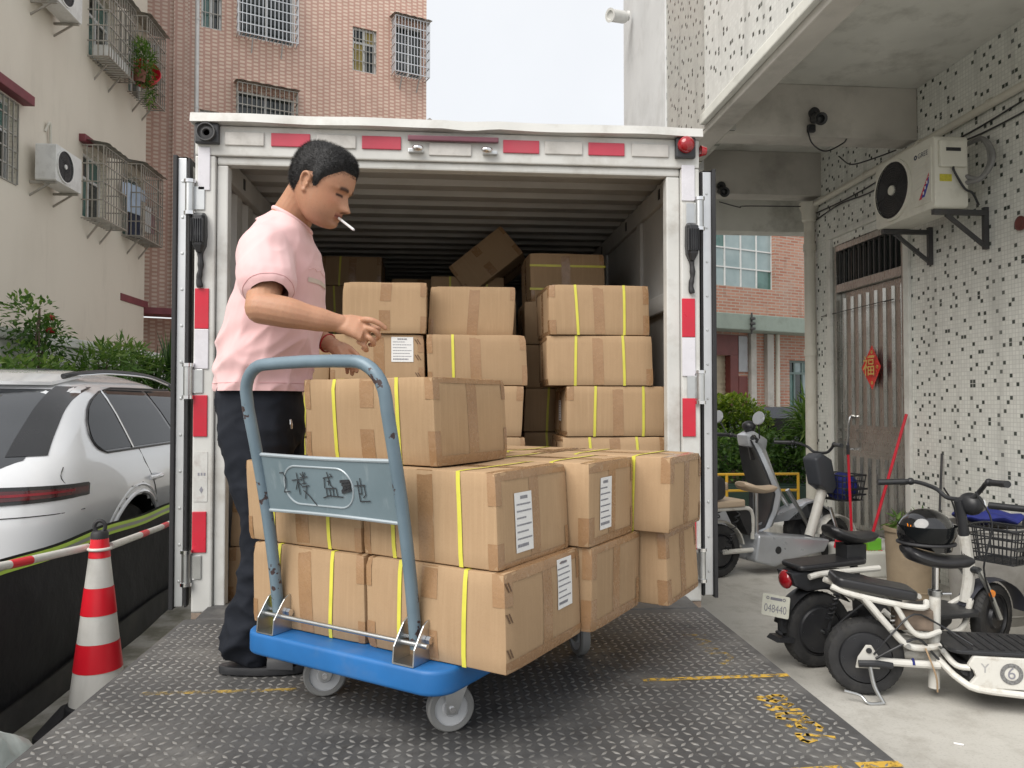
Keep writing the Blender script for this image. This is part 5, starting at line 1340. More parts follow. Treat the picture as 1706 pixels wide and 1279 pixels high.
# strokes traced in zoomed-photo units, mapped on to the panel: x 150..1440 -> panel width, y 120..760 -> height
def hw(x, y):
    t = (x - 150) / 1290; u = hu0 + .02 + (hu1 - hu0 - .04) * t
    yt = 105 + 15 * t; yb = 650 + 120 * t
    return pan(u, pz1 - (pz1 - pz0) * (y - yt) / (yb - yt), .009)
ST = [[(325, 280), (365, 275), (385, 330), (375, 400), (345, 470), (410, 462)],
      [(450, 350), (560, 340)], [(510, 275), (515, 490)], [(510, 360), (480, 440)], [(515, 365), (550, 400)],
      [(540, 325), (620, 310)], [(580, 265), (575, 385)], [(550, 280), (570, 310)], [(600, 270), (585, 305)], [(555, 380), (600, 375)], [(550, 415), (625, 400)], [(600, 400), (565, 530)], [(560, 450), (610, 500), (680, 600)],
      [(785, 320), (880, 300)], [(795, 320), (785, 420)], [(830, 260), (850, 390), (880, 420)], [(860, 275), (870, 290)], [(820, 350), (840, 350), (830, 390)], [(800, 420), (800, 500)], [(800, 425), (900, 420), (905, 495)], [(835, 425), (835, 495)], [(868, 425), (868, 495)], [(760, 520), (820, 500), (960, 510)],
      [(1090, 390), (1190, 380)], [(1120, 340), (1125, 550), (1220, 545)], [(1150, 310), (1150, 470)], [(1180, 390), (1185, 480), (1160, 510)], [(1120, 470), (1150, 470)]]
strokes('handwriting', ST, .0032, marker_m, pnl, lambda u, v: hw(u, v)) if False else None
def pen(lines, w, name):
    b = MB()
    for ln in lines:
        P = [Vector(hw(*p)) for p in ln]
        for p, q in zip(P[:-1], P[1:]):
            d = q - p; n_ = d.cross(Vector((0, 1, 0))).normalized() * w / 2; e = d.normalized() * w * .3
            b.add([p - e + n_, p - e - n_, q + e - n_, q + e + n_], [(0, 1, 2, 3)])
    return b.build(name, marker_m, pnl)
for q0, q1 in ((0, 1), (1, 13), (13, 23), (23, 28)): pen(ST[q0:q1], .003, 'handwritten_character')
pen([[(955, 350), (1040, 340), (1050, 370), (970, 380), (1000, 410), (1040, 390), (1030, 440), (960, 450), (1000, 400)], [(975, 345), (985, 450), (1020, 345), (1030, 440)], [(960, 460), (1050, 430)]], .0075, 'scribble')
# folding brackets, pivot rod
for u in (hu0, hu1):
    br = empty('fold_bracket'); br.parent = TC
    for du in (-.032, .032):
        b = MB(); x, _ = l2(u + du, 0); yb_, ye = l2(0, 1.475)[1], l2(0, 1.60)[1]
        b.prism([(yb_, .221), (ye, .221), (ye, .25)] + [((yb_ + ye) / 2 + .012 + .05 * math.cos(t_), .275 + .05 * math.sin(t_)) for t_ in np.linspace(R(-5), R(150), 9)] + [(yb_ + .004, .262)], x - .0022, x + .0022, 'yz'); b.build('cheek_plate', steel, br, bevel=.001)
    b = MB(); x, _ = l2(u, 0); b.b2((x - .032, yb_, .2205), (x + .032, ye, .2245)); b.build('base_plate', steel, br)
    b = MB()
    for y, z in ((l2(0, 1.53)[1], .275), (l2(0, 1.56)[1], .30)):
        b.cyl((x - .042, y, z), (x + .042, y, z), .0055, 10)
        for s_ in (-1, 1): b.cyl((x + s_ * .035, y, z), (x + s_ * .047, y, z), .0105, 6)
    b.build('bolt', chrome, br, smooth=True)
b = MB(); y = l2(0, 1.505)[1]; b.cyl((l2(hu0, 0)[0] - .03, y, .268), (l2(hu1, 0)[0] + .055, y, .268), .0062, 12); b.build('pivot_rod', steel, TC, smooth=True)
for s_ in (0, 1):
    b = MB(); 
# casters
for u, v, yaw_ in ((-1.19, 1.655, 50), (-1.65, 1.66, 44), (-1.165, 2.38, -40), (-1.66, 2.38, 0)):
    cs = empty('caster'); cs.parent = TC; x, y = l2(u, v); cs.location = (x, y, 0); cs.rotation_euler = (0, 0, R(yaw_))
    w = empty('wheel'); w.parent = cs
    b = MB(); b.lathe([(.045, -.016), (.058, -.017), (.0625, -.012), (.0635, 0), (.0625, .012), (.058, .017), (.045, .016)], (0, 0, .0637), 36, 'y'); b.build('tyre', grey_rubber, cs, smooth=True)
    b = MB(); b.lathe([(0, -.013), (.02, -.013), (.024, -.009), (.0445, -.0095), (.0452, -.0155), (.0452, .0155), (.0445, .0095), (.024, .009), (.02, .013), (0, .013)], (0, 0, .0637), 32, 'y'); b.build('hub', grey_plastic, cs, smooth=True)
    bpy.data.objects.remove(w)
    b = MB()
    for s_ in (-1, 1): b.prism([(-.014, .05), (.014, .05), (.045, .128), (-.02, .128)], s_ * .021 - .0015, s_ * .021 + .0015, 'xz')
    b.b2((-.03, -.024, .126), (.05, .024, .1305)); b.build('fork', steel, cs, bevel=.001)
    b = MB(); b.cyl((0, -.028, .0637), (0, .028, .0637), .008, 10); b.build('axle', chrome, cs, smooth=True)

# ================================================================ THE MAN
MX, MY = -.62, 2.58
MAN = empty('person', (MX, MY, PZ), label='man in a pink T-shirt and dark trousers smoking beside the trolley', cat='person')
def ml(p): return Vector((p[0] - MX, p[1] - MY, p[2] - PZ))
def ring(c, a, b_, n=24, e=2.0):
    out = []
    for i in range(n):
        t = 2 * PI * i / n; ct, st = math.cos(t), math.sin(t)
        out.append(Vector(c) + Vector(a) * (abs(ct) ** (2 / e) * (1 if ct >= 0 else -1)) + Vector(b_) * (abs(st) ** (2 / e) * (1 if st >= 0 else -1)))
    return out
def limb(b, pts, rads, n=16, flat=None, sub=5):
    P = spline(pts, sub); Rr = []
    for i in range(len(pts) - 1):
        for j in range(sub):
            t = j / sub; t = t * t * (3 - 2 * t); Rr.append(rads[i] * (1 - t) + rads[i + 1] * t)
    Rr.append(rads[-1])
    k = len(P); P = [ml(p) for p in P]
    b.tube(P, Rr, n)
    b.ell(P[0], (Rr[0],) * 3, n, 8); b.ell(P[-1], (Rr[-1],) * 3, n, 8)
def remesh(b, voxel, smooth_it=4, smooth_f=.5):
    me = b.mesh('tmp'); ob = bpy.data.objects.new('tmp', me); COL.objects.link(ob)
    m = ob.modifiers.new('r', 'REMESH'); m.mode = 'VOXEL'; m.voxel_size = voxel; m.use_smooth_shade = True
    if smooth_it:
        m = ob.modifiers.new('s', 'SMOOTH'); m.factor = smooth_f; m.iterations = smooth_it
    dg = bpy.context.evaluated_depsgraph_get(); dg.update()
    out = bpy.data.meshes.new_from_object(ob.evaluated_get(dg)); bpy.data.objects.remove(ob)
    out.polygons.foreach_set('use_smooth', [True] * len(out.polygons))
    return out
FY = R(3); Fv = Vector((math.cos(FY), math.sin(FY), 0)); Sv = Vector((-math.sin(FY), math.cos(FY), 0))
# --- shirt: (z, x back, x front, y centre, half width)
SR = [(1.447, -.752, -.478, 2.6, .205), (1.50, -.749, -.467, 2.595, .2), (1.56, -.742, -.447, 2.585, .195), (1.64, -.733, -.424, 2.57, .192), (1.715, -.706, -.409, 2.555, .195), (1.79, -.68, -.403, 2.54, .203), (1.85, -.658, -.405, 2.53, .21), (1.905, -.632, -.416, 2.52, .212), (1.945, -.604, -.43, 2.51, .19), (1.975, -.58, -.437, 2.5, .145), (2.0, -.555, -.445, 2.485, .095), (2.012, -.54, -.452, 2.48, .075)]
def trunk_rings(k=1.0, zs=None):
    out = []
    for z, xb, xf, yc, hw_ in SR:
        c = ml(((xb + xf) / 2, yc, z)); out.append(ring(c, Fv * (xf - xb) / 2 * k, Sv * hw_ * k, 32, 2.3))
    return out
b = MB(); b.loft(trunk_rings())
limb(b, [(-.545, 2.40, 1.925), (-.54, 2.325, 1.85), (-.524, 2.272, 1.775)], [.07, .083, .088])
limb(b, [(-.545, 2.66, 1.93), (-.55, 2.735, 1.85), (-.565, 2.775, 1.77)], [.07, .083, .088])
Tx = Vector((.84, 0, -.54)); rr = []
for c, a, w in (((-.53, 2.49, 1.945), .1, .15), ((-.508, 2.477, 1.975), .084, .1), ((-.494, 2.468, 2.0), .069, .076)): rr.append(ring(ml(c), Tx * a, Sv * w, 32, 2.1))
b.loft(rr)
sh = remesh(b, .0065, 6)
# folds: stretched noise, deeper near the waist and armpit
sl = [(ml((-.524, 2.272, 1.775)), (Vector((-.524, 2.272, 1.775)) - Vector((-.54, 2.325, 1.85))).normalized()), (ml((-.565, 2.775, 1.77)), (Vector((-.565, 2.775, 1.77)) - Vector((-.55, 2.735, 1.85))).normalized())]
bm = bmesh.new(); bm.from_mesh(sh); bm.normal_update()
for v in bm.verts:
    p = v.co; zz = p.z + PZ
    d = Vector((p.x * 5 + p.z * 5.5, p.y * 6, p.z * 9 - p.x * 4))
    f = mnoise.noise(d * .8) * .012 + mnoise.noise(d * 1.7 + Vector((4, 1, 2))) * .006
    al, ac = p.x * -.45 + p.z * -.89, p.x * .89 + p.z * -.45
    fold = (1 - abs(mnoise.noise(Vector((al * 2.2, ac * 7, p.y * 4 + 3))))) ** 3 * .016 + (1 - abs(mnoise.noise(Vector((p.x * 5 + 2, p.y * 5, p.z * 11 - p.x * 6))))) ** 4 * .012 * max(0, min(1, (1.75 - zz) / .15))
    fold += (1 - abs(mnoise.noise(Vector((al * 4 + 9, ac * 15, p.y * 9))))) ** 4 * .006
    k = .55 + .9 * max(0, min(1, (1.78 - zz) / .25))
    v.co += v.normal * (f + fold - .011) * k
def cut(co, no, near, r):
    fsx = [f for f in bm.faces if (f.calc_center_median() - near).length < r]
    gm = list({v for f in fsx for v in f.verts}) + list({e_ for f in fsx for e_ in f.edges}) + fsx
    bmesh.ops.bisect_plane(bm, geom=gm, plane_co=co, plane_no=no, dist=1e-5)
    bmesh.ops.delete(bm, geom=[f for f in bm.faces if (f.calc_center_median() - near).length < r and (f.calc_center_median() - co).dot(no) > 0], context='FACES')
for p, dd in sl: cut(p + dd * .058, dd, p + dd * .05, .135)
cut(ml((-.62, 2.6, 1.455)), Vector((0, 0, -1)), ml((-.62, 2.6, 1.42)), .4)
cut(ml((-.494, 2.468, 2.0)), Vector((.54, 0, .84)), ml((-.49, 2.468, 2.01)), .1)
bm.to_mesh(sh); bm.free()
link_mesh('t_shirt', sh, shirt_m, MAN)
b = MB(); b.tube([ml((-.494, 2.468, 2.0)) + Tx * .0685 * math.cos(a) + Sv * .0755 * math.sin(a) for a in np.linspace(0, 2 * PI, 36, endpoint=False)], .0075, 8, closed=True); b.build('collar', shirt_m, MAN, smooth=True)
for p, dd in sl:
    u_ = dd.orthogonal().normalized(); v_ = dd.cross(u_)
# pocket flap with pale piping on the chest
from mathutils.bvhtree import BVHTree
bv = BVHTree.FromPolygons([v.co for v in sh.vertices], [tuple(p.vertices) for p in sh.polygons])
def on_shirt(px_, z, off=.003, c=(-.53, 2.55)):
    a = R(px_); o_ = ml((c[0] + .5 * math.cos(a), c[1] + .5 * math.sin(a), z)); dr_ = Vector((-math.cos(a), -math.sin(a), 0))
    h_ = bv.ray_cast(o_, dr_)[0]; return (h_ if h_ else o_ + dr_ * .3) - dr_ * off
b = MB(); b.loft([[on_shirt(t_, z) for t_ in np.linspace(-58, 5, 16)] for z in (1.793, 1.8, 1.807)], cap=False) ; b.build('piping', mat('pale piping', (.56, .47, .41), .8), MAN, smooth=True)
b = MB(); b.tube([on_shirt(t_, 1.835 + .004 * math.sin(t_), 0) for t_ in np.linspace(-58, 5, 16)], .002, 5); b.build('yoke_seam', shirt_m, MAN, smooth=True)
stitch = mat('pink stitching', (.6, .335, .345), .85)
for p, dd in sl:
    u_ = dd.orthogonal().normalized(); v_ = dd.cross(u_)
    for off_ in (.040, .0):
        q = []
        if off_ < .01: continue
        for a_ in np.linspace(0, 2 * PI, 40, endpoint=False):
            rdir = u_ * math.cos(a_) + v_ * math.sin(a_); h_ = bv.ray_cast(p + dd * off_ + rdir * .16, -rdir)[0]
            q.append((h_ if h_ and (h_ - p - dd * off_).length < .13 else p + dd * off_ + rdir * .06) + rdir * .0006)
        b = MB(); b.tube(q, .0011, 5, closed=True); b.build('sleeve_hem', stitch, MAN, smooth=True)
q = []
for a_ in np.linspace(0, 2 * PI, 60, endpoint=False):
    rdir = Vector((math.cos(a_), math.sin(a_), 0)); o_ = ml((-.62, 2.6, 1.48)); h_ = bv.ray_cast(o_ + rdir * .4, -rdir)[0]; q.append((h_ if h_ else o_ + rdir * .15) + rdir * .0006)
b = MB(); b.tube(q, .0011, 5, closed=True); b.build('bottom_hem', stitch, MAN, smooth=True)
# --- trousers
b = MB(); rs = []
for z, xb, xf, yc, hw_ in ((1.28, -.738, -.49, 2.6, .185), (1.34, -.75, -.485, 2.6, .192), (1.42, -.75, -.488, 2.6, .19), (1.475, -.748, -.49, 2.598, .185)): rs.append(ring(ml(((xb + xf) / 2, yc, z)), Fv * (xf - xb) / 2, Sv * hw_, 32, 2.3))
b.loft(rs)
limb(b, [(-.612, 2.512, 1.33), (-.592, 2.5, 1.17), (-.572, 2.5, 1.03), (-.594, 2.515, .82), (-.632, 2.53, .65)], [.116, .098, .08, .07, .078])
limb(b, [(-.61, 2.685, 1.33), (-.59, 2.7, 1.17), (-.575, 2.71, 1.03), (-.59, 2.735, .82), (-.60, 2.755, .65)], [.116, .1, .084, .077, .08])
pn = remesh(b, .009, 5)
bm = bmesh.new(); bm.from_mesh(pn); bm.normal_update()
for v in bm.verts:
    p = v.co; zz = p.z + PZ
    f = (1 - abs(mnoise.noise(Vector((p.x * 5, p.y * 5 + p.z * 3, p.z * 7))))) ** 3 * .018 + (1 - abs(mnoise.noise(Vector((p.x * 12, p.y * 12 + p.z * 6, p.z * 17 + 5))))) ** 4 * .009
    k = .5 + 1.2 * max(0, min(1, (.95 - zz) / .3))
    v.co += v.normal * (f - .006) * k
bm.to_mesh(pn); bm.free(); link_mesh('trousers', pn, pants_m, MAN)
b = MB(); b.tube([ml((-.492, 2.452, 1.365)), ml((-.49, 2.452, 1.35)), ml((-.489, 2.452, 1.335))], [.003, .005, .003], 8); b.build('zip_pull', chrome, MAN)

# --- head (displaced loft): local x forward, y to his left, z up
HP = [(.125, .002, -.012, .006), (.122, .03, -.042, .032), (.114, .05, -.064, .05), (.1, .068, -.083, .063), (.08, .082, -.096, .072), (.058, .09, -.102, .0765), (.034, .0945, -.103, .0785), (.014, .095, -.1, .0785), (.0, .090, -.097, .078), (-.016, .089, -.091, .0765), (-.032, .0895, -.083, .0745), (-.05, .09, -.071, .0715), (-.064, .0905, -.06, .0675), (-.078, .089, -.047, .0625), (-.092, .088, -.033, .055), (-.104, .083, -.018, .0455), (-.113, .072, -.002, .033), (-.1175, .05, .015, .017)]
def interp_prof(z):
    P = HP
    for i in range(len(P) - 1):
        if P[i][0] >= z >= P[i + 1][0]:
            t = (P[i][0] - z) / (P[i][0] - P[i + 1][0]); t2 = t
            return [P[i][k] * (1 - t2) + P[i + 1][k] * t2 for k in (1, 2, 3)]
    return list(P[-1][1:]) if z < P[-1][0] else list(P[0][1:])
def G(u, s): return math.exp(-.5 * (u / s) ** 2)
def head_pt(t, z):
    f, bk, w = interp_prof(z)
    ct, st = math.cos(t), math.sin(t); e = 2.25
    cx = (f + bk) / 2 + .012; hf, hb = f - cx, cx - bk
    x = cx + (hf if ct > 0 else hb) * (abs(ct) ** (2 / e)) * (1 if ct > 0 else -1)
    y = w * (abs(st) ** (2 / e)) * (1 if st > 0 else -1)
    if ct > 0 or True:
        fr = max(0, (x - .02) / .07); fr = min(1, fr)
        ay = abs(y)
        nz = 0
        # nose: bridge growing to the tip, then cut under
        if -.052 < z < .006:
            t_ = (.006 - z) / .046
            pr = .004 + .026 * min(1, t_) ** 1.25 if z > -.040 else .030 * max(0, (z + .054) / .014) ** .6
            wd = .0085 + .0065 * min(1, t_)
            nz += pr * G(y, wd)
        nz += .0085 * G(ay - .0145, .0065) * G(z + .041, .0075)                  # nostril wings
        nz -= .0125 * G(ay - .031, .0135) * G(z - .000, .0095)                   # eye sockets
        nz += .0070 * G(ay - .031, .0105) * G(z + .001, .0062)                   # lids over the eyeball
        nz += .0060 * G(ay - .03, .018) * G(z - .0155, .005)                     # brow ridge
        nz += .0050 * G(ay - .044, .014) * G(z + .026, .012)                     # cheekbone
        nz += .0080 * G(y, .0165) * G(z + .0605, .0042)                          # upper lip
        nz += .0085 * G(y, .0155) * G(z + .0705, .0048)                          # lower lip
        nz -= .0060 * G(y, .019) * G(z + .0655, .0018)                           # mouth line
        nz -= .0050 * G(y, .019) * G(z + .082, .0055)
        nz += .0068 * G(y, .018) * G(z + .098, .010)                             # chin
        nz -= .0022 * G(ay - .022, .006) * G(z + .052, .014)                     # fold beside the mouth
        x += nz * fr * 1.0
    return Vector((x, y, z))
HS = .985
HM = Matrix.Translation(ml((-.388, 2.385, 2.089))) @ Euler((R(4), R(25), R(-14))).to_matrix().to_4x4() @ Matrix.Scale(HS, 4)
b = MB(); rings = []
zs = list(np.linspace(.1245, -.1175, 84))
for z in zs: rings.append([HM @ head_pt(2 * PI * j / 96, z) for j in range(96)])
b.loft(rings)
for s_ in (-1, 1):     # ears: rim, bowl and lobe
    em = HM @ Matrix.Translation((-.014, s_ * .077, -.008)) @ Matrix.Scale(.92, 4) @ Euler((R(-s_ * 8), R(12), R(s_ * 22))).to_matrix().to_4x4()
    pts = [(.012, 0, .012), (.012, s_ * .004, .026), (.0, s_ * .009, .033), (-.014, s_ * .011, .027), (-.018, s_ * .011, .01), (-.014, s_ * .009, -.008), (-.004, s_ * .006, -.022), (.004, s_ * .003, -.03), (.01, 0, -.022)]
    b.tube([em @ Vector(p) for p in spline(pts, 4)], .0048 * HS, 8)
    b.ell((0, 0, 0), (.016, .0045, .027), 14, 8, M=em @ Matrix.Translation((-.003, s_ * .001, 0)))
    b.ell((0, 0, 0), (.0075, .005, .008), 10, 6, M=em @ Matrix.Translation((.006, s_ * .003, -.025)))
    b.ell((0, 0, 0), (.004, .004, .007), 8, 6, M=em @ Matrix.Translation((.012, s_ * .003, -.004)))
# neck
nk = [((-.515, 2.478, 1.955), .078, .088), ((-.498, 2.462, 2.0), .064, .068), ((-.468, 2.438, 2.04), .06, .062), ((-.437, 2.41, 2.075), .06, .06), ((-.42, 2.39, 2.1), .058, .058)]
rr = []
for c, a, w in nk: rr.append(ring(ml(c), (Fv * .86 + Vector((0, 0, -.5))) * a, Sv * w, 24, 2.1))
b.loft(rr)
b.tube([ml((-.40, 2.335, 2.05)), ml((-.43, 2.385, 2.015)), ml((-.445, 2.44, 1.985))], [.012, .011, .009], 8)   # neck muscle
# arms
limb(b, [(-.545, 2.41, 1.90), (-.535, 2.31, 1.80), (-.528, 2.215, 1.69)], [.058, .054, .046])
limb(b, [(-.528, 2.212, 1.688), (-.46, 2.205, 1.676), (-.38, 2.22, 1.66), (-.31, 2.237, 1.648)], [.046, .045, .036, .0265])
limb(b, [(-.545, 2.67, 1.90), (-.56, 2.75, 1.8), (-.565, 2.79, 1.7)], [.058, .052, .044])
limb(b, [(-.565, 2.79, 1.70), (-.5, 2.74, 1.67), (-.43, 2.67, 1.635), (-.385, 2.63, 1.612)], [.044, .043, .033, .0255])
# near hand: palm and five fingers, index pointing
pr = [((-.312, 2.238, 1.648), .019, .029), ((-.285, 2.234, 1.645), .019, .034), ((-.258, 2.232, 1.637), .018, .039), ((-.238, 2.233, 1.627), .0155, .04)]
rr = []
nrm = Vector((.1, -.86, .5)).normalized(); wid = Vector((.25, .45, .86)).normalized(); wid = (wid - nrm * wid.dot(nrm)).normalized()
for c, t_, w in pr: rr.append(ring(ml(c), nrm * t_, wid * w, 18, 2.4))
b.loft(rr); b.ell(ml((-.236, 2.234, 1.626)), (.016, .016, .036), 12, 8)
def finger(pts, r): limb(b, pts, [r * 1.08, r, r * .94, r * .78] if len(pts) == 4 else [r * 1.05, r, r * .8], 10, sub=3)
finger([(-.243, 2.226, 1.659), (-.222, 2.211, 1.657), (-.198, 2.211, 1.648), (-.178, 2.216, 1.634)], .0088)
finger([(-.238, 2.228, 1.636), (-.212, 2.215, 1.629), (-.197, 2.226, 1.613), (-.207, 2.243, 1.603)], .0088)
finger([(-.243, 2.234, 1.614), (-.22, 2.222, 1.604), (-.213, 2.236, 1.589), (-.226, 2.252, 1.588)], .0083)
finger([(-.256, 2.24, 1.596), (-.239, 2.232, 1.584), (-.234, 2.245, 1.571), (-.246, 2.258, 1.577)], .0075)
finger([(-.285, 2.25, 1.652), (-.255, 2.262, 1.648), (-.225, 2.258, 1.641), (-.2, 2.245, 1.634)], .0105)
# far hand: relaxed, fingers hanging towards the handle
rr = []
nrm = Vector((.35, -.8, .5)).normalized(); wid = Vector((.6, .3, .5)); wid = (wid - nrm * wid.dot(nrm)).normalized()
for c, t_, w in (((-.39, 2.633, 1.613), .018, .027), ((-.368, 2.618, 1.603), .018, .033), ((-.348, 2.605, 1.59), .017, .037), ((-.335, 2.598, 1.578), .014, .036)): rr.append(ring(ml(c), nrm * t_, wid * w, 18, 2.4))
b.loft(rr)
finger([(-.322, 2.598, 1.594), (-.303, 2.583, 1.58), (-.291, 2.575, 1.562), (-.287, 2.575, 1.543)], .0096)
finger([(-.33, 2.597, 1.58), (-.313, 2.582, 1.563), (-.303, 2.577, 1.543), (-.302, 2.58, 1.524)], .01)
finger([(-.34, 2.6, 1.572), (-.326, 2.59, 1.552), (-.318, 2.588, 1.532), (-.318, 2.592, 1.515)], .0096)
finger([(-.352, 2.608, 1.568), (-.341, 2.602, 1.55), (-.336, 2.602, 1.534), (-.336, 2.606, 1.52)], .0084)
finger([(-.368, 2.602, 1.598), (-.352, 2.584, 1.578), (-.338, 2.574, 1.556), (-.326, 2.57, 1.538)], .0104)
# torso, legs and feet under the clothes keep the figure in one piece
b.loft(trunk_rings(.82)[:-1])
limb(b, [(-.612, 2.52, 1.5), (-.574, 2.5, 1.03), (-.64, 2.53, .62)], [.085, .06, .042]); limb(b, [(-.61, 2.685, 1.5), (-.575, 2.71, 1.03), (-.6, 2.755, .62)], [.085, .06, .042])
limb(b, [(-.665, 2.53, .617), (-.6, 2.525, .625), (-.5, 2.52, .603)], [.034, .036, .027]); limb(b, [(-.62, 2.755, .617), (-.56, 2.75, .625), (-.46, 2.745, .603)], [.034, .036, .027])
for fx_, fy_ in ((-.475, 2.52), (-.435, 2.745)):
    for i in range(5): b.ell(ml((fx_ + .02 - .008 * abs(i - 1), fy_ - .035 + .0175 * i, .598)), (.02, .0095, .009), 8, 6)
body = remesh(b, .0031, 1, .4)
co = np.empty(len(body.vertices) * 3, dtype=np.float32); body.vertices.foreach_get('co', co); co = co.reshape(-1, 3)
inv = np.array(HM.inverted()); h = co @ inv[:3, :3].T + inv[:3, 3]
X, Y_, Z_ = h[:, 0], h[:, 1], h[:, 2]; AY = np.abs(Y_)
tint = np.ones((len(co), 4), dtype=np.float32)
inh = (np.abs(X) < .14) & (AY < .1) & (np.abs(Z_) < .14)
def mul(mask, c, k=1):
    k = (mask * k)[:, None]
    tint[:, :3] *= (1 - k) + k * np.array(c)
gs = lambda u, s: np.exp(-.5 * (u / s) ** 2)
front = inh & (X > .04)
mul(front * np.clip(gs(AY - .013, .011) ** .6 * np.clip(1.4 * gs(Z_ + .0655, .0062), 0, 1) * (AY < .026), 0, 1), (.62, .38, .42))          # lips
mul(front * np.clip(gs(Z_ + .0655, .0016) * (AY < .025), 0, 1), (.35, .22, .25))
bz = .0165 + .004 * gs(AY - .03, .012) - .001
mul(front * np.clip(1.5 * gs(Z_ - bz, .0040) * np.clip((AY - .01) / .006, 0, 1) * np.clip((.052 - AY) / .008, 0, 1), 0, 1), (.14, .12, .13))   # eyebrows
mul(front * np.clip(1.8 * gs(Z_ + .0045 - .0012 * gs(AY - .031, .01), .0024) * np.clip((AY - .016) / .004, 0, 1) * np.clip((.048 - AY) / .005, 0, 1), 0, 1), (.1, .08, .09))  # lash line of the lowered lids
mul(front * np.clip(gs(Z_ + .049, .003) * gs(AY - .009, .0045) * 1.5, 0, 1), (.2, .12, .11))     # nostrils
mul(inh * np.clip(gs(X - .055, .03) * gs(Z_ + .085, .02), 0, 1), (.74, .72, .74))             # beard shadow
mul(inh * np.clip(gs(Z_ + .02, .03) * gs(AY - .05, .02) * (X > .02), 0, 1), (1.03, .93, .9))
a = body.color_attributes.new('tint', 'FLOAT_COLOR', 'POINT'); a.data.foreach_set('color', tint.ravel())
link_mesh('body', body, skin_m, MAN)
def lerp_t(T, z):
    if z <= T[0][0]: return T[0][1]
    for (a, u), (c, v) in zip(T[:-1], T[1:]):
        if a <= z <= c:
            t = (z - a) / (c - a); return u + (v - u) * t
    return T[-1][1]
# --- short hair: shell with a soft hairline plus bristles
def hair_mask(p):
    x, y, z = p
    T_ = [(-.12, -.066), (-.075, -.062), (-.055, -.05), (-.038, -.012), (-.03, .016), (-.006, .02), (.006, -.02), (.022, -.016), (.03, .012), (.045, .03), (.06, .045), (.07, .058), (.12, .064)]
    lim = lerp_t(T_, x)
    if x > .03 and abs(y) < .045: lim = max(lim, .060)
    return z - lim
b = MB(); rings = []; nj = 120; zz = list(np.linspace(.1248, -.08, 68))
grid = []
for z in zz: grid.append([head_pt(2 * PI * j / nj, z) for j in range(nj)])
vs, fs, idx = [], [], {}
cen = Vector((-.01, 0, .02))
def hp(i, j):
    k = (i, j % nj)
    if k not in idx:
        p = grid[i][j % nj]; m_ = hair_mask(p); t = max(0, min(1, (m_ - .006) / .04)); n_ = (p - cen).normalized()
        q = p + n_ * (-.0012 + .0095 * t ** .8 + .0012 * t * mnoise.noise(p * 120))
        idx[k] = len(vs); vs.append(HM @ q)
    return idx[k]
for i in range(len(zz) - 1):
    for j in range(nj):
        c4 = [grid[i][j], grid[i][(j + 1) % nj], grid[i + 1][(j + 1) % nj], grid[i + 1][j]]
        if min(hair_mask(p) for p in c4) > .001: fs.append((hp(i, j), hp(i, j + 1), hp(i + 1, j + 1), hp(i + 1, j)))
top = len(vs); vs.append(HM @ (Vector((0, 0, .1245)) + Vector((0, 0, .0075)))); fs += [(hp(0, j), hp(0, j + 1), top) for j in range(nj)]
rg = random.Random(9)
for q in range(34000):      # bristles
    i = rg.randrange(len(zz) - 1); j = rg.randrange(nj); p = grid[i][j].lerp(grid[i + 1][(j + 1) % nj], rg.random()); m_ = hair_mask(p)
    if m_ < -.008 + rg.random() ** .7 * .016: continue
    n_ = (p - cen).normalized(); t = max(0, min(1, (m_ + .002) / .045))
    d = (n_ + Vector((rg.gauss(.25, .3), rg.gauss(0, .3), rg.gauss(-.1, .3)))).normalized(); L = .0028 + .0095 * t * rg.uniform(.6, 1.2)
    base = p + n_ * (.0065 * t); s1 = d.cross(Vector((rg.random(), rg.random(), rg.random()))).normalized() * .0004
    k = len(vs); vs += [HM @ (base + s1), HM @ (base - s1), HM @ (base + d * L)]; fs.append((k, k + 1, k + 2))
me = bpy.data.meshes.new('hair'); me.from_pydata([tuple(v) for v in vs], [], fs); me.polygons.foreach_set('use_smooth', [True] * len(fs))
link_mesh('hair', me, hair_m, MAN)
# --- sandals
for fx_, fy_ in ((-.585, 2.525), (-.545, 2.75)):
    b = MB(); out = []
    for i in range(28):
        t = 2 * PI * i / 28; c, s_ = math.cos(t), math.sin(t); out.append((fx_ - MX + .142 * c, fy_ - MY + (.048 + .008 * c) * s_ * (abs(s_) ** -.25 if abs(s_) > .01 else 1)))
    b.prism(out, .004, .03, 'xy'); sd_ = b.build('sandal', black_plastic, MAN, bevel=.006, smooth=True)
    b = MB(); q = []
    for i in range(9):
        a = PI * i / 8; q.append((math.cos(a) * .054, .026 + math.sin(a) * .05))
    b.loft([[(fx_ - MX + xx, fy_ - MY + y * k, z * k2) for y, z in q] for xx, k, k2 in ((.02, 1, 1.05), (.06, 1.02, 1.0), (.1, .96, .85))], cap=False); b.build('strap', black_plastic, sd_, smooth=True)
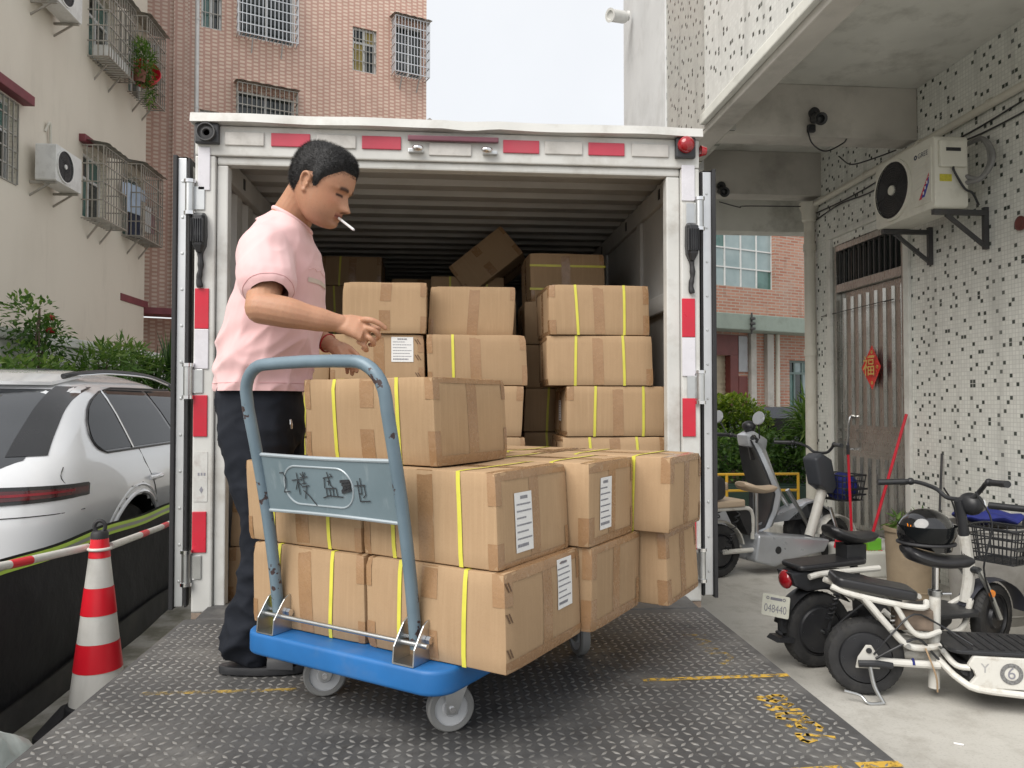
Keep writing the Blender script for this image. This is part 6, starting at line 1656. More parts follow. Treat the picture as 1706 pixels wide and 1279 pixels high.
# --- things on him
b = MB(); cw = Vector((-.408, 2.651, 1.622)); ax = (Vector((-.385, 2.63, 1.612)) - Vector((-.43, 2.67, 1.635))).normalized(); u_ = ax.orthogonal().normalized(); v_ = ax.cross(u_)
b.tube([cw + (u_ * math.cos(a) + v_ * math.sin(a)) * .0315 for a in np.linspace(0, 2 * PI, 24, endpoint=False)], .003, 6, closed=True); b.build('bracelet', mat('red cord', (.3, .012, .015), .7), smooth=True, label='thin red cord bracelet on the man\'s far wrist', cat='bracelet')
mouth = HM @ head_pt(-.06, -.0655); mouth += Vector((MX, MY, PZ)); c0 = mouth + Vector((-.006, 0, .001)); c1 = mouth + Vector((.050, -.014, -.044))
cg = empty('cigarette', tuple(c0), label='white cigarette hanging from the man\'s mouth', cat='cigarette')
d_ = c1 - c0
b = MB(); b.cyl((0, 0, 0), tuple(d_ * .28), .0041, 12); b.build('filter', mat('filter paper', (.6, .55, .5), .7), cg, smooth=True)
b = MB(); b.cyl(tuple(d_ * .2801), tuple(d_ * .95), .004, 12); b.build('paper_tube', mat('cigarette paper', (.75, .74, .74), .7), cg, smooth=True)
b = MB(); b.cyl(tuple(d_ * .9501), tuple(d_), .0038, 12, .0028); b.build('ash_tip', mat('ash', (.35, .34, .36), .9, var=.3, vs=200), cg, smooth=True)

# ================================================================ WHITE SUV ON THE LEFT
CAR = empty('parked_car', (-3.1, 4.12, 0), PI / 2, label='white SUV parked behind the black barrier at the left', cat='car')
def lerp_t(T, z):
    if z <= T[0][0]: return T[0][1]
    for (a, u), (c, v) in zip(T[:-1], T[1:]):
        if a <= z <= c:
            t = (z - a) / (c - a); return u + (v - u) * t
    return T[-1][1]
XR = [(.25, .1), (.35, .03), (.5, .0), (.75, .015), (.9, .04), (1.0, .07), (1.1, .13), (1.2, .23), (1.4, .45), (1.52, .62), (1.58, .78), (1.63, 1.1), (1.655, 1.5)]
XF = [(.25, 4.75), (.5, 4.9), (.75, 4.82), (.85, 4.6), (.95, 4.1), (1.02, 3.75), (1.2, 3.4), (1.45, 2.95), (1.55, 2.7), (1.62, 2.4), (1.655, 2.1)]
WW = [(.25, .9), (.35, .95), (.5, .975), (.7, .985), (.85, .99), (.95, .985), (1.05, .965), (1.12, .935), (1.2, .9), (1.35, .83), (1.48, .755), (1.55, .69), (1.6, .6), (1.635, .48), (1.655, .3)]
RC = [(.25, .5), (.8, .5), (1.1, .52), (1.3, .55), (1.55, .55), (1.655, .3)]
EX = 2.7
def yside(x, z):
    w, xr, rc = lerp_t(WW, z), lerp_t(XR, z), lerp_t(RC, z)
    if x >= xr + rc: 
        y = w
    else:
        t = max(0, min(1, (xr + rc - x) / rc)); y = w * (1 - t ** EX) ** (1 / EX)
    # shoulder over the rear wheel
    return y + .022 * math.exp(-((x - 1.2) / .7) ** 2) * math.exp(-((z - .82) / .16) ** 2)
def xrear(y, z):
    w, xr, rc = lerp_t(WW, z), lerp_t(XR, z), lerp_t(RC, z)
    t = min(1, abs(y) / w); return xr + rc * (1 - (1 - t ** EX) ** (1 / EX))
ACX, ACZ, ACR = 1.28, .36, .44
zs = [.25, .3, .35, .42, .5, .56, .62, .68, .74, .79, .83, .87, .91, .95, 1.0, 1.05, 1.09, 1.13, 1.18, 1.24, 1.3, 1.36, 1.42, 1.48, 1.52, 1.55, 1.58, 1.605, 1.625, 1.64, 1.655]
def half(z):
    out = []; w, xr, xf, rc = lerp_t(WW, z), lerp_t(XR, z), lerp_t(XF, z), lerp_t(RC, z)
    for i in range(22):
        f = PI / 2 * i / 21; s_, c_ = math.sin(f), math.cos(f); y = w * s_ ** (2 / EX); x = xr + rc * (1 - c_ ** (2 / EX)); out.append((x, yside(x, z) if i > 8 else y))
    x0, x1 = xr + rc, xf - .6
    for i in range(1, 40): x = x0 + (x1 - x0) * i / 40; out.append((x, yside(x, z)))
    for i in range(22):
        f = PI / 2 * i / 21; s_, c_ = math.sin(f), math.cos(f); out.append((xf - .6 + .6 * s_ ** (2 / EX), w * c_ ** (2 / EX)))
    return out
b = MB(); vs, fs = [], []; n_ = None
for z in zs:
    h_ = half(z); rg_ = [(x, -y, z) for x, y in h_] + [(x, y, z) for x, y in reversed(h_[1:-1])]; n_ = len(rg_); vs += rg_
for i in range(len(zs) - 1):
    for j in range(n_):
        j2 = (j + 1) % n_; q = (i * n_ + j, i * n_ + j2, (i + 1) * n_ + j2, (i + 1) * n_ + j)
        cx = sum(vs[k][0] for k in q) / 4; cz_ = sum(vs[k][2] for k in q) / 4; cy = sum(vs[k][1] for k in q) / 4
        if abs(cy) > .7 and any(math.hypot(cx - a_, cz_ - ACZ) < ACR for a_ in (ACX, 4.0)): continue
        fs.append(q)
fs.append(tuple((len(zs) - 1) * n_ + j for j in range(n_)))
b.add(vs, fs); b.build('body', car_paint, CAR, smooth=True, ang=50)
def spatch(rows, off, m, name, parent=CAR, n=14, thick=False):
    b = MB(); g = []
    for z, x0, x1 in rows: g.append([(x0 + (x1 - x0) * i / n, -(yside(x0 + (x1 - x0) * i / n, z) + off), z) for i in range(n + 1)])
    m_ = n + 1; b.add([p for r in g for p in r], [(i * m_ + j, i * m_ + j + 1, (i + 1) * m_ + j + 1, (i + 1) * m_ + j) for i in range(len(g) - 1) for j in range(n)])
    return b.build(name, m, parent, smooth=True)
def rpatch(rows, off, m, name, n=14):
    b = MB(); g = []
    for z, y0, y1 in rows: g.append([(xrear(y0 + (y1 - y0) * i / n, z) - off, y0 + (y1 - y0) * i / n, z) for i in range(n + 1)])
    m_ = n + 1; b.add([p for r in g for p in r], [(i * m_ + j, i * m_ + j + 1, (i + 1) * m_ + j + 1, (i + 1) * m_ + j) for i in range(len(g) - 1) for j in range(n)])
    return b.build(name, m, CAR, smooth=True)
zr = list(np.linspace(1.1, 1.52, 15))
LO = [(1.1, .92), (1.13, .83), (1.17, .79), (1.22, .79), (1.3, .835), (1.38, .93), (1.44, 1.06), (1.49, 1.24), (1.52, 1.48)]
HI = [(1.1, 3.2), (1.2, 3.15), (1.35, 2.95), (1.45, 2.78), (1.52, 2.6)]
spatch([(z, lerp_t(LO, z), lerp_t(HI, z)) for z in zr], .003, dark_glass_frame, 'window_surround', n=40)
zi = list(np.linspace(1.118, 1.505, 14))
spatch([(z, lerp_t(LO, z) + .022, min(1.315 - (z - 1.1) * .12, 9)) for z in zi if lerp_t(LO, z) + .03 < 1.29], .007, car_glass, 'quarter_glass')
spatch([(z, max(1.335 - (z - 1.1) * .12, lerp_t(LO, z) + .03), 2.19 - (z - 1.1) * .5) for z in zi], .007, car_glass, 'rear_door_glass')
spatch([(z, 2.25 - (z - 1.1) * .5, lerp_t(HI, z) - .05) for z in zi], .007, car_glass, 'front_door_glass')
pts = [(lerp_t(LO, z), z) for z in reversed(zr)]; pts = [(lerp_t(HI, 1.52), 1.522)] + [(x, 1.522) for x in (2.3, 2.0, 1.75)] + pts + [(x, 1.1) for x in (1.5, 2.0, 2.6, 3.2)]
b = MB(); b.tube([(x, -(yside(x, z) + .006), z) for x, z in pts], .006, 6); b.build('window_trim', black_plastic, CAR, smooth=True)
b = MB(); b.tube([(1.325 - (z - 1.1) * .12, -(yside(1.32, z) + .01), z) for z in np.linspace(1.11, 1.5, 8)], .006, 6); b.build('pillar_trim', chrome, CAR, smooth=True)
rpatch([(z, -lerp_t([(1.06, .70), (1.1, .78), (1.2, .79), (1.35, .76), (1.5, .66)], z), lerp_t([(1.06, .6), (1.2, .7), (1.5, .6)], z)) for z in np.linspace(1.06, 1.5, 12)], .004, mat('rear window glass', (.03, .033, .037), .05, var=.1, spec=.9, coat=.6), 'rear_glass', 26)
rpatch([(z, -.86 + (z - 1.12) * .3, -.70 + (z - 1.12) * .1) for z in np.linspace(1.12, 1.52, 10)], .009, dark_glass_frame, 'spoiler_blade', 8)
b = MB(); g = []
for y in np.linspace(-.66, .66, 24): g.append([(xrear(y, 1.52) - .08 + .04 * abs(y), y, 1.545), (xrear(y, 1.56) + .12, y, 1.6), (xrear(y, 1.56) + .12, y, 1.585), (xrear(y, 1.52) - .08 + .04 * abs(y), y, 1.525)])
b.loft(g); b.build('roof_spoiler', car_paint, CAR, smooth=True)
# tail lamp wraps the corner
b = MB(); n = 30; g = []
def corner(z, k): 
    w, xr, rc = lerp_t(WW, z), lerp_t(XR, z), lerp_t(RC, z)
    if k < 1:
        f = PI / 2 * k; s_, c_ = math.sin(f), math.cos(f); return (xr + rc * (1 - c_ ** (2 / EX)), -(w * s_ ** (2 / EX)))
    x = xr + rc + (k - 1) * .3; return (x, -yside(x, z))
def cpatch(z0f, z1f, k0, k1, off, m, name, nz=4):
    b = MB(); g = []
    for i in range(n + 1):
        k = k0 + (k1 - k0) * i / n; col_ = []
        for j in range(nz + 1):
            z = z0f(k) + (z1f(k) - z0f(k)) * j / nz; x, y = corner(z, k); c = Vector((x - .9, y, 0)).normalized(); col_.append((x + c.x * off, y + c.y * off, z))
        g.append(col_)
    m_ = nz + 1; b.add([p for r in g for p in r], [(i * m_ + j, (i + 1) * m_ + j, (i + 1) * m_ + j + 1, i * m_ + j + 1) for i in range(n) for j in range(nz)]); return b.build(name, m, CAR, smooth=True)
cpatch(lambda k: .858 + .02 * max(0, k), lambda k: .972 - .02 * k + (-.0 if k < 1 else -.12 * (k - 1)), .0, 1.08, .008, dark_glass_frame, 'lamp_housing')
cpatch(lambda k: .878 + .02 * k, lambda k: .952 - .02 * k, .0, 1.0, .012, mat('smoked red lens', (.075, .008, .01), .12, var=.3, vs=14, coat=.6), 'tail_lamp')
cpatch(lambda k: .905 + .01 * k, lambda k: .92 + .008 * k, .0, .9, .015, mat('dim red strip', (.22, .012, .02), .2, var=.3, vs=10), 'lamp_strip', 1)
for zz_, k1 in ((.80, 1.0), (.56, 1.9)):
    b = MB(); b.tube([(corner(zz_, k_)[0] - .0015, corner(zz_, k_)[1] - .0015, zz_) for k_ in np.linspace(.05, k1, 24)], .003, 5); b.build('bumper_seam', dark_glass_frame, CAR)
# seams, handle, rail
def seam(pts, name='panel_seam'):
    b = MB(); P = [(x, -(yside(x, z) + .0012), z) for x, z in pts]; b.tube([tuple(p) for p in spline(P, 4)], .0028, 5); b.build(name, dark_glass_frame, CAR)
seam([(1.42, 1.1), (1.45, 1.0), (1.55, .85), (1.62, .72), (1.66, .6)]); seam([(2.2, 1.1), (2.24, .9), (2.24, .6), (2.2, .4)])
seam([(lerp_t(XR, 1.05) + .3, 1.05), (.36, .99), (.42, .9)]); seam([(1.15, .86), (1.28, .85), (1.34, .87)])
b = MB(); hx, hz = 1.56, .885; b.tube(spline([(hx - .1, -(yside(hx - .1, hz) + .008), hz), (hx - .05, -(yside(hx, hz) + .035), hz + .004), (hx + .05, -(yside(hx, hz) + .035), hz + .006), (hx + .1, -(yside(hx + .1, hz) + .008), hz + .006)], 6), .016, 10); b.build('door_handle', car_paint, CAR, smooth=True)
b = MB(); b.ell((hx, -(yside(hx, hz)), hz), (.075, .006, .028), 16, 8); b.build('handle_recess', silver_paint, CAR, smooth=True)
b = MB(); b.tube(spline([(.95, -.66, 1.585), (1.12, -.672, 1.606), (1.6, -.66, 1.636), (2.3, -.645, 1.633), (2.8, -.64, 1.58), (2.95, -.64, 1.54)], 8), .017, 10); b.build('roof_rail', black_plastic, CAR, smooth=True)
b = MB(); b.tube(spline([(1.0, -.672, 1.585), (1.2, -.686, 1.6), (1.6, -.676, 1.622), (2.3, -.661, 1.619), (2.8, -.65, 1.57)], 8), .006, 8); b.build('rail_chrome_strip', chrome, CAR, smooth=True)  # thin chrome strip fitted along the roof rail
b = MB(); b.tube([(.16, -.55, 1.1), (.22, -.35, 1.17), (.25, .0, 1.2)], .009, 6); b.build('rear_wiper', black_plastic, CAR, smooth=True)
for x in (ACX, 4.0):
    for sy in (-1, 1):
        if sy == 1 and x > 2: pass
        w = empty('wheel'); w.parent = CAR
        b = MB(); b.lathe([(.23, -.12), (.34, -.12), (.365, -.08), (.37, 0), (.365, .08), (.34, .12), (.23, .12)], (x, sy * .83, .37), 36, 'y'); b.build('tyre', tyre_m, w, smooth=True)
        b = MB(); b.lathe([(0, -.07), (.05, -.07), (.06, -.05)], (x, sy * .87, .37), 20, 'y'); b.lathe([(.2, -.1), (.232, -.11), (.232, .1), (.2, .1)], (x, sy * .83, .37), 36, 'y')
        for i in range(5):
            a = 2 * PI * i / 5; 
            for da in (-.16, .16): b.bar((x + .04 * math.cos(a), sy * .92, .37 + .04 * math.sin(a)), (x + .215 * math.cos(a + da), sy * .93, .37 + .215 * math.sin(a + da)), .03, .03)
        b.build('rim', alu, w, smooth=True)
        b = MB(); b.lathe([(.43, -.2), (.43, .02)], (x, sy * .9 - sy * .1, ACZ), 30, 'y'); b.build('wheel_well', black_plastic, w, smooth=True)
    b = MB(); b.tube([(x + (ACR + .012) * math.cos(a), -(yside(x + ACR * math.cos(a), ACZ + ACR * math.sin(a)) + .004), ACZ + (ACR + .012) * math.sin(a)) for a in np.linspace(R(-12), R(192), 26)], .016, 8); b.build('arch_trim', car_paint, CAR, smooth=True)
    b = MB(); b.tube([(x + (ACR + .06) * math.cos(a), -(yside(x + (ACR + .06) * math.cos(a), ACZ + (ACR + .06) * math.sin(a)) - .006), ACZ + (ACR + .06) * math.sin(a)) for a in np.linspace(R(0), R(180), 26)], .013, 8); b.build('arch_flare', car_paint, CAR, smooth=True)

# ================================================================ BARRIER, POLES, CONE, BAG
BR = empty('fabric_barrier', (-1.88, 4.5, 0), label='black fabric barrier with lime reflective band in front of the white car', cat='barrier')
def bx_(y): return .012 * math.sin(y * 2.1) + .006 * math.sin(y * 5.3 + 1) + (-.012 * (y - 3.4))
def btop(y): return .755 - .035 * max(0, (y - 3.4) / 2) - .012 * math.sin((y - 3.36) * 2.9) ** 2
def bsheet(z0f, z1f, off, m, name, nz=6):
    b = MB(); ys = np.linspace(2.0, 7.2, 60); g = []
    for side in (off, off - .012):
        for y in ys:
            for j in range(nz + 1):
                z = z0f(y) + (z1f(y) - z0f(y)) * j / nz
                g.append((bx_(y) + side + .012 * math.sin(z * 6 + y * 3) * (z < .6), y - 4.5, z))
    m_ = nz + 1; K = len(ys) * m_
    fs = [(i * m_ + j, (i + 1) * m_ + j, (i + 1) * m_ + j + 1, i * m_ + j + 1) for i in range(len(ys) - 1) for j in range(nz)]
    b.add(g, fs + [tuple(K + q for q in f) for f in fs]); return b.build(name, m, BR, smooth=True)
bsheet(lambda y: .09 + .02 * math.sin(y * 2), btop, 0, tarp_m, 'tarpaulin', 10)
bsheet(lambda y: .0, lambda y: .13 + .03 * math.sin(y * 1.7), .03, tarp_grey, 'bottom_hem', 4)
bsheet(lambda y: btop(y) - .062, lambda y: btop(y) - .008, .006, lime_m, 'lime_band', 1)
bsheet(lambda y: btop(y) - .044, lambda y: btop(y) - .026, .0095, silver_tape, 'reflective_strip', 1)
for y in (2.3, 4.2, 5.8, 7.0):
    b = MB(); b.cyl((bx_(y) - .04, y - 4.5, 0), (bx_(y) - .04, y - 4.5, .7), .016, 10); b.build('post', dark_steel, BR, smooth=True)
def pole(p, q, bands, label):
    p, q = Vector(p), Vector(q); o = empty('barrier_pole', tuple(p), label=label, cat='pole', group='red and white poles hooked to the cone')
    d = q - p
    b = MB(); b.tube([(0, 0, 0), tuple(d * .5 + Vector((0, 0, -.008))), tuple(d)], .0165, 12); b.build('tube', white_enamel, o, smooth=True)
    for t0, t1 in bands:
        sg = lambda t: d * t + Vector((0, 0, -.008 * (1 - abs(2 * t - 1))))
        b = MB(); b.tube([tuple(sg(t0)), tuple(sg(t1))], .0175, 12); b.build('red_band', cone_red, o, smooth=True)
CX_, CY_ = -1.53, 3.52
pole((-1.78, 2.75, .815), (CX_ - .06, CY_ + .02, .775), ((.1, .25), (.47, .6)), 'near red and white pole from the left edge to the cone')
pole((CX_ + .03, CY_ + .035, .775), (-1.87, 5.75, .60), ((.27, .34), (.53, .6), (.78, .85)), 'far red and white pole from the cone to the truck door')
CN = empty('traffic_cone', (CX_, CY_, 0), R(8), label='tall red and white traffic cone with a black handle ring', cat='cone')
def cr(z): return .034 + (.82 - z) * .112
for z0, z1, m in ((.735, .82, cone_red), (.607, .735, cone_white), (.49, .607, cone_red), (.37, .49, cone_white), (.25, .37, cone_red), (.1, .25, cone_white)):
    b = MB(); b.lathe([(cr(z0) + (.0015 if m is cone_red else 0), z0), (cr(z1) + (.0015 if m is cone_red else 0), z1)], n=40); o = b.build('band', m, CN, smooth=True); o['label'] = 'red band' if m is cone_red else 'white reflective band'
b = MB(); b.lathe([(.15, .03), (.13, .06), (cr(.101) + .012, .101), (cr(.1), .11)], n=40); b.prism(rrect(-.2, -.2, .2, .2, .04), 0, .035, 'xy'); b.build('base', rubber, CN, bevel=.004, smooth=True)
b = MB(); b.lathe([(.036, .815), (.036, .84), (.03, .85), (0, .85)], n=24); b.tube([(.022 * math.cos(a), 0, .868 + .026 * math.sin(a)) for a in np.linspace(0, 2 * PI, 20, endpoint=False)], .0085, 8, closed=True); b.build('handle_ring', rubber, CN, smooth=True)
b = MB(); b.tube([(.044 * math.cos(a), .044 * math.sin(a), .772) for a in np.linspace(0, 2 * PI, 20, endpoint=False)], .007, 8, closed=True); b.build('hook_ring', white_enamel, CN, smooth=True)
b = MB(); b.ell((0, 0, 0), (.2, .24, .26), 48, 32)
vv = []
for p in b.v:
    p = Vector(p); n1 = mnoise.noise(p * 7) * .045 + (1 - abs(mnoise.noise(p * 11 + Vector((3, 0, 0))))) ** 4 * .03; q = p + p.normalized() * n1
    if q.z > .12: q.x *= 1 - (q.z - .12) * 2.6; q.y *= 1 - (q.z - .12) * 2.6
    q.z = max(q.z, -.2); vv.append(tuple(q))
b.v = vv; o = b.build('plastic_bag', bag_m, smooth=True, label='pale translucent plastic bag slumped at the lower left corner', cat='bag'); o.location = (-1.47, 2.42, .2)

# ================================================================ SCOOTERS
def tube_part(o, name, pts, r, m, sm=4, n=10):
    b = MB(); b.tube(spline(pts, sm) if len(pts) > 2 else pts, r, n); return b.build(name, m, o, smooth=True)
def wheel(o, x, r, w, hub=.13, steer=None, rim_m=None):
    h = empty('wheel'); h.parent = o; h.location = (x, 0, r)
    if steer: h.rotation_euler = (0, 0, steer)
    pr = [(r * .68, -w * .42), (r * .8, -w * .5), (r * .93, -w * .42), (r * .99, -w * .2), (r, 0), (r * .99, w * .2), (r * .93, w * .42), (r * .8, w * .5), (r * .68, w * .42)]
    b = MB(); b.lathe(pr, n=44, axis='y')
    for i in range(40):
        for s_ in (-1, 1):
            a = 2 * PI * (i + (.5 if s_ > 0 else 0)) / 40
            b.bar((r * .997 * math.cos(a), s_ * w * .08, r * .997 * math.sin(a)), (r * .938 * math.cos(a + .06), s_ * w * .4, r * .938 * math.sin(a + .06)), .0045, .006)
    b.build('tyre', tyre_m, h, smooth=True)
    b = MB(); b.lathe([(r * .685, -w * .36), (r * .64, -w * .40), (r * .62, -w * .2), (hub, -w * .25), (hub * .9, -w * .48), (hub * .3, -w * .55), (.0, -w * .55)], n=36, axis='y'); b.lathe([(r * .685, w * .36), (r * .64, w * .4), (r * .62, w * .2), (hub, w * .25), (hub * .9, w * .48), (hub * .3, w * .55), (0, w * .55)], n=36, axis='y')
    b.build('hub', hub_m if rim_m is None else rim_m, h, smooth=True)
    b = MB()
    for i in range(6):
        a = 2 * PI * i / 6
        for s_ in (-1, 1): b.lathe([(.006, 0), (.006, .004), (0, .004)], (hub * .78 * math.cos(a), s_ * w * .5, hub * .78 * math.sin(a)), 8, 'y')
    b.build('hub_bolts', steel, h, smooth=True, kind='stuff'); b = MB(); b.cyl((0, -w * .85, 0), (0, w * .85, 0), .008, 10); b.build('axle', steel, h, smooth=True)
    return h
def saddle(o, x, z, L, m, W=.2, tilt=0, name='saddle'):
    b = MB(); g = []
    for i in range(15):
        t = i / 14; xx = x - L / 2 + L * t
        w = W / 2 * (.82 + .18 * math.sin(t * PI)) if t < .35 else W / 2 * (1 - .62 * ((t - .35) / .65) ** 1.2)
        if t < .12: w *= .55 + .45 * math.sin(t / .12 * PI / 2)
        h = .055 * (1 - .25 * t) * (1 if .04 < t < .96 else .5); zz = z + .028 * (1 - t) ** 2.4 * 1.6 - .012 * math.sin(t * PI) + tilt * (t - .5)
        g.append([(xx, w * (abs(math.cos(a)) ** .75) * (1 if math.cos(a) > 0 else -1), zz + (h * .55 * math.sin(a) if math.sin(a) > 0 else h * .75 * math.sin(a))) for a in [2 * PI * q / 20 for q in range(20)]])
    b.loft(g); return b.build(name, m, o, smooth=True)
def pad(o, x0, x1, z0, z1, w, th, m, name):
    """flat cushion from (x0,z0) to (x1,z1)"""
    b = MB(); b.prism(rrect(0, -w / 2, math.hypot(x1 - x0, z1 - z0), w / 2, .035), 0, th, 'xy', M=Matrix.Translation((x0, 0, z0)) @ Euler((0, -math.atan2(z1 - z0, x1 - x0), 0)).to_matrix().to_4x4()); return b.build(name, m, o, bevel=.014, seg=3, smooth=True, ang=60)
def basket(o, c, s, m, steer=0, fill=None, name='basket', nx=5, nz=4):
    h = empty(name); h.parent = o; h.location = c; h.rotation_euler = (0, 0, steer); L, W, H_ = s
    b = MB()
    def corner_(z): k = .82 + .18 * z / H_; return L / 2 * k, W / 2 * k
    for z in np.linspace(0, H_, nz + 1):
        a, d = corner_(z); r = .0045 if z < H_ - .001 else .007
        b.tube([(p[0], p[1], z) for p in rrect(-a, -d, a, d, .03, 3)], r, 6, closed=True)
    a0, d0 = corner_(0); a1, d1 = corner_(H_)
    for i in range(nx + 1):
        t = -1 + 2 * i / nx
        for s_ in (-1, 1):
            b.tube([(t * (a0 - .02), s_ * d0, 0), (t * (a1 - .02), s_ * d1, H_)], .004, 5); b.tube([(s_ * a0, t * (d0 - .02), 0), (s_ * a1, t * (d1 - .02), H_)], .004, 5)
        b.tube([(t * a0, -d0, 0), (t * a0, d0, 0)], .004, 5)
    b.build('wire', m, h)
    b = MB(); b.b2((-a1, -d1 + .001, H_ * .42), (a1, -d1 + .004, H_ * .5)); b.b2((-a1 * .9, -d1 * .97, H_ * .2), (a1 * .9, -d1 * .95, H_ * .27)); b.build('band', m, h)
    return h
def bars(o, stem, grip_w, rise, sweep, steer, m, grip=black_plastic, tilt=0):
    h = empty('handlebar'); h.parent = o; h.location = stem; h.rotation_euler = (tilt, 0, steer)
    b = MB(); P = [(-sweep, -grip_w, rise), (-sweep * .45, -grip_w * .62, rise), (.01, -grip_w * .38, rise * .55), (.02, -.06, 0), (.02, .06, 0), (.01, grip_w * .38, rise * .55), (-sweep * .45, grip_w * .62, rise), (-sweep, grip_w, rise)]
    b.tube(spline(P, 6), .0125, 10); b.build('bar', m, h, smooth=True)
    for s_ in (-1, 1):
        b = MB(); d = Vector((-sweep, s_ * grip_w, rise)) - Vector((-sweep * .45, s_ * grip_w * .62, rise)); e = Vector((-sweep, s_ * grip_w, rise))
        b.tube([tuple(e - d * .75), tuple(e - d * .3), tuple(e + d * .12)], [.018, .0175, .019], 12); b.build('grip', grip, h, smooth=True)
        b = MB(); q = e - d * .95; b.tube([tuple(q), tuple(q + Vector((.03, s_ * .01, -.012))), tuple(q + d * .5 + Vector((.05, 0, -.02)))], .006, 8); b.build('brake_lever', black_plastic, h, smooth=True)
        b = MB(); b.ell(tuple(q), (.024, .022, .022), 10, 8); b.build('switch_pod', black_plastic, h, smooth=True)
    return h
# --- white utility scooter with number plate (farther of the two near ones)
S2 = empty('electric_scooter', (1.985, 3.965, 0), R(9), label='white framed scooter with a number plate and red tail lamp', cat='scooter', group='parked electric scooters')
wheel(S2, 0, .2, .085); wheel(S2, 1.15, .19, .07, .07, R(18))
tube_part(S2, 'rack_tube', [(-.1, -.085, .5), (.0, -.085, .515), (.33, -.085, .525)], .016, white_enamel); tube_part(S2, 'rack_tube', [(-.1, .085, .5), (0, .085, .515), (.33, .085, .525)], .016, white_enamel)
tube_part(S2, 'rack_stay', [(.02, -.085, .51), (.08, -.085, .44), (.16, -.08, .4), (.34, -.07, .3)], .015, white_enamel); tube_part(S2, 'rack_stay', [(.02, .085, .51), (.08, .085, .44), (.16, .08, .4), (.34, .07, .3)], .015, white_enamel)
pad(S2, -.16, .26, .53, .55, .19, .03, black_leather, 'rack_pad')
b = MB(); b.prism([(-.17, .45), (-.1, .42), (.05, .43), (.2, .46), (.2, .5), (-.12, .525), (-.2, .52)], -.07, .07, 'xz'); b.build('tail_cowl', black_plastic, S2, bevel=.012)
b = MB(); b.ell((-.185, 0, .475), (.03, .05, .05), 16, 10); b.build('tail_lamp', tail_red, S2, smooth=True)
b = MB(); g = []
for i in range(16):
    a = R(40 + 130 * i / 15); r = .225; g.append([(r * math.cos(a), -.055, .2 + r * math.sin(a)), (r * 1.03 * math.cos(a), 0, .2 + r * 1.06 * math.sin(a)), (r * math.cos(a), .055, .2 + r * math.sin(a)), (r * .985 * math.cos(a), .05, .2 + r * .985 * math.sin(a)), (r * .985 * math.cos(a), -.05, .2 + r * .985 * math.sin(a))])
b.loft(g); b.prism([(-.27, .16), (-.17, .15), (-.165, .175), (-.25, .18)], -.05, .05, 'xz'); b.build('rear_mudguard', black_plastic, S2, smooth=True)
np_ = empty('number_plate'); np_.parent = S2; np_.location = (-.252, -.01, .34); np_.rotation_euler = (R(78), 0, R(-58))
b = MB(); b.prism(rrect(-.075, -.056, .075, .056, .008, 3), -.0015, .0015, 'xy'); b.build('plate', mat('plate white', (.6, .6, .52), .45, var=.08, dirt=.35, dcol=(.3, .28, .2), ds=20), np_)
lettering('048440', .046, ink_m, np_, Matrix.Translation((0, -.018, .0025)) @ Matrix.Diagonal((.9, 1.25, 1, 1)), 'plate_number')
b = MB(); [b.lathe([(.005, 0), (.009, 0), (.009, .001), (.005, .001)], (x, .036, .002), 8) for x in (-.045, .045)]; b.b2((-.03, .028, .0018), (.034, .042, .0024)); b.build('plate_print', ink_m, np_)
b = MB(); b.b2((-.235, -.03, .2), (-.2, .0, .3)); b.ell((-.24, -.02, .2), (.012, .03, .012), 10, 6); b.build('plate_holder', black_plastic, S2)
saddle(S2, .22, .69, .3, black_leather, .2)
b = MB(); b.tube([(.2, 0, .66), (.235, 0, .53), (.3, 0, .32)], [.022, .022, .02], 12); b.b2((.16, -.05, .56), (.28, .05, .65)); b.build('seat_post', black_plastic, S2, bevel=.004)
tube_part(S2, 'swingarm', [(0, -.075, .2), (.2, -.07, .23), (.36, -.05, .26)], .02, black_plastic); tube_part(S2, 'swingarm', [(0, .075, .2), (.2, .07, .23), (.36, .05, .26)], .02, black_plastic)
for s_ in (-1, 1):
    b = MB(); pts = [(.02 + .0 * i, s_ * .1, .2 + i * .0) for i in range(2)]
    hel = [(.0 + .07 * t + .016 * math.cos(t * 44), s_ * .1 + .016 * math.sin(t * 44), .27 + .17 * t) for t in np.linspace(0, 1, 56)]
    b.tube(hel, .005, 5); b.tube([(.0, s_ * .1, .22), (.08, s_ * .1, .47)], .008, 8); b.build('shock_absorber', black_plastic, S2)
b = MB(); b.prism([(.3, .16), (.74, .16), (.8, .2), (.8, .24), (.5, .26), (.46, .4), (.34, .46), (.28, .4)], -.09, .09, 'xz'); b.build('battery_case', black_plastic, S2, bevel=.015)
b = MB(); b.prism(rrect(.46, -.15, .95, .15, .05), .24, .265, 'xy'); b.build('footboard', black_plastic, S2, bevel=.006)
for s_ in (-1, 1): tube_part(S2, 'frame_tube', [(.34, s_ * .1, .3), (.5, s_ * .14, .18), (.8, s_ * .13, .17), (.98, s_ * .03, .3)], .016, white_enamel)
tube_part(S2, 'down_tube', [(.97, 0, .28), (1.0, 0, .45), (.97, 0, .66)], .032, white_enamel)
b = MB(); b.tube([(.985, 0, .55), (.95, 0, .8), (.93, 0, .86)], [.028, .026, .022], 12); b.build('steering_stem', black_plastic, S2, smooth=True)
st = R(22)
for s_ in (-1, 1): tube_part(S2, 'fork_leg', [(1.0, s_ * .065, .47), (1.07, s_ * .062, .36), (1.15, s_ * .06, .19)], .015, steel)
b = MB(); b.tube([(1.0, -.07, .47), (1.0, .07, .47)], .02, 10); b.build('fork_crown', black_plastic, S2, smooth=True)
b = MB(); g = []
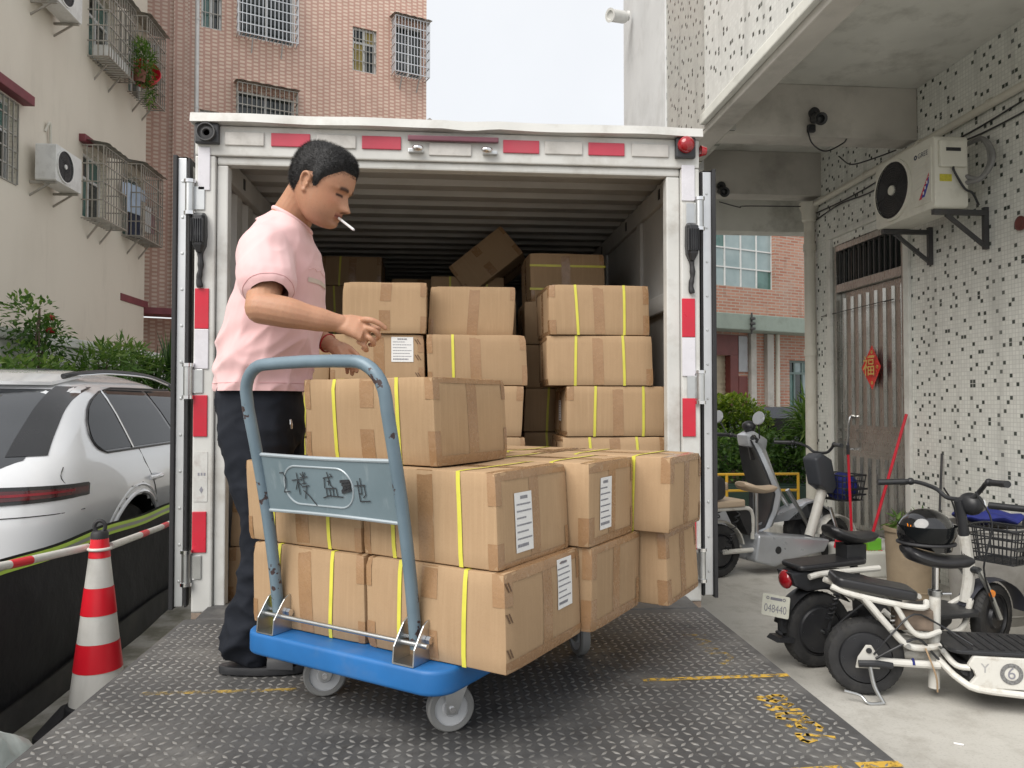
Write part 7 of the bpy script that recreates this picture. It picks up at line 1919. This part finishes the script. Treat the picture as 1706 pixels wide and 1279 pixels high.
for i in range(18):
    a = R(5 + 165 * i / 17); r = .212; g.append([(1.15 + r * math.cos(a), -.05, .19 + r * math.sin(a)), (1.15 + r * 1.03 * math.cos(a), 0, .19 + r * 1.05 * math.sin(a)), (1.15 + r * math.cos(a), .05, .19 + r * math.sin(a)), (1.15 + r * .98 * math.cos(a), .04, .19 + r * .98 * math.sin(a)), (1.15 + r * .98 * math.cos(a), -.04, .19 + r * .98 * math.sin(a))])
b.loft(g); b.build('front_mudguard', mat('dull navy plastic', (.035, .037, .05), .55, var=.15), S2, smooth=True)
b = MB(); b.lathe([(0, -.008), (.02, -.006), (.022, 0)], (1.08, -.075, .34), 14, 'y'); b.build('orange_reflector', orange_m, S2, smooth=True)
bars(S2, (.93, 0, .87), .33, .1, .2, R(22), black_plastic, tilt=R(-4))
b = MB(); b.ell((1.0, -.02, .84), (.06, .075, .065), 18, 12); b.build('headlamp', black_plastic, S2, smooth=True)
b = MB(); b.ell((1.04, -.03, .84), (.03, .055, .048), 16, 10); b.build('headlamp_lens', mirror_m, S2, smooth=True)
basket(S2, (1.16, -.06, .52), (.24, .3, .19), black_plastic, R(15))
tube_part(S2, 'brake_cable', [(.95, -.1, .92), (1.0, -.16, .75), (.98, -.12, .5), (1.08, -.08, .3)], .005, black_plastic); tube_part(S2, 'brake_cable', [(.93, .1, .92), (1.02, .12, .8), (1.0, .05, .55)], .005, black_plastic)
# --- white scooter marked 6 (nearest)
S6 = empty('electric_scooter', (2.03, 3.576, 0), R(-15), label='white scooter marked with a 6, nearest the camera on its kickstand', cat='scooter', group='parked electric scooters')
wheel(S6, 0, .183, .085)
pad(S6, -.15, .22, .535, .475, .2, .045, black_leather, 'rear_seat_pad')
for s_ in (-1, 1):
    tube_part(S6, 'seat_rail', [(-.165, s_ * .075, .53), (-.08, s_ * .085, .5), (.1, s_ * .09, .465), (.24, s_ * .09, .45), (.27, s_ * .05, .47)], .0145, white_enamel)
    tube_part(S6, 'frame_tube', [(-.02, s_ * .09, .485), (.1, s_ * .09, .34), (.17, s_ * .085, .27), (.24, s_ * .07, .255), (.33, s_ * .04, .26)], .016, white_enamel)
    tube_part(S6, 'frame_loop', [(.12, s_ * .09, .455), (.19, s_ * .09, .34), (.25, s_ * .08, .315), (.33, s_ * .04, .33)], .013, white_enamel)
    tube_part(S6, 'swingarm', [(.0, s_ * .07, .183), (.16, s_ * .07, .18), (.32, s_ * .06, .175)], .018, white_enamel)
tube_part(S6, 'seat_tube', [(.315, 0, .05), (.32, 0, .3), (.325, 0, .5)], .026, white_enamel, n=14); tube_part(S6, 'seat_post', [(.325, 0, .5), (.328, 0, .64)], .0145, chrome)
b = MB(); b.lathe([(.027, .49), (.031, .49), (.031, .515), (.027, .515)], (.325, 0, 0), 14); b.cyl((.35, -.02, .503), (.39, -.02, .505), .007, 8); b.build('seat_clamp', steel, S6, smooth=True)
saddle(S6, .335, .665, .31, black_leather, .21)
b = MB(); b.prism([(-.06, .15), (.05, .15), (.05, .2), (.012, .26), (-.012, .26), (-.05, .2)], -.088, -.078, 'xz'); b.build('dropout_plate', white_enamel, S6, bevel=.003)
tube_part(S6, 'chain_stay_guard', [(-.05, -.1, .175), (.03, -.105, .18), (.1, -.1, .172)], [.016] * 9, black_plastic)
tube_part(S6, 'kickstand', [(.0, -.1, .17), (.015, -.115, .08), (.05, -.135, .008)], .0095, steel); tube_part(S6, 'kickstand_foot', [(.05, -.135, .008), (-.02, -.15, .008), (-.05, -.13, .035), (-.12, -.12, .05)], .007, steel)
b = MB(); b.prism(rrect(.34, -.16, 1.0, .16, .05), .262, .28, 'xy'); b.build('footboard_mat', black_plastic, S6, bevel=.005)
b = MB()
for i in range(12): b.b2((.42 + i * .045, -.13, .2805), (.44 + i * .045, .13, .2835))
b.build('mat_ribs', rubber, S6)
b = MB(); b.prism([(.4, .115), (1.0, .115), (1.0, .258), (.43, .258), (.405, .215), (.43, .19), (.44, .165), (.42, .14)], -.165, -.14, 'xz'); side_panel = b.build('side_panel', white_enamel, S6, bevel=.006)
b = MB(); b.prism([(.4, .115), (1.0, .115), (1.0, .258), (.43, .258)], .14, .165, 'xz'); b.build('side_panel', white_enamel, S6, bevel=.006)
b = MB(); b.b2((.42, -.139, .12), (.98, .139, .255)); b.build('battery_case', black_plastic, S6)
b = MB(); b.cyl((.415, -.13, .185), (.415, .13, .185), .03, 14); b.build('lock_barrel', rubber, S6, smooth=True)
fm = lambda x, z: Matrix.Translation((x, -.1662, z)) @ Euler((R(90), 0, 0)).to_matrix().to_4x4()
b = MB(); b.lathe([(.03, 0), (.048, 0), (.048, .0012), (.03, .0012)], (.585, -.167, .187), 36, 'y'); b.build('emblem_ring', mat('grey print', (.16, .16, .16), .6, var=.5, vs=120), side_panel)
lettering('6', .075, ink_m, side_panel, fm(.585, .187) @ Matrix.Scale(1.0, 4), 'number_six'); lettering('Y', .06, mat('silver print', (.33, .33, .33), .5), side_panel, fm(.475, .205), 'letter'); lettering('BEI', .028, ink_m, side_panel, fm(.72, .185), 'letters')
for s_ in (-1, 1): tube_part(S6, 'lower_rail', [(.32, s_ * .05, .2), (.38, s_ * .14, .14), (.5, s_ * .17, .105), (1.0, s_ * .17, .1), (1.12, s_ * .1, .2), (1.13, s_ * .02, .4)], .0155, white_enamel)
tube_part(S6, 'upper_rail', [(.34, -.05, .24), (.37, -.12, .2), (.42, -.15, .2)], .014, white_enamel)
tube_part(S6, 'steering_column', [(1.12, 0, .35), (1.05, 0, .65), (1.0, 0, .86)], .03, black_plastic)
b = MB(); b.prism([(.92, .27), (.97, .3), (1.0, .5), (.95, .7), (.93, .7), (.96, .5), (.93, .32)], -.13, .13, 'xz'); b.build('leg_shield', mat('dull navy plastic', (.035, .037, .05)), S6, bevel=.01)
bars(S6, (.98, 0, .82), .31, .06, .3, R(-10), black_plastic)
b = MB(); b.prism(rrect(.78, -.1, 1.02, .1, .05), .86, .9, 'xy'); b.build('display_housing', black_plastic, S6, bevel=.012); b = MB(); b.prism(rrect(.77, -.105, 1.03, .105, .05), .9005, .925, 'xy'); b.build('display_cover', white_enamel, S6, bevel=.01)
basket(S6, (.82, -.16, .52), (.2, .24, .2), black_plastic, R(0))
wheel(S6, 1.22, .183, .085)
for s_ in (-1, 1): tube_part(S6, 'fork_leg', [(1.1, s_ * .07, .42), (1.22, s_ * .07, .183)], .014, steel)
tube_part(S6, 'cable', [(.9, -.1, .88), (.8, -.2, .8), (.86, -.12, .6), (1.0, -.05, .5)], .005, black_plastic)
b = MB(); b.tube([(.1 + .05 * t + .016 * math.cos(t * 40), .0 + .016 * math.sin(t * 40), .26 + .14 * t) for t in np.linspace(0, 1, 44)], .005, 5); b.build('shock_spring', steel, S6)
tube_part(S6, 'motor_cable', [(.03, -.09, .2), (.12, -.1, .26), (.22, -.08, .3), (.3, -.06, .22), (.36, -.08, .16)], .006, black_plastic); tube_part(S6, 'brake_cable', [(.02, -.095, .22), (.1, -.11, .33), (.2, -.1, .42), (.33, -.05, .36), (.45, -.1, .29)], .0045, black_plastic)
tube_part(S6, 'cable_tie', [(.2, -.088, .178), (.2, -.07, .2), (.2, -.05, .178)], .006, cloth_blue); tube_part(S6, 'rust_wire', [(.25, -.09, .26), (.29, -.1, .14), (.3, -.09, .06)], .004, wood_m)
b = MB(); b.b2((.14, -.06, .33), (.3, .06, .43)); b.build('controller_box', mat('dusty brown box', (.16, .12, .09), .7, var=.3, vs=20), S6, bevel=.012)
b = MB(); b.lathe([(.0, -.006), (.012, -.005), (.014, 0)], (0, -.09, .235), 12, 'y'); b.build('axle_cap', black_plastic, S6, smooth=True)
for x_, z_ in ((.1, .335), (.17, .27), (.32, .26)):
    b = MB(); b.cyl((x_, -.11, z_), (x_, -.07, z_), .011, 10); b.build('frame_bolt', steel, S6, smooth=True)
tube_part(S2, 'motor_cable', [(.03, -.09, .22), (.14, -.1, .3), (.26, -.09, .36), (.36, -.07, .4)], .006, black_plastic)
# helmet on the near saddle
HL = empty('helmet', (2.32, 3.52, .7), R(-20), label='black open-face helmet resting on the near scooter saddle', cat='helmet')
b = MB(); g = []
for i in range(15):
    t = PI * .5 * i / 14 * 1.32; z = .118 * math.cos(t); r = math.sin(t)
    g.append([((.128 * r) * math.cos(a), (.108 * r) * math.sin(a), .085 + z - (.025 if i == 14 else 0) * (math.cos(a) > 0)) for a in [2 * PI * q / 36 for q in range(36)]])
b.loft(g); b.build('shell', mat('gloss black helmet', (.008, .008, .009), .12, var=.2, coat=.8), HL, smooth=True)
b = MB(); b.tube([(.125 * math.cos(a), .106 * math.sin(a), .038) for a in np.linspace(0, 2 * PI, 30, endpoint=False)], .008, 8, closed=True); b.build('rim_trim', rubber, HL, smooth=True)
b = MB(); b.lathe([(.112, 0), (.126, .03), (.13, .075)], (.006, 0, .05), 36); b.build('visor', car_glass, HL, smooth=True)
b = MB()      # worn orange decal, no longer legible
for i, (az, z, dz) in enumerate(((216, .125, .02), (223, .117, .014), (230, .12, .022), (237, .11, .012), (244, .112, .018))):
    q = []
    for t_ in np.linspace(0, 1, 4):
        zz_ = z - dz / 2 + dz * t_; r_ = math.sin(math.acos(max(-1, min(1, (zz_ - .085) / .118)))); a_ = R(az + 4 * math.sin(t_ * 3 + i)); q.append((.1295 * r_ * math.cos(a_), .1095 * r_ * math.sin(a_), zz_))
    b.tube(q, .0022, 5)
b.build('decal', orange_m, HL)
# --- white and beige scooter behind, with the blue-lined basket
S3 = empty('electric_scooter', (2.19, 6.02, 0), R(20), label='white scooter with beige seats and a blue-lined basket beyond the truck door', cat='scooter', group='parked electric scooters')
wheel(S3, 0, .215, .08); wheel(S3, 1.3, .2, .07, .07, R(10))
b = MB(); g = []
for i in range(16):
    a = R(10 + 160 * i / 15); r = .24; g.append([(r * math.cos(a), -.05, .215 + r * math.sin(a)), (r * 1.04 * math.cos(a), 0, .215 + r * 1.04 * math.sin(a)), (r * math.cos(a), .05, .215 + r * math.sin(a)), (r * .97 * math.cos(a), .045, .215 + r * .97 * math.sin(a)), (r * .97 * math.cos(a), -.045, .215 + r * .97 * math.sin(a))])
b.loft(g); b.build('rear_mudguard', white_enamel, S3, smooth=True)
pad(S3, -.25, .2, .575, .575, .24, .055, beige_vinyl, 'rear_seat')
b = MB(); b.prism(rrect(-.3, .64, -.02, .83, .06), -.13, .13, 'xz'); b.build('backrest_box', black_plastic, S3, bevel=.02)
for s_ in (-1, 1):
    tube_part(S3, 'rack_tube', [(-.25, s_ * .09, .56), (.1, s_ * .09, .56), (.28, s_ * .08, .53), (.3, s_ * .07, .3)], .017, white_enamel); tube_part(S3, 'swingarm', [(0, s_ * .07, .215), (.3, s_ * .07, .21)], .02, white_enamel)
    b = MB(); b.tube([(.0 + .12 * t + .018 * math.cos(t * 40), s_ * .11 + .018 * math.sin(t * 40), .24 + .3 * t) for t in np.linspace(0, 1, 48)], .006, 5); b.build('shock_absorber', black_plastic, S3)
b = MB(); b.prism([(.12, .56), (.3, .54), (.33, .38), (.25, .33)], -.08, .08, 'xz'); b.build('battery_cover', black_plastic, S3, bevel=.015)
saddle(S3, .42, .70, .36, beige_vinyl, .25); tube_part(S3, 'seat_post', [(.4, 0, .68), (.4, 0, .28)], .022, steel)
b = MB(); b.prism([(.28, .12), (.5, .06), (.62, .1), (1.05, .14), (1.12, .24), (.6, .31), (.32, .34)], -.13, .13, 'xz'); b.build('step_body', silver_paint, S3, bevel=.03, seg=3, smooth=True)
b = MB(); b.lathe([(.0, -.135), (.03, -.135), (.035, -.12)], (.52, 0, .2), 16, 'y'); b.build('lock_cap', black_plastic, S3, smooth=True)
tube_part(S3, 'down_tube', [(1.0, 0, .26), (1.1, 0, .5), (1.18, 0, .72), (1.16, 0, .78)], .042, white_enamel, n=14)
b = MB(); b.prism([(1.06, .7), (1.2, .62), (1.26, .68), (1.2, .92), (1.08, .98), (1.0, .93)], -.08, .08, 'xz'); b.build('head_cowl', mat('slate plastic', (.05, .055, .065), .4), S3, bevel=.025, seg=3, smooth=True)
for s_ in (-1, 1): tube_part(S3, 'fork_leg', [(1.18, s_ * .065, .5), (1.3, s_ * .065, .2)], .016, steel)
b = MB(); g = []
for i in range(16):
    a = R(10 + 150 * i / 15); r = .225; g.append([(1.3 + r * math.cos(a), -.05, .2 + r * math.sin(a)), (1.3 + r * 1.04 * math.cos(a), 0, .2 + r * 1.04 * math.sin(a)), (1.3 + r * math.cos(a), .05, .2 + r * math.sin(a)), (1.3 + r * .97 * math.cos(a), .045, .2 + r * .97 * math.sin(a)), (1.3 + r * .97 * math.cos(a), -.045, .2 + r * .97 * math.sin(a))])
b.loft(g); b.build('front_mudguard', white_enamel, S3, smooth=True)
bars(S3, (1.12, 0, .98), .32, .08, .16, R(8), black_plastic)
basket(S3, (1.38, 0, .56), (.28, .34, .22), black_plastic, 0)
bl = empty('cargo_bag', (3.49, 6.49, .57), R(20), label='dark blue bag filling the basket of the beige-seated scooter', cat='bag')
b = MB(); b.ell((0, 0, .1), (.125, .155, .12), 24, 16); b.v = [tuple(Vector(p) + Vector(p).normalized() * .012 * mnoise.noise(Vector(p) * 14)) for p in b.v]; b.build('cloth', cloth_blue, bl, smooth=True)
# --- silver moped
S4 = empty('moped', (2.1, 6.62, 0), R(10), label='silver moped with a tall leg shield and round mirror', cat='moped')
wheel(S4, 0, .24, .09); wheel(S4, 1.25, .235, .085, .09)
b = MB(); g = []
prof = [(.62, .26, .16), (.72, .3, .17), (.78, .45, .19), (.8, .6, .215), (.72, .8, .2), (.66, .98, .15), (.63, 1.08, .1)]
for x, z, w in prof: g.append([(x + .18 + .06 * (1 - (z - .3) * .6), 0, z)] if False else [(x - .02 + (.12 if abs(t) < .99 else .0) * math.cos(t * PI / 2) + .06, w * t, z) for t in np.linspace(-1, 1, 13)] + [(x - .06 + .06 * math.cos(t * PI / 2) + .06, w * .92 * t, z) for t in np.linspace(1, -1, 13)])
b.loft(g); b.build('leg_shield', silver_paint, S4, smooth=True)
b = MB(); g = []
for x, z, w in prof: g.append([(x - .005 + .04 * math.cos(t * PI / 2), w * .93 * t, z) for t in np.linspace(-1, 1, 9)] + [(x - .02 + .03 * math.cos(t * PI / 2), w * .9 * t, z) for t in np.linspace(1, -1, 9)])
b.loft(g); b.build('shield_lining', black_plastic, S4, smooth=True)
b = MB(); b.prism([(.8, .34), (1.0, .36), (1.2, .5), (1.3, .52), (1.5, .4), (1.5, .33), (1.3, .47), (1.1, .44)], -.085, .085, 'xz'); b.build('front_mudguard', silver_paint, S4, bevel=.02, smooth=True)
for s_ in (-1, 1): tube_part(S4, 'fork_leg', [(1.0, s_ * .08, .62), (1.25, s_ * .08, .235)], .02, steel)
b = MB(); b.prism([(.0, .45), (.2, .3), (.65, .2), (.75, .26), (.4, .34), (.35, .6), (.1, .66), (-.35, .6)], -.13, .13, 'xz'); b.build('rear_body', silver_paint, S4, bevel=.03, smooth=True)
pad(S4, -.3, .38, .665, .635, .26, .07, beige_vinyl, 'seat')
b = MB(); b.prism([(.6, 1.02), (.78, .98), (.8, 1.08), (.66, 1.16), (.58, 1.12)], -.09, .09, 'xz'); b.build('instrument_cowl', silver_paint, S4, bevel=.02, smooth=True)
tube_part(S4, 'steering_column', [(.72, 0, .9), (.66, 0, 1.2)], .045, black_plastic)
bars(S4, (.66, 0, 1.04), .35, .07, .14, R(-6), black_plastic)
b = MB(); b.ell((.66, 0, 1.2), (.06, .07, .05), 16, 10); b.build('phone_mount', black_plastic, S4, smooth=True)
for s_ in (-1, 1):
    mr = empty('mirror'); mr.parent = S4
    tube_part(mr, 'mirror_stalk', [(.6, s_ * .26, 1.1), (.57, s_ * .3, 1.19), (.54, s_ * .33, 1.26)], .006, black_plastic)
    b = MB(); b.lathe([(0, .012), (.055, .01), (.062, 0), (.056, -.004)], (0, 0, 0), 22, M=Matrix.Translation((.54, s_ * .34, 1.28)) @ Euler((R(20), R(-75), 0)).to_matrix().to_4x4()); b.build('mirror_shell', silver_paint, mr, smooth=True)
    b = MB(); b.lathe([(0, -.003), (.056, -.0035)], (0, 0, 0), 22, M=Matrix.Translation((.54, s_ * .34, 1.28)) @ Euler((R(20), R(-75), 0)).to_matrix().to_4x4()); b.build('mirror_glass', mirror_m, mr)

# ================================================================ BUCKETS, BROOMS AND SMALL THINGS BY THE WALL
def tub(name, loc, r0, r1, h, m, label, soil=True, cat='bucket'):
    o = empty(name, loc, label=label, cat=cat)
    b = MB(); b.lathe([(0, 0), (r0, 0), (r0 + .004, .02), (r1, h - .03), (r1 + .012, h - .028), (r1 + .012, h), (r1 - .006, h), (r1 - .008, h - .06), (0, h - .062)], n=36); b.build('shell', m, o, smooth=True)
    b = MB(); b.tube([((r0 + (r1 - r0) * .12 + .003) * math.cos(a), (r0 + (r1 - r0) * .12 + .003) * math.sin(a), h * .1) for a in np.linspace(0, 2 * PI, 30, endpoint=False)], .006, 6, closed=True); b.build('hoop', m, o, smooth=True)
    if soil:
        b = MB(); b.lathe([(0, h - .05), (r1 - .012, h - .052)], n=28); b.build('soil', soil_m, o)
    return o
tb = tub('planting_bucket', (3.42, 5.35, 0), .165, .185, .5, drum_m, 'tan bucket planted with small green weeds in front of the step')
leaf_obj('weeds', leaves(160, blob_pt((0, 0, .52), (.15, .15, .06), 0), .09, seed=77, aspect=.3), leaf_fresh, tb)
tub('grey_tub', (3.56, 4.75, 0),   .21, .25, .62, grey_drum, 'grey plastic tub against the mosaic wall behind the scooters')
tub('wall_bucket', (3.52, 4.08, 0), .15, .18, .42, drum_m, 'tan bucket at the right edge beside the near scooter')
b = MB(); b.ell((0, 0, 0), (.2, .22, .045), 28, 14); b.v = [tuple(Vector(p) + Vector((0, 0, .03)) * mnoise.noise(Vector(p) * 9)) for p in b.v]; o = b.build('folded_cloth', cloth_blue, smooth=True, label='dark blue cloth lying on the grey tub', cat='cloth'); o.location = (3.56, 4.75, .67)
br_ = empty('broom', (3.5, 6.02, .2), label='red-handled broom leaning against the right side of the steel door', cat='broom')
tube_part(br_, 'handle', [(0, 0, .12), (.28, -.05, 1.12)], .012, red_plastic); b = MB(); b.b2((-.06, -.04, .0), (.06, .04, .1)); b.build('head', green_plastic, br_, bevel=.01)
b = MB(); rg = random.Random(1)
for i in range(60): x, y = rg.uniform(-.055, .055), rg.uniform(-.035, .035); b.tube([(x, y, .005), (x * 1.3, y * 1.3, -.0)], .003, 4)
b.build('bristles', red_plastic, br_)
dp = empty('dustpan', (3.38, 6.12, .2), R(20), label='long-handled red dustpan standing on the door step', cat='dustpan')
tube_part(dp, 'handle', [(0, 0, .1), (-.02, .01, .78)], .011, red_plastic); tube_part(dp, 'grip', [(-.02, .01, .78), (-.022, .011, .86)], .014, black_plastic)
b = MB(); b.prism([(-.13, 0), (.13, 0), (.1, .11), (-.1, .11)], .06, .075, 'xz'); b.b2((-.13, -.13, .0), (.13, .06, .008)); b.b2((-.13, -.13, .008), (-.122, .06, .06)); b.b2((.122, -.13, .008), (.13, .06, .06)); b.build('pan', red_plastic, dp, bevel=.003)
b = MB(); b.tube([(3.74, 5.55, 0), (3.83, 5.6, 1.02)], .009, 8); b.build('iron_rod', dark_steel, smooth=True, label='thin dark rod leaning on the mosaic wall by the bucket', cat='rod')
b = MB(); b.cyl((0, 0, .004), (.03, -.02, .004), .004, 8); o = b.build('cigarette_butt', mat('cigarette paper', (.75, .74, .74)), label='tiny white cigarette butt on the concrete near the scooter wheels', cat='litter'); o.location = (2.1, 3.02, 0)
# dark car glimpsed beyond the hedge
DC = empty('dark_car', (5.9, 13.2, 0), R(190), label='dark car mostly hidden behind the hedge and downpipe', cat='car')
b = MB(); g = []
for x, z0, z1, w, rw in ((-2.0, .35, .75, .8, .7), (-1.8, .25, .9, .86, .74), (-1.0, .22, 1.0, .88, .76), (-.6, .22, 1.2, .88, .66), (.0, .22, 1.34, .88, .62), (.7, .22, 1.33, .88, .62), (1.3, .22, 1.08, .88, .7), (1.9, .25, .95, .86, .74), (2.1, .35, .85, .8, .7)):
    g.append([(x, -w * .95, z0), (x, -w, .6), (x, -w * .98, .85 if z1 > .85 else z1 - .02), (x, -rw, z1), (x, 0, z1 + .02), (x, rw, z1), (x, w * .98, .85 if z1 > .85 else z1 - .02), (x, w, .6), (x, w * .95, z0)])
b.loft(g); b.build('body', mat('dark blue grey paint', (.03, .035, .045), .2, .3, var=.05, coat=1), DC, smooth=True, ang=50)
for x in (-1.25, 1.3):
    for s_ in (-1, 1):
        b = MB(); b.lathe([(0, -.1), (.2, -.1), (.3, -.09), (.32, 0), (.3, .09), (.2, .1), (0, .1)], (x, s_ * .8, .32), 24, 'y'); b.build('wheel', tyre_m, DC, smooth=True)
b = MB(); b.b2((-.5, -.9, .9), (1.2, -.87, 1.15)); b.build('side_glass', car_glass, DC); b = MB(); b.b2((-.5, .87, .9), (1.2, .9, 1.15)); b.build('side_glass', car_glass, DC)
